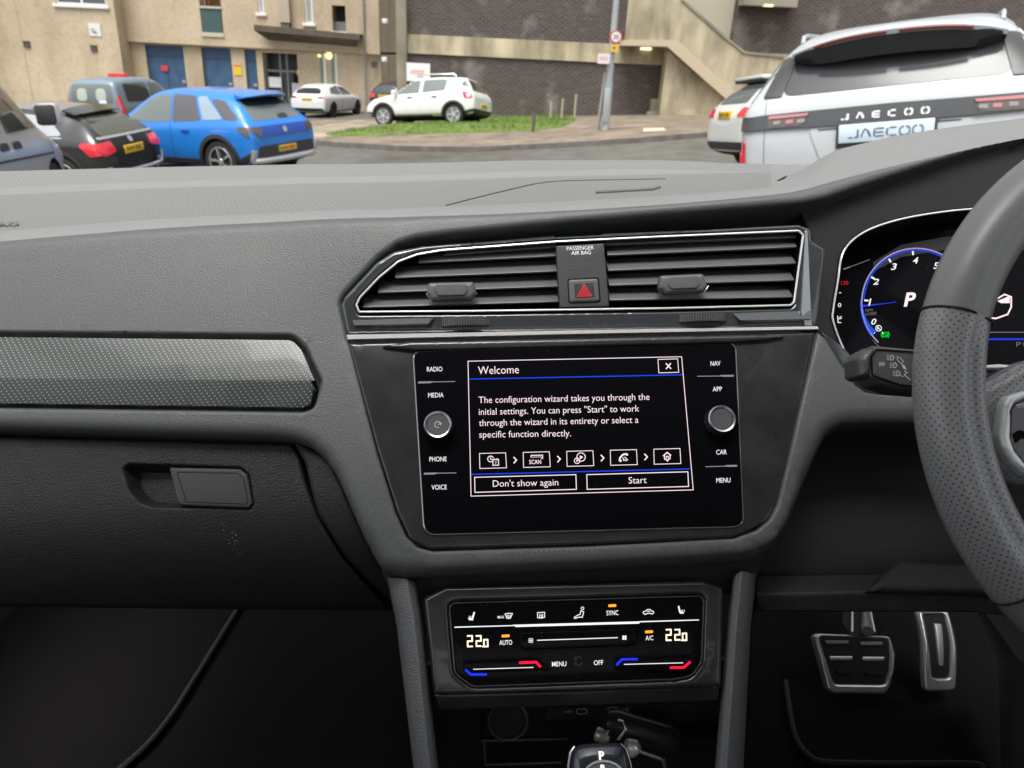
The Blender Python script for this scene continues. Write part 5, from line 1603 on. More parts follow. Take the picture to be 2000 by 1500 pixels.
mb = MB()
panel(mb, S, skin_outer, [hole_as], skin_h, er=lambda A: np.where(dist(hole_as, A) < np.minimum(0.012, dist(crease_as, A, False)), np.where(A[:, 1] > S_STRIP, 0.005, 0.0022), skin_er(A)),
      back=-0.05, grid=0.009, step=0.004, feats=[(decor_as, [-0.006, -0.0045, -0.003, -0.0015, 0.0, 0.0015, 0.003])])
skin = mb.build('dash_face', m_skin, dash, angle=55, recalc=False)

# ------------------------------------------------------------------ top pad, running forward to the windscreen
cre3 = S.P(crease_as, skin_h(crease_as) - er_top(crease_as) * .97)
cpx = crom(crease_px, 6)


def ylines(x, pts):
    p = arr(pts); return np.interp(x, p[:, 0], p[:, 1])


def on_vertical(p, Y):
    d = ray_c(p); return d * (Y / d[:, 1])[:, None]


n = len(cpx); X = cpx[:, 0]
far = on_vertical(np.stack([X, ylines(X, [(-300, 356), (0, 340), (300, 332), (600, 326), (1000, 324), (1450, 323), (2300, 322)])], 1), 1.22)
hoodw = sstep(X, 1470, 1640)
sil = on_vertical(np.stack([X, ylines(X, [(-300, 300), (1430, 352), (1530, 349), (1562, 332), (1600, 313), (1640, 298), (1740, 275), (1850, 261), (2000, 248), (2300, 212)])], 1), 0.90)
rows = []
ts = [0, .006, .014, .03, .055, .075, .085, .1, .13, .18, .24, .3, .36, .4, .44, .5, .56, .6, .62, .64, .68, .75, .85, .93, 1.0]
for t in ts:
    lin = cre3 + (far - cre3) * t
    lin[:, 2] += 0.004 * sstep(t, 0, .012) - 0.006 * sstep(t, .07, .09) * (1 - 0.7 * sstep(X, 700, 1100)) + 0.006 * sstep(t, .595, .625) * (1 - sstep(X, 1250, 1500))
    # over the instruments: rise to the silhouette, then fall to the screen
    Ys = (sil[:, 1] - cre3[:, 1]) / (far[:, 1] - cre3[:, 1])
    u = np.clip(t / np.maximum(Ys, 1e-3), 0, 1)
    up_ = cre3 + (sil - cre3) * u[:, None]
    up_[:, 2] += 0.014 * np.sin(np.pi * u)
    v = np.clip((t - Ys) / (1 - Ys), 0, 1)
    dn = sil + (far - sil) * v[:, None]
    dn[:, 2] = sil[:, 2] + (far[:, 2] - sil[:, 2]) * sstep(v, -0.25, 0.75)
    hood = np.where((t <= Ys)[:, None], up_, dn)
    rows.append(lin + (hood - lin) * hoodw[:, None])
rows = np.array(rows)
mb = MB(); nr = len(ts)
uv = [(p[0], p[1]) for r in rows for p in r]
mb.add(rows.reshape(-1, 3), [], uv)
for i in range(nr - 1):
    for k in range(n - 1):
        xm = X[k]
        mi = 0
        if 0.08 < ts[i] < 0.6:
            mi = 1 if xm < 1500 else 0
        if ts[i] >= 0.64 and xm < 1500: mi = 2
        mb.f.append((i * n + k, i * n + k + 1, (i + 1) * n + k + 1, (i + 1) * n + k)); mb.mi.append(mi)
# closed underside at the windscreen end
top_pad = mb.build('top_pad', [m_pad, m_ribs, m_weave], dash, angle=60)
PADT = BVHTree.FromPolygons([tuple(p) for p in rows.reshape(-1, 3)], [f for f in mb.f])


def on_pad(P2, lift=0.0012):
    out = []
    for d in ray_c(P2):
        hit = PADT.ray_cast(Vector((0, 0, 0)), Vector(d))
        out.append(np.array(hit[0]) + arr([0, 0, lift]) if hit[0] is not None else d)
    return np.array(out)


mb = MB(); mb.tube(on_pad(crom(arr([(872, 402), (930, 387), (1000, 370), (1050, 359), (1100, 354), (1180, 352), (1300, 350)]), 5), 0.0), 0.0011, 6)
mb.build('pad_seam', mat('pad_shadow_gap', (0.05, 0.05, 0.05), 0.8), top_pad)
mb = MB(); q = on_pad(arr([(1163, 375.5), (1210, 373), (1268, 369.5), (1278, 367.5), (1290, 364.5), (1291, 367), (1276, 372), (1164, 378.5)]), 0.0015)
mb.add(np.vstack([q, q + arr([0, 0, -.004])]), [tuple(range(8))] + [(i, (i + 1) % 8, 8 + (i + 1) % 8, 8 + i) for i in range(8)])
mb.build('sensor_slot', m_slat, top_pad)
Ink(lambda P: on_pad(P, 0.002)).text('AIRBAG', (-70, 451), (36, 442), -8, 0.02).build('embossed_lettering', m_slat, top_pad)
mb = MB(); mb.tube(on_pad(arr([(1519, 354), (1530, 350), (1536, 345)]), 0.0005), [0.0006, 0.0016, 0.0008], 6)
mb.build('pad_seam', m_dark, top_pad)

# ------------------------------------------------------------------ woven decor strip across the passenger side
mid_as = px(arr([(-300, 737), (0, 742), (618, 747)]))
dec_mid = lambda a: np.interp(a, mid_as[:, 0], mid_as[:, 1])


def decor_h(A):
    m = dec_mid(A[:, 0]); d = A[:, 1] - m
    return hb(A) + np.where(d > 0, 0.004 - d * 0.12, 0.004 + d * 0.30)


# an exact crease: insert the ridge line
mb = MB()
oa = offset(decor_as, 0.0012)
up_half = []; lo_half = []
oa_r = resample(ccw(oa), 0.005)
ridge = arr([(a, dec_mid(np.array([a]))[0]) for a in np.arange(oa_r[:, 0].min(), oa_r[:, 0].max(), 0.006)])
ridge = ridge[inside(oa_r, ridge)]
dm = lambda A: A[:, 1] - dec_mid(A[:, 0])
for sgn in (1, -1):
    keep = oa_r[dm(oa_r) * sgn > 0.0006]
    # order: walk the boundary so the kept run is contiguous
    ok = dm(oa_r) * sgn > 0.0006
    st = next(i for i in range(len(ok)) if ok[i] and not ok[i - 1])
    run = [oa_r[(st + k) % len(ok)] for k in range(len(ok)) if ok[(st + k) % len(ok)]]
    run = arr(run)
    rd = ridge if np.linalg.norm(run[-1] - ridge[0]) < np.linalg.norm(run[-1] - ridge[-1]) else ridge[::-1]
    panel(mb, S, np.vstack([run, rd]), [], decor_h, er=0.0004, back=-0.012, grid=0.014, step=0.006)
decor = mb.build('decor_strip', m_decor, dash, angle=25, recalc=False)

# ------------------------------------------------------------------ vents
P_V0 = S.P(px([(1140, 655)], 0.0), -0.006)[0]
V = Pl(P_V0, 22.0)


def vx(p, h=0.0): return V.px(p, h)


vent_out = smooth_poly([(675, 653), (664, 597), (670, 581), (735, 511), (768, 490), (824, 479), (1090, 461), (1300, 451), (1562, 437), (1586, 446), (1589, 470), (1614, 485), (1598, 636), (1592, 640)],
                       [3, 8, 10, 30, 25, 40, 0, 0, 12, 10, 4, 4, 6, 2], 4)
vent_in = smooth_poly([(701, 611), (695, 596), (702, 581), (740, 541), (778, 510), (815, 496), (862, 488), (1090, 471), (1300, 461), (1559, 450), (1569, 459), (1551, 591), (1544, 598), (1300, 604), (950, 609)],
                      [6, 6, 8, 20, 16, 30, 10, 0, 0, 8, 8, 8, 8, 0, 0], 4)
vi = vx(vent_in)
vb = MB()
panel(vb, V, vx(vent_out), [offset(vi, -0.0004)], 0.0, er=0.004, back=-0.02, grid=0.012, step=0.004)
bez = vb.build('vent_bezel', m_bezel, dash, angle=50, recalc=False)
# lower lip of the bezel: the bright band there comes from ledges added below
mb = MB(); c3 = V.P(offset(vi, 0.0006), 0.0012); mb.tube(c3, 0.00095, 8, closed=True)
mb.build('chrome_surround', m_chrome, bez)
st = smooth_poly([(677, 653.5), (1100, 645.5), (1596, 637), (1599, 642.5), (1100, 653), (679, 663.5)], 0)
tp_, bt_ = crom(vx([(677, 653.5), (1100, 645.5), (1350, 641), (1597, 637)], .004), 10), crom(vx([(679, 663.5), (1100, 653.5), (1350, 648.5), (1599, 643.5)], .004), 10)
dn_ = arr([0, .0005])
mb = MB(); mb.loft([[V.P([b_], -0.008)[0], V.P([b_], 0.003)[0], V.P([b_ + dn_], 0.004)[0], V.P([t_ - dn_], 0.004)[0], V.P([t_], 0.003)[0], V.P([t_], -0.008)[0]] for t_, b_ in zip(tp_, bt_)], cap0=True, cap1=True)
mb.build('chrome_strip', m_chrome, dash, angle=30)
# duct behind the slats
mb = MB()
Vd = lambda A, h: V.P(A, h)
loopa = resample(vi, 0.01)
mb.loft([Vd(loopa, 0.0), Vd(loopa, -0.05)], cap1=True)
mb.build('vent_duct', m_void, bez, angle=30)


def slat_band(xa, ya, xb, yb, k):
    """a blade: front edge along the pixel line, running back into the duct"""
    a, b = vx([(xa, ya), (xb, yb)], -0.004)
    m = MB(); nseg = 10
    # the blade leans: its back edge sits higher, so its upper face shows
    dep = 0.017
    def prof(q):
        f = V.P([q], -0.004)[0]
        return [f, f + arr([0, 0.0012, -0.0016]), f + arr([0, dep, 0.0034]), f + arr([0, dep, 0.0066]), f + arr([0, 0.0016, 0.0010])]
    m.loft([prof(a + (b - a) * t) for t in np.linspace(0, 1, nseg)], cap0=True, cap1=True)
    return m


left_slats = [((817, 512.5), (1087, 499.5)), ((771, 542), (1088, 529.5)), ((738, 571), (1090, 559)), ((708, 600), (1091, 589))]
right_slats = [((1187, 498), (1557, 482)), ((1188, 528), (1555, 514)), ((1190, 557), (1552, 547)), ((1191, 586), (1549, 580))]
for (a, b) in left_slats + right_slats:
    slat_band(a[0], a[1], b[0], b[1], 0).build('vent_slat', m_slat, bez, angle=30, bevel=0.0005)
# the bright end facet of the bezel, canted towards the driver's window, its lacquer lightened to paint in the reflection
fq = smooth_poly([(1574, 448), (1586, 452), (1588, 470), (1612, 486), (1597, 634), (1572, 636), (1562, 612), (1566, 560)], 3)
fa = vx(fq, 0.002); fx0 = fa[:, 0].min()
mb = MB(); panel(mb, V, fa, [], lambda A: 0.0045 - (A[:, 0] - fx0) * 0.42, er=0.0006, back=-0.012, grid=0.02, step=0.006)
mb.build('end_facet', mat('facet_lacquer_lit', (0.30, 0.335, 0.355), 0.2, metal=0.6, spec=0.7, coat=0.8), bez, angle=50, recalc=False)
# ledges added under the vents, shaped to reflect the sky as a bright band
for lt_, lb_ in (([(688, 625), (770, 622.5), (848, 620.5)], [(692, 636.5), (770, 635), (836, 633)]), ([(1432, 612), (1510, 609), (1586, 606.5)], [(1446, 627), (1510, 626), (1584, 624.5)])):
    T_, B_ = crom(vx(lt_, .002), 8), crom(vx(lb_, .005), 8); m_ = MB()
    m_.loft([[V.P([b_], -.004)[0], V.P([b_], .0045)[0], V.P([b_ + arr([0, .0006])], .0052)[0], V.P([t_], .0012)[0], V.P([t_], -.004)[0]] for t_, b_ in zip(T_, B_)], cap0=True, cap1=True)
    m_.build('bezel_glint_ledge', m_bezel, bez, angle=30)
# the top blade row behind the upper edge
for (a, b) in (((868, 494), (1087, 478)), ((1182, 474), (1556, 459))):
    slat_band(a[0], a[1] + 4, b[0], b[1] + 4, 0).build('vent_slat', m_slat, bez, angle=30, bevel=0.0005)


def solid(pl, pts, h0, h1, er, name, material, parent, r=0, grid=0.008, step=0.003):
    P_ = smooth_poly(pts, r) if r else arr(pts)
    m = MB(); panel(m, pl, pl.px(P_, h1), [], h1, er=er, back=-(h1 - h0), grid=grid, step=step)
    return m.build(name, material, parent, angle=50, recalc=False)


for tab in ([(836, 551), (925, 549), (931, 572), (920, 585), (842, 587), (833, 573)], [(1290, 537), (1375, 533), (1384, 558), (1375, 571), (1302, 574), (1288, 562)]):
    t0 = solid(V, tab, 0.001, 0.010, 0.004, 'vent_tab', m_slat, dash, r=6)
    t1 = arr(tab); c = t1.mean(0); t1 = c + (t1 - c) * 0.66 - arr([0, 3])
    solid(V, t1, 0.0095, 0.0112, 0.001, 'tab_face', m_slat, t0, r=5)
    e = V.P(vx(arr(tab)[[2, 3, 4, 5]], 0.0035), 0.0035); mb = MB(); mb.tube(e, 0.0006, 6); mb.build('chrome_edge', m_chrome, t0)
# knurled thumbwheels
m_knurl = mat('knurled_plastic', (0.035, 0.035, 0.037), 0.4)
dots(m_knurl, 0.0022, 0.0016, 0.0006, (0.14, 0.14, 0.14), skew=0.0, depth=0.0006)
for (x0, y0, x1, y1) in ((863, 629.5, 955, 627.5), (1326, 622, 1418, 619.5)):
    a = V.P(vx([(x0, y0)], 0.0), 0.0)[0]; b = V.P(vx([(x1, y1)], 0.0), 0.0)[0]
    L = np.linalg.norm(b - a); ex = (b - a) / L; mid = (a + b) / 2
    R_ = 0.030; hw = math.asin(L / 2 / R_)
    loops = []; uvs = []
    for k in range(17):
        an = -hw + 2 * hw * k / 16
        c = mid + ex * R_ * math.sin(an) + V.n * (R_ * (math.cos(an) - math.cos(hw)) + 0.0005)
        loops.append([c + V.up * 0.0035, c - V.up * 0.0035, c - V.up * 0.0035 - V.n * 0.004, c + V.up * 0.0035 - V.n * 0.004])
        uvs += [(R_ * an, 0.0035), (R_ * an, -0.0035), (R_ * an, -0.005), (R_ * an, 0.005)]
    mb = MB(); mb.loft(loops, cap0=True, cap1=True, uv=uvs); mb.build('thumbwheel', m_knurl, bez, angle=35)

# centre block with the hazard switch
cb = solid(V, [(1086, 480), (1180, 475), (1190, 598), (1094, 601)], -0.012, 0.0012, 0.001, 'switch_block', bump(mat('block_plastic', (0.05, 0.05, 0.053), 0.5), 'noise', 1200, .1, .0004), dash)
VI = lambda h: (lambda P_: V.P(V.px(P_, h), h))
Ink(VI(0.0016)).text('PASSENGER', (1107, 489), (1160, 486.8), -7.2, 0.003).text('AIR BAG', (1116, 498), (1154, 496.4), -7.2, 0.003).build('warning_lettering', m_white, cb)
Ink(VI(0.0016)).text('OFF', (1113, 508), (1128, 507.2), -5.5).text('ON', (1146, 506.5), (1156, 506), -5.5).line([(1116, 525), (1130, 524.4)], 2).circle((1153, 523.5), 4, 1.2).build('unlit_lettering', mat('unlit_print', (0.075, 0.075, 0.078), 0.6), cb)
hz0 = solid(V, [(1108, 544), (1170, 541), (1174, 590), (1110, 593)], -0.002, 0.0016, 0.0008, 'switch_gap', m_void, cb, r=5)
hz = solid(V, [(1110.5, 546), (1168.5, 543.3), (1172, 588), (1112.5, 590.5)], 0.0, 0.0036, 0.002, 'hazard_switch', m_slat, dash, r=5)
solid(V, [(1122, 553), (1159, 551.5), (1162, 580), (1123, 582)], 0.0034, 0.0040, 0.0005, 'switch_dish', mat('switch_dish', (0.03, 0.03, 0.032), 0.5), hz, r=4)
ti = Ink(VI(0.0044))
ti.line([(1141, 557), (1128, 579), (1155, 577.6)], 2.2, True).line([(1141, 563.5), (1134, 575.6), (1148.6, 574.8)], 2.0, True).poly([(1141, 568), (1138, 573.4), (1144.6, 573)])
ti.build('hazard_triangle', m_tri, hz)

# ------------------------------------------------------------------ centre screen: lacquered bezel, glass, knobs, what it shows
sb_px = smooth_poly([(679, 669), (1100, 658), (1594, 647), (1546, 880), (1519, 985), (1500, 1020), (1432, 1051), (1150, 1064), (838, 1074), (800, 1056), (774, 1000), (736, 880)],
                    [2, 0, 3, 0, 30, 25, 45, 0, 40, 25, 20, 0], 5)
HB = -0.004
mb = MB(); panel(mb, S, S.px(sb_px, HB), [], HB, er=0.003, back=-0.02, grid=0.02, step=0.005)
sbez = mb.build('screen_bezel', m_bezel2, dash, angle=50, recalc=False)
# the two hollows over the screen
gl_px = smooth_poly([(808, 686), (1436, 670), (1452, 1027), (830, 1043)], [16, 16, 20, 22], 6)
HG = HB + 0.0022
# a small wedge-shaped hood between the screen and the chrome strip
hd = smooth_poly([(735, 676), (800, 666), (1100, 660), (1480, 652), (1545, 655), (1500, 664), (1432, 669), (810, 685)], 3)
solid(S, hd, HB - 0.002, HB + 0.0045, 0.003, 'screen_hood', m_bezel2, sbez, grid=0.01)
rim = MB(); rim.tube(S.P(offset(S.px(gl_px, HG), -0.0003), HB + 0.0006), 0.0010, 6, closed=True)
scr = MB(); panel(scr, S, S.px(gl_px, HG), [], HG, er=0.0006, back=-0.004, grid=0, step=0.008)
screen = scr.build('infotainment_screen', m_glass, dash, angle=50, recalc=False)
rim.build('screen_edge', mat('screen_edge', (0.35, 0.35, 0.36), 0.25, metal=0.8), screen)
HI = HG + 0.0004
SI = lambda h=HI: (lambda P_: S.P(S.px(P_, h), h))
zz = lambda x, y: (780 + 0.35 * x, 640 + 0.35 * y)      # the photo's close-up grid, in its pixels

fr = [zz(383, 187), zz(1575, 162), zz(1640, 905), zz(400, 940)]
Ink(SI()).line(fr, 1.3, True).build('dialog_frame', m_pinkw, screen)
Ink(SI()).line([zz(390, 287), zz(1582, 263)], 2.2).line([zz(400, 819), zz(1622, 788)], 2.2).build('dialog_rule', m_blue, screen)
tx = Ink(SI()); B_ = -0.006
tx.text('Welcome', zz(440, 260), zz(667, 254), -15.2, B_)
tx.text('The configuration wizard takes you through the', zz(443, 421), zz(1396, 403), -12.6, B_)
tx.text('initial settings. You can press "Start" to work', zz(444, 487), zz(1338, 468), -12.6, B_)
tx.text('through the wizard in its entirety or select a', zz(445, 549), zz(1334, 531), -12.6, B_)
tx.text('specific function directly.', zz(446, 614), zz(958, 606), -12.6, B_)
tx.build('dialog_text', m_pinkw, screen)
bt = Ink(SI()).line([zz(420, 835), zz(985, 820), zz(988, 902), zz(422, 919)], 1.5, True).text("Don't show again", zz(522, 888), zz(887, 880), -12.6, B_)
bt.build('dialog_button', m_pinkw, screen)
Ink(SI()).line([zz(1046, 820), zz(1610, 804), zz(1614, 886), zz(1048, 902)], 1.5, True).text('Start', zz(1280, 870), zz(1380, 867), -12.6, B_).build('dialog_button', m_pinkw, screen)
Ink(SI()).line([zz(1443, 177), zz(1553, 174), zz(1559, 249), zz(1448, 252)], 1.2, True).line([zz(1487, 199), zz(1516, 229)], 2.2).line([zz(1515, 198), zz(1488, 230)], 2.2).build('close_button', m_pinkw, screen)
for (x0, y0, kind) in ((447, 702, 'clock'), (691, 696, 'scan'), (934, 690, 'media'), (1177, 684, 'phone'), (1420, 678, 'home')):
    ic = Ink(SI()); q = lambda dx, dy: zz(x0 + dx, y0 + dy - dx * 0.027)
    ic.line([q(0, 0), q(146, 0), q(151, 84), q(2, 84)], 1.2, True)
    if kind == 'clock':
        ic.circle(q(62, 32), 5.6, 1.5, a0=30, a1=340).line([q(62, 22), q(62, 34), q(70, 34)], 1.4)
        ic.line([q(74, 36), q(106, 36), q(107, 68), q(75, 68)], 1.5, True).line([q(83, 30), q(83, 40)], 1.5).line([q(98, 30), q(98, 40)], 1.5).text('7', q(86, 64), q(96, 64), -6)
    elif kind == 'scan':
        ic.line([q(44, 30), q(44, 18), q(108, 18), q(108, 36), q(100, 36)], 1.6).text('SCAN', q(34, 66), q(100, 66), -8, 0.006)
        for k in range(5): ic.line([q(52 + 11 * k, 28), q(57 + 11 * k, 28)], 1.8)
    elif kind == 'media':
        ic.circle(q(80, 34), 8.2, 1.5).poly([q(73, 24), q(92, 35), q(74, 46)]).circle(q(58, 54), 5.4, 1.4).poly([q(56, 46), q(62, 54), q(57, 62), q(53, 55)])
    elif kind == 'phone':
        ic.line([q(52, 62), q(54, 44), q(70, 26), q(92, 22)], 3.0).line([q(52, 62), q(62, 58)], 4.0).line([q(92, 22), q(94, 32)], 4.0)
        ic.line([q(72, 52), q(92, 62)], 1.6).line([q(80, 40), q(98, 58)], 1.6).line([q(70, 40), q(76, 62)], 1.3)
    else:
        ic.line([q(52, 40), q(74, 20), q(96, 38)], 2.0).line([q(59, 36), q(60, 58), q(70, 58)], 1.6).line([q(90, 34), q(91, 56), q(82, 57)], 1.6).line([q(69, 56), q(69, 42), q(81, 42), q(81, 56)], 1.5).poly([q(66, 60), q(87, 60), q(76, 72)])
    ic.build('setup_icon', m_pinkw, screen)
    if kind != 'home':
        x, y = x0 + 198, y0 + 42 - 5
        Ink(SI()).line([zz(x - 8, y - 17), zz(x + 9, y), zz(x - 7, y + 18)], 2.2).build('arrow_mark', m_pinkw, screen)
for (t, xa, ya, xb, yb) in (('RADIO', 154, 245, 240, 243), ('MEDIA', 161, 390, 247, 388), ('PHONE', 168, 747, 264, 745), ('VOICE', 180, 904, 265, 902),
                            ('NAV', 1737, 213, 1792, 211), ('APP', 1749, 356, 1801, 354), ('CAR', 1769, 708, 1827, 706), ('MENU', 1769, 865, 1848, 863)):
    Ink(SI()).text(t, zz(xa, ya), zz(xb, yb), -9, 0.001).build('button_lettering', m_white, screen)
for (xa, ya, xb, yb, side) in ((104, 305, 312, 300, 0), (137, 814, 318, 810, 0), (1662, 271, 1866, 269, 1), (1708, 776, 1885, 771, 1)):
    a, b = arr(zz(xa, ya)), arr(zz(xb, yb)); i2 = Ink(SI())
    i2.line([a, b], 1.5)
    if side == 0: i2.poly([a + (0, -1.5), a + (b - a) * .42 + (0, -1.5), a + (b - a) * .34 + (0, 2.2), a + (0, 2.2)])
    else: i2.poly([a + (b - a) * .62 + (0, -2.0), b + (0, -2.0), b + (0, 1.5), a + (b - a) * .7 + (0, 1.5)])
    i2.build('button_divider', m_grayl, screen)


def knob(cx, cy, r_px, power):
    c = S.px([(cx, cy)], HG + 0.008)[0]
    c3 = S.P([c], HG)[0]
    rr = r_px * 0.62 / 1500
    ring = lambda r, h, nn=64: [c3 + S.ex * r * math.cos(2 * math.pi * k / nn) + S.up * r * math.sin(2 * math.pi * k / nn) + S.n * h for k in range(nn)]
    m = MB(); nn = 64
    kn = lambda r, h: [c3 + (S.ex * math.cos(2 * math.pi * k / nn) + S.up * math.sin(2 * math.pi * k / nn)) * (r + (0.0004 if k % 2 else -0.0003)) + S.n * h for k in range(nn)]
    m.loft([kn(rr, 0), kn(rr, 0.010)])
    kb = m.build('rotary_knob', mat('knob_plastic', (0.05, 0.05, 0.053), 0.35), dash, angle=25)
    m = MB(); m.loft([ring(rr * 1.0, 0.0098), ring(rr * 0.99, 0.0115), ring(rr * 0.92, 0.0122), ring(rr * 0.80, 0.0118), ring(rr * 0.78, 0.0108)])
    m.build('knob_ring', mat('satin_ring', (0.45, 0.46, 0.47), 0.28, metal=1.0), kb, angle=40)
    m = MB(); m.loft([ring(rr * 0.785, 0.0108), ring(rr * 0.74, 0.0114), ring(rr * 0.4, 0.0112), ring(rr * 0.02, 0.0111)], cap1=True)
    m.build('knob_cap', mat('knob_cap', (0.085, 0.09, 0.095), 0.35), kb)
    if power:
        Ink(lambda P_: c3 + P_[:, :1] * S.ex + P_[:, 1:2] * S.up + S.n * 0.0119).circle((0, 0), 0.0024, 0.0005, a0=-20, a1=300).line([(0, 0), (0.0034, 0.0012)], 0.0005).build('power_symbol', m_paintw, kb)


knob(855.5, 831, 27, True)
knob(1408, 820, 27.5, False)
# ------------------------------------------------------------------ glove box and the panels round it
GK = sa((300, 955), 0.0)[1]


def hg(A):
    x = np.maximum(0, GK - A[:, 1])
    return hb(A) - 0.020 - 5.5 * x * x


gb_px = smooth_poly([(-300, 842), (0, 852), (570, 865), (582, 885), (596, 940), (622, 1010), (668, 1088), (758, 1187), (758, 1193), (400, 1190), (-300, 1182)], [0, 0, 6, 6, 20, 20, 20, 4, 0, 0, 0], 4)
hr_px = smooth_poly([(239, 915), (252, 906), (330, 908), (470, 913), (486, 926), (496, 984), (488, 997), (300, 991), (272, 982), (252, 958)], [8, 8, 0, 10, 8, 10, 8, 10, 12, 20], 4)
gb_as = S.px(gb_px, hg); hr_as = S.px(hr_px, hg)


def hg2(A):
    d = sdf(hr_as, A)
    return hg(A) - 0.016 * sstep(d, -0.001, 0.005)


mb = MB(); panel(mb, S, gb_as, [], hg2, er=0.004, back=-0.03, grid=0.011, step=0.005, feats=[(hr_as, [-0.002, -0.001, 0.0, 0.0015, 0.003, 0.005])])
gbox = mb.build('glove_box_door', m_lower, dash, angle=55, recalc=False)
hp = smooth_poly([(328, 912), (468, 915), (483, 927), (493, 983), (486, 993), (352, 988), (343, 978)], [5, 12, 8, 10, 8, 8, 6], 4)
mb = MB(); panel(mb, S, S.px(hp, hg), [], lambda A: hg(A) - 0.001, er=0.002, back=-0.01, grid=0.01, step=0.003)
hnd = mb.build('latch_handle', mat('latch_plastic', (0.028, 0.028, 0.03), 0.5), gbox, angle=50, recalc=False)
hp2 = smooth_poly([(342, 920), (464, 922), (476, 932), (485, 978), (480, 985), (362, 981)], 6)
mb = MB(); panel(mb, S, S.px(hp2, hg), [offset(S.px(hp2, hg), 0.0012)], lambda A: hg(A) - 0.0006, er=0.0005, back=-0.001, grid=0, step=0.004)
mb.build('handle_groove', m_dark, gbox, angle=50, recalc=False)
# scuffs of pale dust under the latch
random.seed(3)
sc_ = Ink(lambda P_: S.P(S.px(P_, hg), hg(S.px(P_, hg)) + 0.0005))
for k in range(26):
    t = random.random(); x = 436 + 34 * t + random.gauss(0, 8); y = 1022 + 64 * t + random.gauss(0, 7); r = random.choice([0.5, 0.7, 0.7, 1.1])
    sc_.poly([(x - r, y), (x, y - r), (x + r * 1.4, y), (x, y + r)])
sc_.build('dust_scuff', mat('pale_dust', (0.3, 0.3, 0.3), 0.9), gbox)
# filler panel between the glove box and the centre column
fl = [(560, 850), (640, 890), (700, 1030), (740, 1118), (800, 1135), (812, 1260), (770, 1260), (756, 1190), (664, 1090), (612, 1000), (588, 900)]
mb = MB(); panel(mb, S, S.px(fl, -0.012), [], lambda A: hg(A) + 0.004, er=0.004, back=-0.04, grid=0.015, step=0.006)
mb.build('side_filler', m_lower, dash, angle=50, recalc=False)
mb = MB(); q = [(-300, 815), (620, 840), (660, 1100), (770, 1180), (770, 1186), (-300, 1172)]
panel(mb, S, S.px(q, -0.07), [], lambda A: hg(A) - 0.045, er=0.001, back=-0.01, grid=0.03, step=0.03)
mb.build('lower_backing', m_void, dash, angle=50, recalc=False)

# ------------------------------------------------------------------ instrument cluster
K = Pl(S.P(px([(1760, 600)], 0.0), -0.03)[0], 24.0)
so = [(1560, 402), (1600, 392), (1755, 339), (1895, 296), (2000, 270), (2150, 246), (2270, 228), (2270, 800), (1900, 790), (1775, 782), (1690, 775), (1664, 756), (1600, 658), (1592, 640), (1597, 560), (1585, 462)]
ch = crom(arr([(1634, 550), (1642, 500), (1662, 470), (1700, 446), (1760, 427), (1835, 414), (1910, 407), (2060, 402), (2200, 404), (2240, 430), (2240, 700), (2210, 745), (2000, 752), (1760, 752), (1695, 750), (1668, 724), (1642, 675), (1625, 628), (1625, 605)]), 6, True)
ka = K.px(ch, 0.0)
mb = MB(); panel(mb, K, K.px(so, 0.0), [ka], 0.0, er=0.002, back=-0.03, grid=0.015, step=0.006)
sur = mb.build('cluster_surround', mat('satin_black', (0.014, 0.014, 0.016), 0.45, spec=0.4), dash, angle=50, recalc=False)
mb = MB(); mb.tube(K.P(offset(ka, 0.0006), 0.001), 0.0009, 8, closed=True); mb.build('chrome_surround', m_chrome, sur)
# lit facet of the trim under the vents' right end
fx = [(1604, 646), (1636, 668), (1661, 690), (1668, 740), (1660, 748), (1645, 722), (1616, 678)]
mb = MB(); panel(mb, K, K.px(smooth_poly(fx, 3), 0.004), [], 0.004, er=0.002, back=-0.01, grid=0, step=0.006); mb.build('trim_facet', m_bezel, sur, angle=50, recalc=False)
ri = resample(ka, 0.006)
cen = ri.mean(0)
mb = MB(); mb.loft([K.P(ri, -0.001), K.P(cen + (ri - cen) * 0.985, -0.014), K.P(cen + (ri - cen) * 0.955, -0.034)])
mb.build('cluster_funnel', m_dark, sur, angle=50)
hk = -0.03
mb = MB(); panel(mb, K, cen + (ri - cen) * 0.965, [], hk, er=0.0005, back=-0.004, grid=0, step=0.01)
clus = mb.build('instrument_display', m_glass, dash, angle=50, recalc=False)
# grey band of the glass border above the dials
KI = lambda h=hk + 0.0006: (lambda P_: K.P(K.px(P_, h), h))
Ink(KI(hk + 0.0003)).poly([(1705, 512), (1760, 478), (1850, 462), (1990, 458), (2200, 470), (2200, 500), (1990, 488), (1850, 487), (1760, 502), (1707, 530)]).build('display_border', mat('display_border', (0.028, 0.029, 0.031), 0.3), clus)
gc = (1790, 592)
gk = Ink(KI()).circle(gc, 107, 2.6, 60, a0=180 - 46, a1=360)
gk.build('dial_arc', glow('dial_lilac', (0.45, 0.4, 0.7), 0.5), clus)
Ink(KI()).circle(gc, 103, 2.4, 60, a0=183, a1=360).build('dial_arc', m_blue, clus)
wd = Ink(KI()); an = np.linspace(144, 183, 12) * D
P1 = [(gc[0] + 110 * math.cos(a), gc[1] + 110 * math.sin(a)) for a in an]; P2 = [(gc[0] + (95 + 12 * (k / 11) ** 0.7) * math.cos(a), gc[1] + (95 + 12 * (k / 11) ** .7) * math.sin(a)) for k, a in enumerate(an)]
wd.poly(P1 + P2[::-1]); wd.build('needle_wedge', glow('wedge_blue', (0.02, 0.1, 0.75), 0.6), clus)
Ink(KI()).poly([(1682, 600), (1750, 589), (1750, 590.5), (1682, 596)]).build('needle', m_blue, clus)
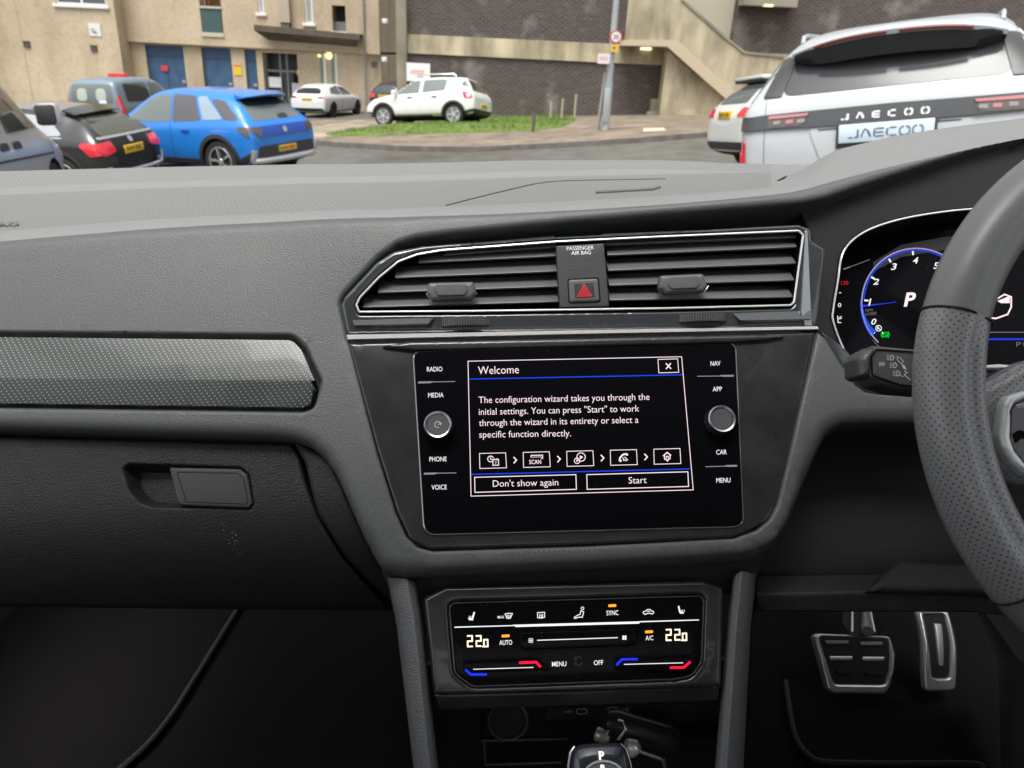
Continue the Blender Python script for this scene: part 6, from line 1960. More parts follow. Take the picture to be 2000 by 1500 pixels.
Ink(KI()).circle((1790, 592), 112, 1.0, 40, a0=70, a1=140).build('dial_arc', mat('faint_line', (0.2, 0.2, 0.2), .5), clus)
for (t, x0, y0, x1, h) in (('0', 1702, 634, 1712, -11), ('1', 1696, 597, 1703, -13), ('2', 1705, 556, 1717, -11), ('3', 1740, 527, 1752, -12), ('4', 1783, 515, 1794, -12), ('5', 1823, 525, 1834, -12)):
    Ink(KI()).text(t, (x0, y0), (x1, y0 - 0.6), h, 0.01, 0.25).build('dial_numeral', m_white, clus)
Ink(KI()).text('P', (1765, 598), (1790, 596.5), -25, 0.03, 0.25).build('gear_letter', m_pinkw, clus)
Ink(KI()).text('rpm', (1690, 608), (1705, 607.5), -6, 0, 0.2).text('x1000', (1690, 616), (1712, 615), -6, 0, 0.2).build('dial_caption', m_dim, clus)
for a in (183, 210, 238, 266): Ink(KI()).line([(gc[0] + 94 * math.cos(a * D), gc[1] + 94 * math.sin(a * D)), (gc[0] + 102 * math.cos(a * D), gc[1] + 102 * math.sin(a * D))], 3.2).build('dial_tick', m_white, clus)
Ink(KI()).text('130', (1643, 556.5), (1657, 556), -7.5).build('gauge_numeral', glow('gauge_red', (0.9, 0.02, 0.03), 0.5), clus)
Ink(KI()).text('0', (1637, 600), (1643, 599.8), -8).line([(1639, 572), (1643, 571.5)], 1.2).line([(1636, 617), (1637, 630), (1643, 630)], 1.5).line([(1637, 623), (1643, 622)], 1.3).text('c', (1640, 622), (1645, 621), -6).build('gauge_numeral', m_white, clus)
Ink(KI()).line([(1647, 526), (1699, 507)], 1.3).line([(1647, 526), (1660, 521.5)], 2.6).build('gauge_tick', m_dim, clus)
Ink(KI()).circle((1716, 641), 5.5, 1.4).line([(1711, 636), (1721, 646)], 1.3).text('A', (1712.5, 644.5), (1719, 644), -6.5).line([(1709, 649), (1707, 652)], 1.3).line([(1723, 649), (1725, 652)], 1.3).build('stop_start_lamp', m_white, clus)
Ink(KI()).circle((1729, 653.5), 4.6, 1.4).circle((1729, 653.5), 7.5, 1.6, 8, a0=130, a1=230).circle((1729, 653.5), 7.5, 1.6, 8, a0=-50, a1=50).line([(1726, 651), (1732, 656)], 1.6).build('brake_hold_lamp', m_green, clus)
# the little car drawing and the line at the right of the rim
cp = Ink(KI()).line([(1925, 600), (1940, 588), (1962, 575), (1975, 580), (1975, 600), (1968, 614), (1945, 622), (1930, 620)], 3.0)
cp.poly([(1948, 588), (1972, 578), (1972, 592), (1955, 592)])
cp.build('car_graphic', m_pinkw, clus)
Ink(KI()).line([(1924, 649), (2200, 649)], 1.8).text('P', (1985, 677), (1994, 677), -9).circle((2004, 672), 5, 1.4).build('display_lines', m_dim, clus)
Ink(KI()).line([(1922, 662.5), (2200, 662.5)], 3.4).build('display_rule', m_blue, clus)

# ------------------------------------------------------------------ knee panels below the wheel
N1 = Pl(at_depth((1650, 1000), 0.70), 20)
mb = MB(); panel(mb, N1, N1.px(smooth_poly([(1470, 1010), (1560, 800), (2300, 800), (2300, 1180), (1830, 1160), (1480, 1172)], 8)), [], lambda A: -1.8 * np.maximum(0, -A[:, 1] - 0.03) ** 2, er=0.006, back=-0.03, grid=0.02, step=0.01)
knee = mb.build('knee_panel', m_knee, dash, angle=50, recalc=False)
N2 = Pl(at_depth((1760, 1120), 0.66), 52)
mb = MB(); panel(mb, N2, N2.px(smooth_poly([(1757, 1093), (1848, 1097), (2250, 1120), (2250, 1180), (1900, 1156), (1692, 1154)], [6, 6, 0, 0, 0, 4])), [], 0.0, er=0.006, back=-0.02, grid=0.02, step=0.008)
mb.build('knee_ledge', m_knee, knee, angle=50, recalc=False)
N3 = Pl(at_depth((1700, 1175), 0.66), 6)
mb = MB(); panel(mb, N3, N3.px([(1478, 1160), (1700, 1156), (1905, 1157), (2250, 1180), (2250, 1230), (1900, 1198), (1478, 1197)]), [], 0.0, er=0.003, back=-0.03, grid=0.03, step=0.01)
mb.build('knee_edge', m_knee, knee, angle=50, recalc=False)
# steering column shroud
mb = MB()
c0 = at_depth((2000, 830), 0.62); c1 = at_depth((2350, 800), 0.50)
loops = []
for t in np.linspace(0, 1, 8):
    c = c0 + (c1 - c0) * t
    loops.append([c + S.ex * 0.062 * sx_ + arr([0, 0, 0.05 * sz_]) for sx_, sz_ in [(math.cos(a) * (1 if abs(math.cos(a)) < .8 else .92), math.sin(a)) for a in np.linspace(0, 2 * math.pi, 24, endpoint=False)]])
mb.loft(loops, cap0=True, cap1=True); mb.build('column_shroud', m_dark, dash, angle=50)

# ------------------------------------------------------------------ climate panel and centre console
C = Pl(at_depth((1120, 1255), 0.60), 35.0)
CI = lambda h: (lambda P_: C.P(C.px(P_, h), h))
zc = lambda x, y: (760 + 0.37 * x, 1080 + 0.37 * y)
hc_px = smooth_poly([zc(178, 240), zc(300, 176), zc(1000, 160), zc(1660, 146), zc(1768, 186), zc(1760, 700), zc(1748, 712), zc(1000, 735), zc(245, 756), zc(232, 740)], [8, 16, 0, 16, 8, 14, 6, 0, 6, 10], 4)
gp_px = smooth_poly([zc(318, 268), zc(1640, 230), zc(1658, 250), zc(1645, 575), zc(1592, 648), zc(1500, 664), zc(440, 702), zc(348, 632)], [14, 14, 8, 22, 26, 20, 30, 26], 5)
mb = MB(); ga = C.px(gp_px, -0.001)
panel(mb, C, C.px(hc_px, 0.0), [offset(ga, -0.0008)], 0.0, er=0.004, back=-0.012, grid=0.02, step=0.005)
chs = mb.build('climate_bezel', m_bezel2, dash, angle=50, recalc=False)
# chamfered lower lip
lp = [zc(240, 752), zc(1000, 731), zc(1752, 706), zc(1740, 785), zc(1000, 812), zc(265, 836)]
C2 = Pl(C.P(C.px([(1120, 1352)], 0), 0.0)[0], 8)
mb = MB(); panel(mb, C2, C2.px(lp, -0.002), [], -0.002, er=0.002, back=-0.02, grid=0, step=0.01); mb.build('bezel_lip', m_bezel2, chs, angle=50, recalc=False)
mb = MB(); panel(mb, C, ga, [], -0.0008, er=0.0012, back=-0.01, grid=0.02, step=0.004)
cg = mb.build('climate_panel', m_clim, dash, angle=50, recalc=False)
mb = MB(); mb.tube(C.P(offset(ga, -0.0003), -0.0004), 0.0006, 6, closed=True); mb.build('panel_edge', mat('panel_edge', (0.12, 0.12, 0.12), 0.25, metal=0.6), cg)
hC = -0.0003
# raised touch slider and button row edges
def cbar(pts, h0, h1, er, name, r=4):
    P_ = smooth_poly([zc(*q) for q in pts], r); m = MB(); panel(m, C, C.px(P_, h1), [], h1, er=er, back=-(h1 - h0), grid=0, step=0.004); return m.build(name, m_clim, cg, angle=50, recalc=False)
cbar([(690, 420), (1310, 398), (1305, 470), (1285, 490), (720, 512), (688, 490)], -0.001, 0.0012, 0.0012, 'fan_slider')
cbar([(392, 632), (860, 622), (800, 560), (760, 545), (392, 560)], -0.001, 0.0007, 0.001, 'temperature_slider')
cbar([(1190, 545), (1625, 530), (1625, 590), (1600, 632), (1190, 618)], -0.001, 0.0007, 0.001, 'temperature_slider')
hT = 0.0018
Ink(CI(hC + .0004)).poly([zc(345, 389), zc(655, 381), zc(655, 386), zc(345, 395)]).poly([zc(650, 379), zc(1332, 361), zc(1318, 373), zc(668, 391)]).poly([zc(1325, 360), zc(1636, 351), zc(1636, 356), zc(1325, 366)]).build('panel_divider', m_white, cg)
for (t, xa, ya, xb, yb, b) in (('AUTO', 582, 486, 650, 484, .006), ('SYNC', 1148, 329, 1211, 327, .006), ('A/C', 1354, 461, 1395, 460, .004), ('MENU', 860, 599, 936, 597, .006), ('OFF', 1081, 592, 1131, 590, .006), ('MAX', 573, 346, 608, 345, .004)):
    Ink(CI(hC + .0006)).text(t, zc(xa, ya), zc(xb, yb), -(5 if t == 'MAX' else 9), b).build('button_lettering', m_white, cg)
for (x, y) in ((615, 438), (1178, 278), (1372, 416)):
    Ink(CI(hC + .0008)).poly(smooth_poly([zc(x - 21, y - 6), zc(x + 21, y - 8), zc(x + 21, y + 6), zc(x - 21, y + 8)], 2)).build('indicator_lamp', m_amber, cg)


def seg7(ch_, x, y, wd, ht, sk=0.0):
    on = {'2': 'abged', '0': 'abcdef'}[ch_]
    q = {'a': ((0, 0), (1, 0)), 'b': ((1, 0), (1, .5)), 'c': ((1, .5), (1, 1)), 'd': ((0, 1), (1, 1)), 'e': ((0, .5), (0, 1)), 'f': ((0, 0), (0, .5)), 'g': ((0, .5), (1, .5))}
    return [[zc(x + wd * u + 0.1 * ht * (1 - v) * 0 - ht * sk * v, y + ht * v - 0.03 * wd * u) for (u, v) in q[c]] for c in on]


for (x, y) in ((414, 438), (1463, 405)):
    k = Ink(CI(hC + .0008))
    for (c, dx, dy, wd, ht) in (('2', 0, 0, 24, 56), ('2', 46, 0, 24, 54), ('0', 86, 20, 20, 36)):
        for s_ in seg7(c, x + dx, y + dy, wd, ht, -0.02):
            a, b = arr(s_[0]), arr(s_[1]); d = (b - a) / np.linalg.norm(b - a)
            k.line([a - d * 1.0, b + d * 1.0], 2.9)
    p = arr(zc(x + 80, y + 56)); k.poly([p + (-1.2, -1.2), p + (1.2, -1.2), p + (1.2, 1.2), p + (-1.2, 1.2)])
    k.build('temperature_readout', m_digit, cg)
Ink(CI(hT)).line([zc(781, 461), zc(1207, 447)], 1.7).build('fan_scale', m_white, cg)
for (x, y, big) in ((748, 462, 0), (1242, 447, 1)):
    k = Ink(CI(hT))
    for a in (45, 135, 225, 315):
        c = zc(x + 8 * math.cos(a * D), y + 8 * math.sin(a * D))
        if big: k.circle(c, 2.2)
        else: k.circle(c, 2.0, 0.9)
    k.build('fan_symbol', m_white, cg)
for L_ in ([zc(444, 614), zc(762, 604)], [zc(1240, 588), zc(1552, 580)]): Ink(CI(0.0014)).line(L_, 1.5).build('temperature_scale', m_white, cg)
for L_ in ([zc(402, 616), zc(432, 641), zc(516, 641)], [zc(1200, 592), zc(1228, 562), zc(1312, 560)]): Ink(CI(0.0016)).line(L_, 4.2).build('cold_mark', m_blueL, cg)
for L_ in ([zc(686, 580), zc(776, 576), zc(800, 602)], [zc(1482, 606), zc(1556, 604), zc(1590, 574)]): Ink(CI(0.0016)).line(L_, 4.8).build('warm_mark', m_red, cg)
# symbols on the top row
k = Ink(CI(hC + .0006)).line([zc(418, 346), zc(440, 346), zc(450, 312)], 3.2).line([zc(422, 352), zc(444, 352)], 2.4)
for d in (0, 8, 16): k.line([zc(424 + d, 332), zc(422 + d, 342)], 1.0)
k.build('seat_heat_symbol', m_white, cg)
k = Ink(CI(hC + .0006)).line([zc(1552, 314), zc(1535, 312), zc(1528, 280)], 3.0).line([zc(1536, 318), zc(1556, 316)], 2.4)
for d in (0, 8, 16): k.line([zc(1541 + d, 300), zc(1543 + d, 310)], 1.0)
k.build('seat_heat_symbol', m_white, cg)
k = Ink(CI(hC + .0006)).line([zc(612, 322), zc(632, 318), zc(651, 320), zc(641, 342), zc(622, 344)], 1.5, True)
for d in (0, 8, 16): k.line([zc(624 + d, 326), zc(622 + d, 348)], 1.3)
k.build('demist_symbol', m_white, cg)
k = Ink(CI(hC + .0006)).line([zc(783, 315), zc(821, 313), zc(821, 340), zc(784, 342)], 1.4, True)
for d in (0, 8, 16): k.line([zc(795 + d, 322), zc(794 + d, 346)], 1.3)
k.build('demist_symbol', m_white, cg)
Ink(CI(hC + .0006)).circle(zc(1021, 292), 2.6, 1.2).line([zc(1012, 305), zc(1027, 310), zc(1020, 340), zc(1005, 338), zc(980, 346), zc(977, 340), zc(1000, 326), zc(1008, 325)], 1.5, True).build('airflow_symbol', m_white, cg)
Ink(CI(hC + .0006)).line([zc(1341, 318), zc(1343, 310), zc(1356, 306), zc(1362, 299), zc(1377, 298), zc(1386, 306), zc(1396, 309), zc(1396, 317), zc(1388, 323), zc(1378, 318), zc(1360, 320), zc(1352, 325)], 1.5, True).line([zc(1362, 309), zc(1378, 308)], 1.4).build('recirculation_symbol', m_white, cg)
Ink(CI(hC + .0005)).circle(zc(998, 571), 8.5, 1.0, a0=20, a1=160).circle(zc(998, 571), 8.5, 1.0, a0=200, a1=330).circle(zc(998, 571), 5.2, 1.0, a0=120, a1=240).build('release_mark', mat('release_mark', (0.09, 0.09, 0.09), 0.3), cg)

# console side rails (grained, with a rounded ridge), running back between the seats
def rail(cols, name):
    """cols: polylines in pixels with a height over plane C, outer to inner"""
    m = MB(); L = []
    for pts, h in cols:
        p = resample(arr(pts), 12, closed=False)
        t = np.linspace(0, 1, 40); d = np.concatenate([[0], np.cumsum(np.linalg.norm(np.diff(arr(pts), axis=0), axis=1))]); d /= d[-1]
        P_ = np.stack([np.interp(t, d, arr(pts)[:, 0]), np.interp(t, d, arr(pts)[:, 1])], 1)
        L.append(C.P(C.px(P_, h), h))
    L = crom(np.array(L).reshape(len(cols), -1), 5).reshape(-1, 40, 3)
    m.loft([list(r) for r in L], closed=False)
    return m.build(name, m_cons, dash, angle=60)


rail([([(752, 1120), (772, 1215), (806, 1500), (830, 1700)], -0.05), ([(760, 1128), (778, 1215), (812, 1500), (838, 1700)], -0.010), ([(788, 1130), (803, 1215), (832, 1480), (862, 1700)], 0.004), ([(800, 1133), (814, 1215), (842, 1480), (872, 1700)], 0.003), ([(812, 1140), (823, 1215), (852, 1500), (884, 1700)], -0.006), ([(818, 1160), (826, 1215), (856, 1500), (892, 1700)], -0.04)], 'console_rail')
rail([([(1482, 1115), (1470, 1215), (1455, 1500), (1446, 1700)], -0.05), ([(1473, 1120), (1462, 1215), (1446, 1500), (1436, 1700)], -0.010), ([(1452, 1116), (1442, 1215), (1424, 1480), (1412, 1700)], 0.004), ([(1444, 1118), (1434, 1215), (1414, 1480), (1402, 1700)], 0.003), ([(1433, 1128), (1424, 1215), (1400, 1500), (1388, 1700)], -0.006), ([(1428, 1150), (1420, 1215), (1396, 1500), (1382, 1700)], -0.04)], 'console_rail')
mb = MB()
for hh in (0,):
    a = C.P(C.px([(740, 1100), (1490, 1085)], -0.02), -0.02); b = C.P(C.px([(770, 1175), (1470, 1160)], -0.02), -0.02)
    mb.add([a[0], a[1], b[1], b[0]], [(0, 1, 2, 3)])
mb.build('console_bridge', m_dark, dash)
# side walls of the console (outer)
for pts in ([(752, 1120), (772, 1215), (806, 1500), (830, 1700)], [(1482, 1115), (1470, 1215), (1455, 1500), (1446, 1700)]):
    mb = MB()
    a = C.P(C.px(pts, -0.03), -0.03); b = a + arr([0, 0.12, -0.22])
    mb.add(np.vstack([a, b]), [(i, i + 1, 5 + i, 4 + i) for i in range(3)])
    mb.build('console_flank', m_lower, dash)
# open bin: back wall, socket cover, usb plate, tray
Bk = Pl(at_depth((1120, 1410), 0.70), 18)
mb = MB(); panel(mb, Bk, Bk.px([(830, 1300), (1420, 1290), (1400, 1448), (850, 1456)], 0), [], 0.0, er=0.001, back=-0.01, grid=0, step=0.02)
binb = mb.build('storage_bin', m_dark, dash, angle=40, recalc=False)
zk = lambda P_, h=0.0: Bk.P(Bk.px(P_, h), h)
mb = MB(); y0_ = zk([(830, 1452), (1420, 1440)])
fl_ = [y0_[0], y0_[1], y0_[1] + arr([0, -0.16, -0.02]), y0_[0] + arr([0, -0.16, -0.02])]
mb.add(fl_, [(0, 1, 2, 3)])
st_ = zk([(940, 1447), (1215, 1441)]); 
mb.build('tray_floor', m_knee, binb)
mb = MB(); mb.tube(zk([(940, 1447), (1110, 1443)], 0.004), 0.0012, 6); mb.tube(zk([(945, 1449), (948, 1496)], 0.02), 0.0012, 6); mb.tube(zk([(948, 1494), (1095, 1489)], 0.03), 0.0012, 6)
mb.build('tray_edge', mat('tray_edge', (0.11, 0.11, 0.115), .5), binb)
solid(Bk, [(945, 1386), (1032, 1384), (1032, 1436), (940, 1440)], 0.0, 0.004, 0.002, 'socket_plate', m_knee, binb, r=8)
cc = Bk.px([(992, 1405)], 0.008)[0]; c3 = Bk.P([cc], 0.004)[0]
cir = lambda r, h: [c3 + Bk.ex * r * math.cos(2 * math.pi * k / 40) + Bk.up * r * math.sin(2 * math.pi * k / 40) + Bk.n * h for k in range(40)]
mb = MB(); mb.loft([cir(.0175, 0), cir(.0175, .006), cir(.0165, .008), cir(.0145, .0085), cir(.0135, .0075), cir(.004, .0078)], cap1=True)
mb.build('socket_cover', m_knee, dash, angle=35)
mb = MB(); mb.tube(cir(.0172, .007), 0.0012, 6, closed=True); mb.build('socket_ring', mat('socket_ring', (0.14, .14, .14), .35), binb)
up_ = solid(Bk, [(1068, 1383), (1420, 1370), (1405, 1412), (1062, 1408)], 0.0, 0.006, 0.002, 'usb_plate', m_knee, binb, r=4)
BI = lambda h: (lambda P_: Bk.P(Bk.px(P_, h), h))
for (x0, y0) in ((1126, 1385), (1187, 1382)):
    Ink(BI(0.0066)).line(smooth_poly([(x0, y0), (x0 + 20, y0 - .6), (x0 + 20, y0 + 9), (x0, y0 + 9.6)], 4), 1.8, True).build('usb_port', mat('usb_rim', (0.6, 0.6, 0.61), .4), binb)
for (x0, y0, f_) in ((1104, 1390.5, 1), (1216, 1386, 1)):
    Ink(BI(0.0066)).line([(x0, y0), (x0 + 15, y0 - .5)], 1.2).line([(x0 + 4, y0), (x0 + 8, y0 - 3.6), (x0 + 12, y0 - 3.8)], 1).line([(x0 + 6, y0), (x0 + 10, y0 + 3), (x0 + 12, y0 + 3)], 1).circle((x0 + .5, y0), 1.6).build('usb_symbol', m_paintw, binb)

# ------------------------------------------------------------------ gear selector
gt = at_depth((1169, 1443), 0.565)
gear = thing('gear_selector', 'dark gear knob with chrome edges and white P and R marks', 'gear lever', tuple(gt + arr([0, -0.05, -0.10])), frame=IN)
gx = arr([1, 0, 0.0]); gdir = arr([0, -0.80, 0.60]); gdir = gdir / np.linalg.norm(gdir); gfw = np.cross(gdir, gx)   # face normal and 'down' along the knob


def gsec(w0, y, z0, hgt):
    """section across the knob: y along its length (away from its top edge), z0 its height"""
    o = gt + arr([0, -0.004, 0]) + arr([0, -1, 0]) * y * 0.80 + arr([0, 0, -1]) * y * 0.60
    nrm = arr([0, -0.6, 0.8])
    P_ = []
    for k in range(21):
        a = math.pi * k / 20
        P_.append(o + gx * w0 * math.cos(a) * (abs(math.cos(a)) ** -0.25 if abs(math.cos(a)) > .05 else 1) + nrm * (z0 + hgt * math.sin(a) ** 0.7))
    return P_


gl_ = []
for (y, w0, z, hh) in ((-0.001, 0.012, -0.014, 0.004), (0.0, 0.017, -0.012, 0.010), (0.004, 0.0205, -0.012, 0.0125), (0.012, 0.0225, -0.013, 0.014), (0.03, 0.0242, -0.014, 0.015), (0.06, 0.0235, -0.015, 0.015), (0.09, 0.02, -0.018, 0.014)):
    gl_.append(gsec(w0, y, z, hh))
mb = MB(); mb.loft(gl_, closed=True, cap0=True, cap1=True)
gk_ = mb.build('selector_knob', mat('knob_lacquer', (0.03, 0.037, 0.045), 0.16, spec=0.6, coat=0.5), gear, angle=60)
mb = MB()
for sd_ in (0, 20):
    mb.tube([L[sd_] for L in gl_[1:]], 0.0011, 6)
mb.build('chrome_edge', m_chrome, gk_)
nrm = arr([0, -0.6, 0.8]); along = arr([0, -0.8, -0.6])
o0 = gt + arr([0, -0.004, 0]) + nrm * 0.0035
GI = lambda h: (lambda P_: o0 + gx * P_[:, :1] + along * P_[:, 1:2] + nrm * h)
mb = MB()
a_ = np.linspace(-1.2, 1.2, 24)
o_ = [(0.0145 * math.sin(t), 0.0245 - 0.0105 * math.cos(t)) for t in a_] + [(0.0135, 0.06), (-0.0135, 0.06)]
fn = GI(0.0006); q = fn(arr(o_)); q2 = GI(-0.002)(arr(o_)); nn = len(o_)
mb.add(np.vstack([q, q2]), [tuple(range(nn))] + [(i, (i + 1) % nn, nn + (i + 1) % nn, nn + i) for i in range(nn)])
plate_ = mb.build('selector_plate', m_alu, gear, angle=40)
Ink(GI(0.0011)).line([(0.0152 * math.sin(t), 0.0243 - 0.0118 * math.cos(t)) for t in np.linspace(-1.35, 1.35, 30)], 0.0016).build('chrome_arc', m_chrome, plate_)
Ink(GI(0.0012)).text('P', (-0.0019, 0.0115), (0.0019, 0.0115), -0.0052, 0.03).text('R', (-0.0015, 0.0195), (0.0022, 0.0195), -0.0045, 0.03).build('gear_letter', glow('gear_white', (1, 1, 1), 0.9), gk_)
mb = MB(); mb.tube([gt + arr([0, -0.05, -0.05]), gt + arr([0, -0.05, -0.11])], 0.012, 12); mb.build('selector_stalk', m_dark, gear)

# ------------------------------------------------------------------ car key lying in the tray
kp = at_depth((1225, 1445), 0.655)
key = thing('car_key', 'black car key with pale round end, lying behind the gear knob', 'key', tuple(kp), frame=IN)
dp = lambda x, y, z=0.655: at_depth((x, y), z)
mb = MB(); ax = [dp(1182, 1408), dp(1200, 1414), dp(1240, 1425), dp(1300, 1443), dp(1318, 1452)]
mb.tube(ax, [0.009, 0.0125, 0.012, 0.013, 0.011], 16); kbod = mb.build('key_fob', mat('key_rubber', (0.035, 0.032, 0.033), 0.3), key, angle=60)
mb = MB(); a, b = dp(1166, 1433, .645), dp(1190, 1444, .64)
mb.tube([a + (a - b) * .05, a, a + (b - a) * .5, b], [0.0055, 0.0062, 0.0055, 0.003], 16); kh = mb.build('key_end', mat('key_pale', (0.55, 0.56, 0.5), 0.35, metal=.5), key, angle=60)
c_ = a + (a - b) * .06; nd = (a - b) / np.linalg.norm(a - b); e1 = np.cross(nd, [0, 0, 1]); e1 /= np.linalg.norm(e1); e2 = np.cross(nd, e1)
Ink(lambda P_: c_ + nd * .0006 + e1 * P_[:, :1] + e2 * P_[:, 1:2]).circle((0, 0), 0.004, 0.0008).line([(-.002, -.001), (0, .002), (.002, -.001)], .0008).build('key_mark', m_dark, kh)
mb = MB(); mb.tube([dp(1222, 1456, .635), dp(1236, 1462, .635), dp(1243, 1468, .635)], [0.006, 0.0082, 0.006], 16); mb.build('key_ferrule', m_chrome, key, angle=60)
mb = MB(); mb.tube([dp(1243, 1465, .645), dp(1270, 1474, .645), dp(1298, 1484, .645)], 0.0022, 8); mb.tube([dp(1296, 1480, .643), dp(1299, 1497, .643)], 0.0018, 8)
mb.build('key_blade', m_alu, key)
mb = MB(); mb.tube([dp(1207, 1406, .638), dp(1216, 1408, .638), dp(1222, 1424, .638), dp(1207, 1445, .638)], 0.0010, 6); mb.tube([dp(1189, 1427, .638), dp(1184, 1434, .638)], 0.001, 6)
mb.build('key_clip', m_chrome, key)

# ------------------------------------------------------------------ steering wheel
Wc = at_depth((2383, 790), 0.457)
WP = Pl(Wc, 27.0)
wheel = thing('steering_wheel', 'black leather steering wheel with perforated grips and a silver-trimmed spoke', 'steering wheel', tuple(Wc), frame=IN)
RW_ = 0.1665


def wsec(th, ra=0.0188, rb=0.0170, flat=1.0):
    d = S.ex * 0 + WP.ex * math.cos(th) + WP.up * math.sin(th)
    c = Wc + d * RW_
    g = 1.0
    L = []
    for k in range(56):
        a = 2 * math.pi * k / 56
        x, y = math.cos(a), math.sin(a)
        # thumb ridge on the face of the grip, towards the hub
        bulge = 1 + (0.07 * math.exp(-((a - 2.55) / 0.4) ** 2) + 0.03 * math.exp(-((a - 1.2) / 0.4) ** 2) - 0.20 * math.exp(-((a - 1.92) / 0.19) ** 2)) * flat
        L.append(c + d * (ra * x * bulge) + WP.n * (rb * y * bulge))
    return L


def wmesh(t0, t1, nseg, sc_=1.0, flat=1.0):
    loops = []; uv = []
    for i in range(nseg + 1):
        th = (t0 + (t1 - t0) * i / nseg) * D
        f_ = flat if flat < 1 else .25 + .75 * min(1, i / 9, (nseg - i) / 9)
        L = wsec(th, 0.0188 * sc_, 0.0170 * sc_, f_); L.append(L[0])
        loops.append(L)
        uv += [(th * RW_, 2 * math.pi * k / 56 * 0.0178) for k in range(57)]
    m = MB(); m.loft(loops, closed=False, uv=uv); return m


tops = wmesh(160.5, 19.5, 60, 0.985, 0.25).build('rim_top', m_leather, wheel, angle=180)
for (a, b) in ((160, 216), (-36, 20)):
    wmesh(a, b, 60).build('perforated_grip', m_perf, wheel, angle=180)
wmesh(216.4, 323.6, 50, 0.985, 0.25).build('rim_base', m_leather, wheel, angle=180)
for a in (160.2, 216.2, 323.8, 19.8):
    L = wsec(a * D, 0.0190, 0.0172); m = MB(); m.tube(L, 0.0008, 6, closed=True); m.build('rim_seam', m_dark, wheel)
# hub, spokes
WI = lambda p, h: WP.P(WP.px(p, h), h)
mb = MB(); hubp = [(0.085 * math.cos(t) * (1.0 if math.sin(t) > -0.2 else 0.92), 0.062 * math.sin(t)) for t in np.linspace(0, 2 * math.pi, 60, endpoint=False)]
panel(mb, WP, arr(hubp), [], lambda A: 0.018 - 2.2 * (A ** 2).sum(1), er=0.012, back=-0.045, grid=0.012, step=0.006)
hub = mb.build('hub_cover', m_skin, wheel, angle=60, recalc=False)
sp_l = smooth_poly([(1893, 745), (1925, 752), (1960, 735), (2020, 700), (2120, 690), (2120, 960), (2020, 950), (1985, 945), (1950, 930), (1925, 900)], 12)
for mir in (1, -1):
    A = WP.px(sp_l, 0.0); A = A * arr([mir, 1])
    mb = MB(); panel(mb, WP, A, [], 0.0, er=0.008, back=-0.018, grid=0.01, step=0.004)
    mb.build('spoke', m_perf if mir == 1 else m_leather, wheel, angle=60, recalc=False)
tr = smooth_poly([(2100, 745), (2000, 764), (1972, 774), (1964, 790), (1955, 850), (1960, 874), (1980, 905), (2010, 930), (2100, 945)], [0, 6, 8, 8, 8, 10, 10, 10, 0], 4)
ti_ = smooth_poly([(2100, 766), (2005, 779), (1984, 788), (1978, 800), (1976, 855), (1984, 880), (2010, 912), (2100, 925)], [0, 6, 8, 6, 8, 10, 10, 0], 4)
for mir in (1, -1):
    A = WP.px(tr, 0.008) * arr([mir, 1]); B2 = WP.px(ti_, 0.008) * arr([mir, 1])
    B2 = np.where(np.abs(B2[:, :1]) < np.abs(A[:, 0]).min() + 0.003, B2 + arr([-mir * 0.003, 0]), B2)
    mb = MB(); panel(mb, WP, A, [B2], 0.008, er=0.0025, back=-0.010, grid=0, step=0.004); mb.build('spoke_trim', mat('satin_silver', (0.78, 0.80, 0.80), 0.3, metal=0.25), wheel, angle=60, recalc=False)
    mb = MB(); panel(mb, WP, offset(B2, -0.0004), [], 0.0065, er=0.001, back=-0.010, grid=0, step=0.005); bp_ = mb.build('button_pad', mat('button_gloss', (0.02, 0.02, 0.022), 0.12, coat=.4), wheel, angle=60, recalc=False)
    if mir == 1:
        Ink(lambda P_: WI(P_, 0.0072)).line([(1984, 792), (2010, 787)], 2.2).line([(1986, 796), (2012, 791)], 1.2).build('button_mark', m_paintw, bp_)
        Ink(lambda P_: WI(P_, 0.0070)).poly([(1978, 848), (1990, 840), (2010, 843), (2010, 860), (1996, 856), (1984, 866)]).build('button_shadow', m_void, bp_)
# lower spoke
mb = MB(); panel(mb, WP, arr([(-0.02, -0.05), (0.02, -0.05), (0.03, -0.155), (-0.03, -0.155)]), [], 0.0, er=0.006, back=-0.018, grid=0.02, step=0.006); mb.build('spoke', m_leather, wheel, angle=60, recalc=False)

# ------------------------------------------------------------------ light and indicator stalk
Q = Pl(at_depth((1730, 722), 0.545), 26)
stk = thing('indicator_stalk', 'black indicator stalk with white headlamp symbols, behind the left of the steering wheel', 'stalk', tuple(Q.O), frame=IN)
b0 = smooth_poly([(1708, 676), (1712, 673), (1900, 690), (1900, 778), (1760, 766), (1716, 752), (1698, 735)], [6, 6, 4, 4, 10, 14, 16], 4)
mb = MB(); panel(mb, Q, Q.px(b0, 0.006), [], 0.006, er=0.006, back=-0.022, grid=0.01, step=0.003); sb_ = mb.build('stalk_body', mat('stalk_plastic', (0.075, 0.076, 0.078), 0.36), stk, angle=60, recalc=False)
b1 = smooth_poly([(1680, 700), (1686, 689), (1704, 678), (1715, 678), (1708, 706), (1705, 734), (1696, 740), (1682, 733)], [6, 6, 8, 4, 6, 8, 8, 6], 4)
mb = MB(); panel(mb, Q, Q.px(b1, 0.006), [], 0.006, er=0.007, back=-0.024, grid=0.008, step=0.003); mb.build('stalk_end', mat('stalk_plastic', (0.075, 0.076, 0.078), 0.36), stk, angle=60, recalc=False)
b2 = smooth_poly([(1702, 697), (1712, 682), (1880, 694), (1880, 765), (1760, 752), (1704, 733)], 6)
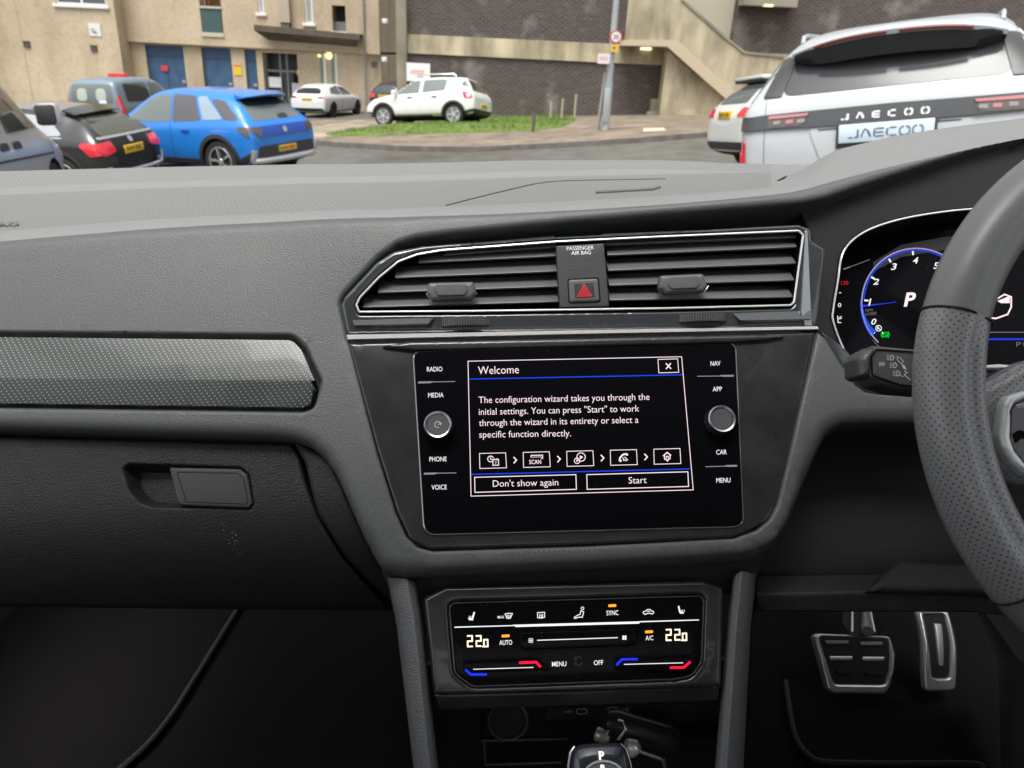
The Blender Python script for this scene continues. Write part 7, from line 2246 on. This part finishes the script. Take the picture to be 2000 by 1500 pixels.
mb = MB(); qa = Q.px(b2, 0.0065); mb.tube(Q.P(qa, 0.0062), 0.0006, 6, closed=True); mb.build('stalk_groove', m_void, sb_)
QI = lambda P_: Q.P(Q.px(P_, 0.0068), 0.0068)
k = Ink(QI).circle((1722, 711), 5.2, 1.0, a0=120, a1=240).circle((1722, 711), 5.2, 1.0, a0=-60, a1=60).circle((1722, 711), 2.4, 1.2).line([(1717, 711), (1727, 711)], 1)
for (x, y) in ((1736, 698), (1742, 713), (1748, 729)):
    k.line([(x + 4, y - 4), (x + 7, y - 4), (x + 10, y), (x + 7, y + 5), (x + 3, y + 5)], 1.4, True)
    for d in (-4, -1, 2, 5): k.line([(x - 4, y + d - .5), (x + 1, y + d)], 1.0)
k.line([(1752, 697), (1757, 698), (1765, 706), (1760, 710), (1753, 703)], 1.2, True).poly([(1760, 710), (1767, 714), (1771, 722), (1764, 720)]).line([(1766, 724), (1772, 728), (1766, 732), (1778, 742)], 1.6).line([(1757, 732), (1764, 736)], 1.2)
k.build('stalk_symbols', mat('stalk_print', (0.4, 0.41, 0.42), 0.6, emit=(.5, .5, .52), estr=.12), sb_)
# bright trim strip seen through the wheel
mb = MB(); mb.tube([at_depth(p, 0.60) for p in ((1915, 718), (1950, 717), (1973, 716))], [0.0014, 0.0022, 0.0012], 8); mb.build('trim_strip', m_chrome, dash)
mb = MB(); q = [at_depth(p, 0.60) for p in ((1916, 727), (1933, 731), (1918, 738))]; mb.add(q + [p + arr([0, .004, 0]) for p in q], [(0, 1, 2), (0, 3, 4, 1), (1, 4, 5, 2), (2, 5, 3, 0)]); mb.build('trim_chip', m_alu, dash)
sh = smooth_poly([(1905, 745), (1930, 725), (1975, 706), (2100, 690), (2300, 690), (2300, 800), (1905, 800)], 10)
Sh = Pl(at_depth((2000, 740), 0.56), 45)
mb = MB(); panel(mb, Sh, Sh.px(sh), [], 0.0, er=0.012, back=-0.04, grid=0.015, step=0.005); mb.build('column_top', m_lower, dash, angle=60, recalc=False)

# ------------------------------------------------------------------ pedals
zp = lambda x, y: (1450 + 0.3 * x, 1050 + 0.3 * y)
PD = Pl(at_depth((1670, 1290), 1.08), 40)
brk = thing('brake_pedal', 'wide brake pedal with steel rim and six raised bars on black rubber', 'pedal', tuple(at_depth((1670, 1350), 1.08)), frame=IN)
bo = smooth_poly([zp(458, 622), zp(965, 640), zp(1000, 760), zp(995, 860), zp(960, 985), zp(930, 1020), zp(590, 1015), zp(555, 985)], [10, 10, 20, 20, 14, 8, 10, 8], 4)
bi = smooth_poly([zp(500, 640), zp(950, 660), zp(962, 760), zp(955, 860), zp(925, 955), zp(600, 950)], [8, 8, 20, 20, 10, 10], 4)
mb = MB(); panel(mb, PD, PD.px(bo), [PD.px(bi)], 0.0, er=0.004, back=-0.012, grid=0, step=0.006); mb.build('pedal_rim', m_pedal, brk, angle=60, recalc=False)
mb = MB(); panel(mb, PD, offset(PD.px(bi), -0.001), [], -0.002, er=0.002, back=-0.006, grid=0, step=0.01); mb.build('pedal_pad', m_rubber, brk, angle=60, recalc=False)
m_bar = mat('pedal_bar', (0.2, 0.2, 0.2), 0.4, metal=0.8)
for (x0, x1, y, mm) in ((532, 698, 682, m_bar), (758, 920, 690, m_bar), (562, 722, 784, m_pedal), (775, 930, 788, m_pedal), (605, 722, 875, m_rubber), (795, 912, 885, m_rubber)):
    P_ = smooth_poly([zp(x0, y - 14), zp(x1, y - 14), zp(x1 - 4, y + 16), zp(x0 + 14, y + 16)], 3)
    mb = MB(); panel(mb, PD, PD.px(P_, 0.001), [], 0.001, er=0.0015, back=-0.004, grid=0, step=0.006); mb.build('pedal_bar', mm, brk, angle=60, recalc=False)
mb = MB(); a = at_depth(zp(770, 640), 1.09); b = at_depth(zp(770, 420), 1.16)
mb.loft([[a + arr([s_ * .012, 0, 0]) + arr([0, t_, 0]) for s_, t_ in ((-1, 0), (1, 0), (1, .03), (-1, .03))], [b + arr([s_ * .013, 0, 0]) + arr([0, t_, 0]) for s_, t_ in ((-1, 0), (1, 0), (1, .03), (-1, .03))]], cap0=True, cap1=True)
mb.build('pedal_arm', m_dark, brk)
mb = MB()
for (x0, x1) in ((714, 716), (860, 822)): mb.tube([at_depth(zp(x0, 618), 1.085), at_depth(zp(x1, 430), 1.15)], 0.0022, 6)
mb.tube([at_depth(zp(815, 610), 1.083), at_depth(zp(800, 430), 1.15)], [0.008, 0.004], 8)
mb.build('arm_edge', m_pedal, brk)
acc = thing('accelerator_pedal', 'narrow upright accelerator pedal with steel frame, right of the brake pedal', 'pedal', tuple(at_depth((1835, 1350), 1.06)), frame=IN)
PA = Pl(at_depth((1835, 1290), 1.06), 34)
ao = smooth_poly([zp(1170, 480), zp(1375, 480), zp(1402, 700), zp(1402, 860), zp(1393, 1000), zp(1190, 1005), zp(1182, 860), zp(1184, 700)], [4, 4, 30, 30, 12, 12, 30, 30], 4)
ai = smooth_poly([zp(1205, 470 + 30), zp(1345, 500), zp(1362, 700), zp(1352, 915), zp(1240, 915), zp(1222, 700)], [6, 6, 20, 8, 8, 20], 4)
mb = MB(); panel(mb, PA, PA.px(ao), [PA.px(ai)], lambda A: -0.9 * np.maximum(0, A[:, 1] - 0.0) ** 2 * 3, er=0.004, back=-0.01, grid=0.02, step=0.006); mb.build('pedal_frame', m_pedal, acc, angle=60, recalc=False)
mb = MB(); panel(mb, PA, offset(PA.px(ai), -0.001), [], lambda A: -0.004 - 0.9 * np.maximum(0, A[:, 1]) ** 2 * 3, er=0.002, back=-0.006, grid=0.02, step=0.01); mb.build('pedal_pad', m_rubber, acc, angle=60, recalc=False)
mb = MB(); P_ = smooth_poly([zp(1265, 560), zp(1318, 560), zp(1316, 760), zp(1312, 838), zp(1282, 838), zp(1272, 760)], 4)
panel(mb, PA, PA.px(P_), [], lambda A: 0.0 - 0.9 * np.maximum(0, A[:, 1]) ** 2 * 3, er=0.002, back=-0.006, grid=0.02, step=0.006); mb.build('pedal_bar', m_pedal, acc, angle=60, recalc=False)

# ------------------------------------------------------------------ foot wells, mats, shell of the car
ZF = -0.80


def on_floor(p, z=ZF):
    d = ray_c(p); return d * (z / d[:, 2])[:, None]


mb = MB()
mb.add([(-0.95, -1.8, ZF), (1.1, -1.8, ZF), (1.1, 1.22, ZF), (-0.95, 1.22, ZF), (-0.95, 1.42, ZF + 0.35), (1.1, 1.42, ZF + 0.35), (1.1, 1.45, -0.35), (-0.95, 1.45, -0.35)], [(0, 1, 2, 3), (3, 2, 5, 4), (4, 5, 6, 7)])
mb.box((-0.05, -1.8, ZF), (0.20, 1.04, ZF + 0.22))
speck(m_carpet, 420, .12, (.032, .030, .032)); speck(m_piping, 700, .3, (.11, .105, .10))
fl0 = mb.build('car_floor', m_carpet)
fl0.matrix_world = IN; struct(fl0)


def floor_mat(outline, edge, label):
    o = thing('floor_mat', label, 'floor mat', tuple(on_floor(outline, ZF + 0.012).mean(0)), group='car floor mats', frame=IN)
    P_ = on_floor(outline, ZF + 0.012); nn = len(P_); m = MB()
    m.add(np.vstack([P_, P_ - arr([0, 0, 0.01])]), [tuple(range(nn))] + [(i, (i + 1) % nn, nn + (i + 1) % nn, nn + i) for i in range(nn)])
    m.build('mat_carpet', m_carpet, o)
    m = MB(); m.tube(on_floor(crom(arr(edge), 6), ZF + 0.012), 0.0036, 6); m.build('mat_piping', m_piping, o)


floor_mat([(-250, 1165), (480, 1163), (463, 1190), (420, 1260), (375, 1330), (330, 1400), (290, 1450), (235, 1500), (100, 1620), (-400, 1620)], [(480, 1163), (463, 1189), (440, 1226), (410, 1275), (372, 1336), (335, 1394), (290, 1450), (235, 1500), (150, 1570)], 'black carpet mat with piped edge in the passenger foot well')
floor_mat([(1535, 1330), (1545, 1400), (1560, 1450), (1580, 1475), (1610, 1488), (1750, 1492), (1900, 1492), (1930, 1510), (1935, 1330)], [(1535, 1330), (1545, 1400), (1557, 1445), (1578, 1473), (1612, 1488), (1750, 1491), (1895, 1491), (1925, 1500)], 'black carpet mat with piped edge under the pedals')
# side trim of the driver's foot well
mb = MB(); q = [at_depth(p, d) for p, d in (((1890, 1150), .80), ((1990, 1290), .62), ((2300, 1450), .5), ((2300, 1750), .5), ((1985, 1560), .7), ((1955, 1500), .95), ((1950, 1290), 1.0))]
mb.add(q, [(0, 1, 6), (1, 5, 6), (1, 2, 3, 4), (1, 4, 5)])
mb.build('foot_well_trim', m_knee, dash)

# shell: roof with an invented opening that lets light onto the dash, pillars, door tops, seats (outside the frame, they shade the cabin)
mb = MB()
rf = lambda x, y, z: (x, y, z)
XL, XR = -0.78, 0.92
def slab(x0, x1, y0, y1, z): mb.box((x0, y0, z), (x1, y1, z + 0.04))
slab(XL, XR, 0.12, 0.30, 0.40); slab(XL, XL + 0.24, -1.7, 0.12, 0.41); slab(XR - 0.24, XR, -1.7, 0.12, 0.41); slab(XL + .24, XR - .24, -1.7, -1.15, 0.41); slab(XL + .24, XR - .24, -.86, 0.12, 0.41)
shell = mb.build('car_roof', m_trim); shell.matrix_world = IN; struct(shell)
mb = MB()
for sx_ in (XL, XR):
    mb.tube([(sx_, 1.25, -0.14), (sx_ * 0.96, 0.72, 0.2), (sx_ * 0.94, 0.3, 0.42)], 0.045, 8)
    mb.tube([(sx_, -0.55, -0.2), (sx_ * 0.97, -0.6, 0.42)], 0.05, 8)
    mb.box((min(sx_, sx_ * 1.12), -1.8, ZF), (max(sx_, sx_ * 1.12), 1.3, -0.19))
mb.box((XL, -1.85, ZF), (XR, -1.8, 0.1))
o = mb.build('car_side_wall', mat('door_trim', (0.05, 0.05, 0.05), .7)); o.matrix_world = IN; struct(o)
mb = MB()
for xc in (-.33, .46):
    mb.box((xc - .25, -0.35, ZF + .1), (xc + .25, 0.06, ZF + 0.36)); mb.box((xc - .24, -0.55, ZF + .3), (xc + .24, -0.36, -0.02)); mb.box((xc - .12, -0.58, -0.01), (xc + .12, -0.48, 0.16))
o = mb.build('cabin_seating', mat('seat_cloth', (0.1, 0.1, 0.1), .85), bevel=.03); o.matrix_world = IN; struct(o)
m_clear = bpy.data.materials.new('windscreen_glass'); m_clear.use_nodes = True
nn_ = m_clear.node_tree.nodes; nn_.remove(nn_['Principled BSDF']); tr_ = nn_.new('ShaderNodeBsdfTransparent'); tr_.inputs[0].default_value = (0.97, 0.98, 0.97, 1)
m_clear.node_tree.links.new(tr_.outputs[0], nn_['Material Output'].inputs['Surface'])
ws = thing('windscreen', 'clear raked windscreen above the dashboard, with a few pale specks and a row of painted reflection dots', 'windscreen', (0.05, 1.25, -0.14), frame=IN)
WSP = Pl((0.05, 1.25, -0.13), -56)   # leans back towards the roof
mb = MB(); q = [(XL + .03, 1.245, -0.135), (XR - .03, 1.245, -0.135), (XR - .08, 0.31, 0.415), (XL + .08, 0.31, 0.415)]
mb.add(q, [(0, 1, 2, 3)])
mb.build('glass_pane', m_clear, ws, recalc=False)
n_w = np.cross(arr(q[1]) - arr(q[0]), arr(q[3]) - arr(q[0])); n_w /= np.linalg.norm(n_w)


def on_ws(p):
    d = ray_c(p); t = ((arr(q[0]) - n_w * 0.0 - arr([0, 0.003, 0])) @ n_w) / (d @ n_w); return d * t[:, None]


random.seed(11); k = Ink(on_ws)
pts = [(1055 + 1.1 * i * 1.0 + random.gauss(0, .5), 6 + 17 * i * .75) for i in range(20)]  # row of dots painted in for a reflection in the glass
pts += [(random.uniform(20, 1500), random.uniform(0, 250)) for _ in range(30)] + [(1120 + random.gauss(0, 22), 20 + abs(random.gauss(0, 18))) for _ in range(22)]
for (x, y) in pts:
    r = random.choice([0.45, 0.55, 0.75]); k.poly([(x - r, y), (x, y - r), (x + r, y), (x, y + r)])
k.build('speck_and_glint', mat('speck_and_glint', (0.85, 0.85, 0.85), 0.8), ws)
done_clean()
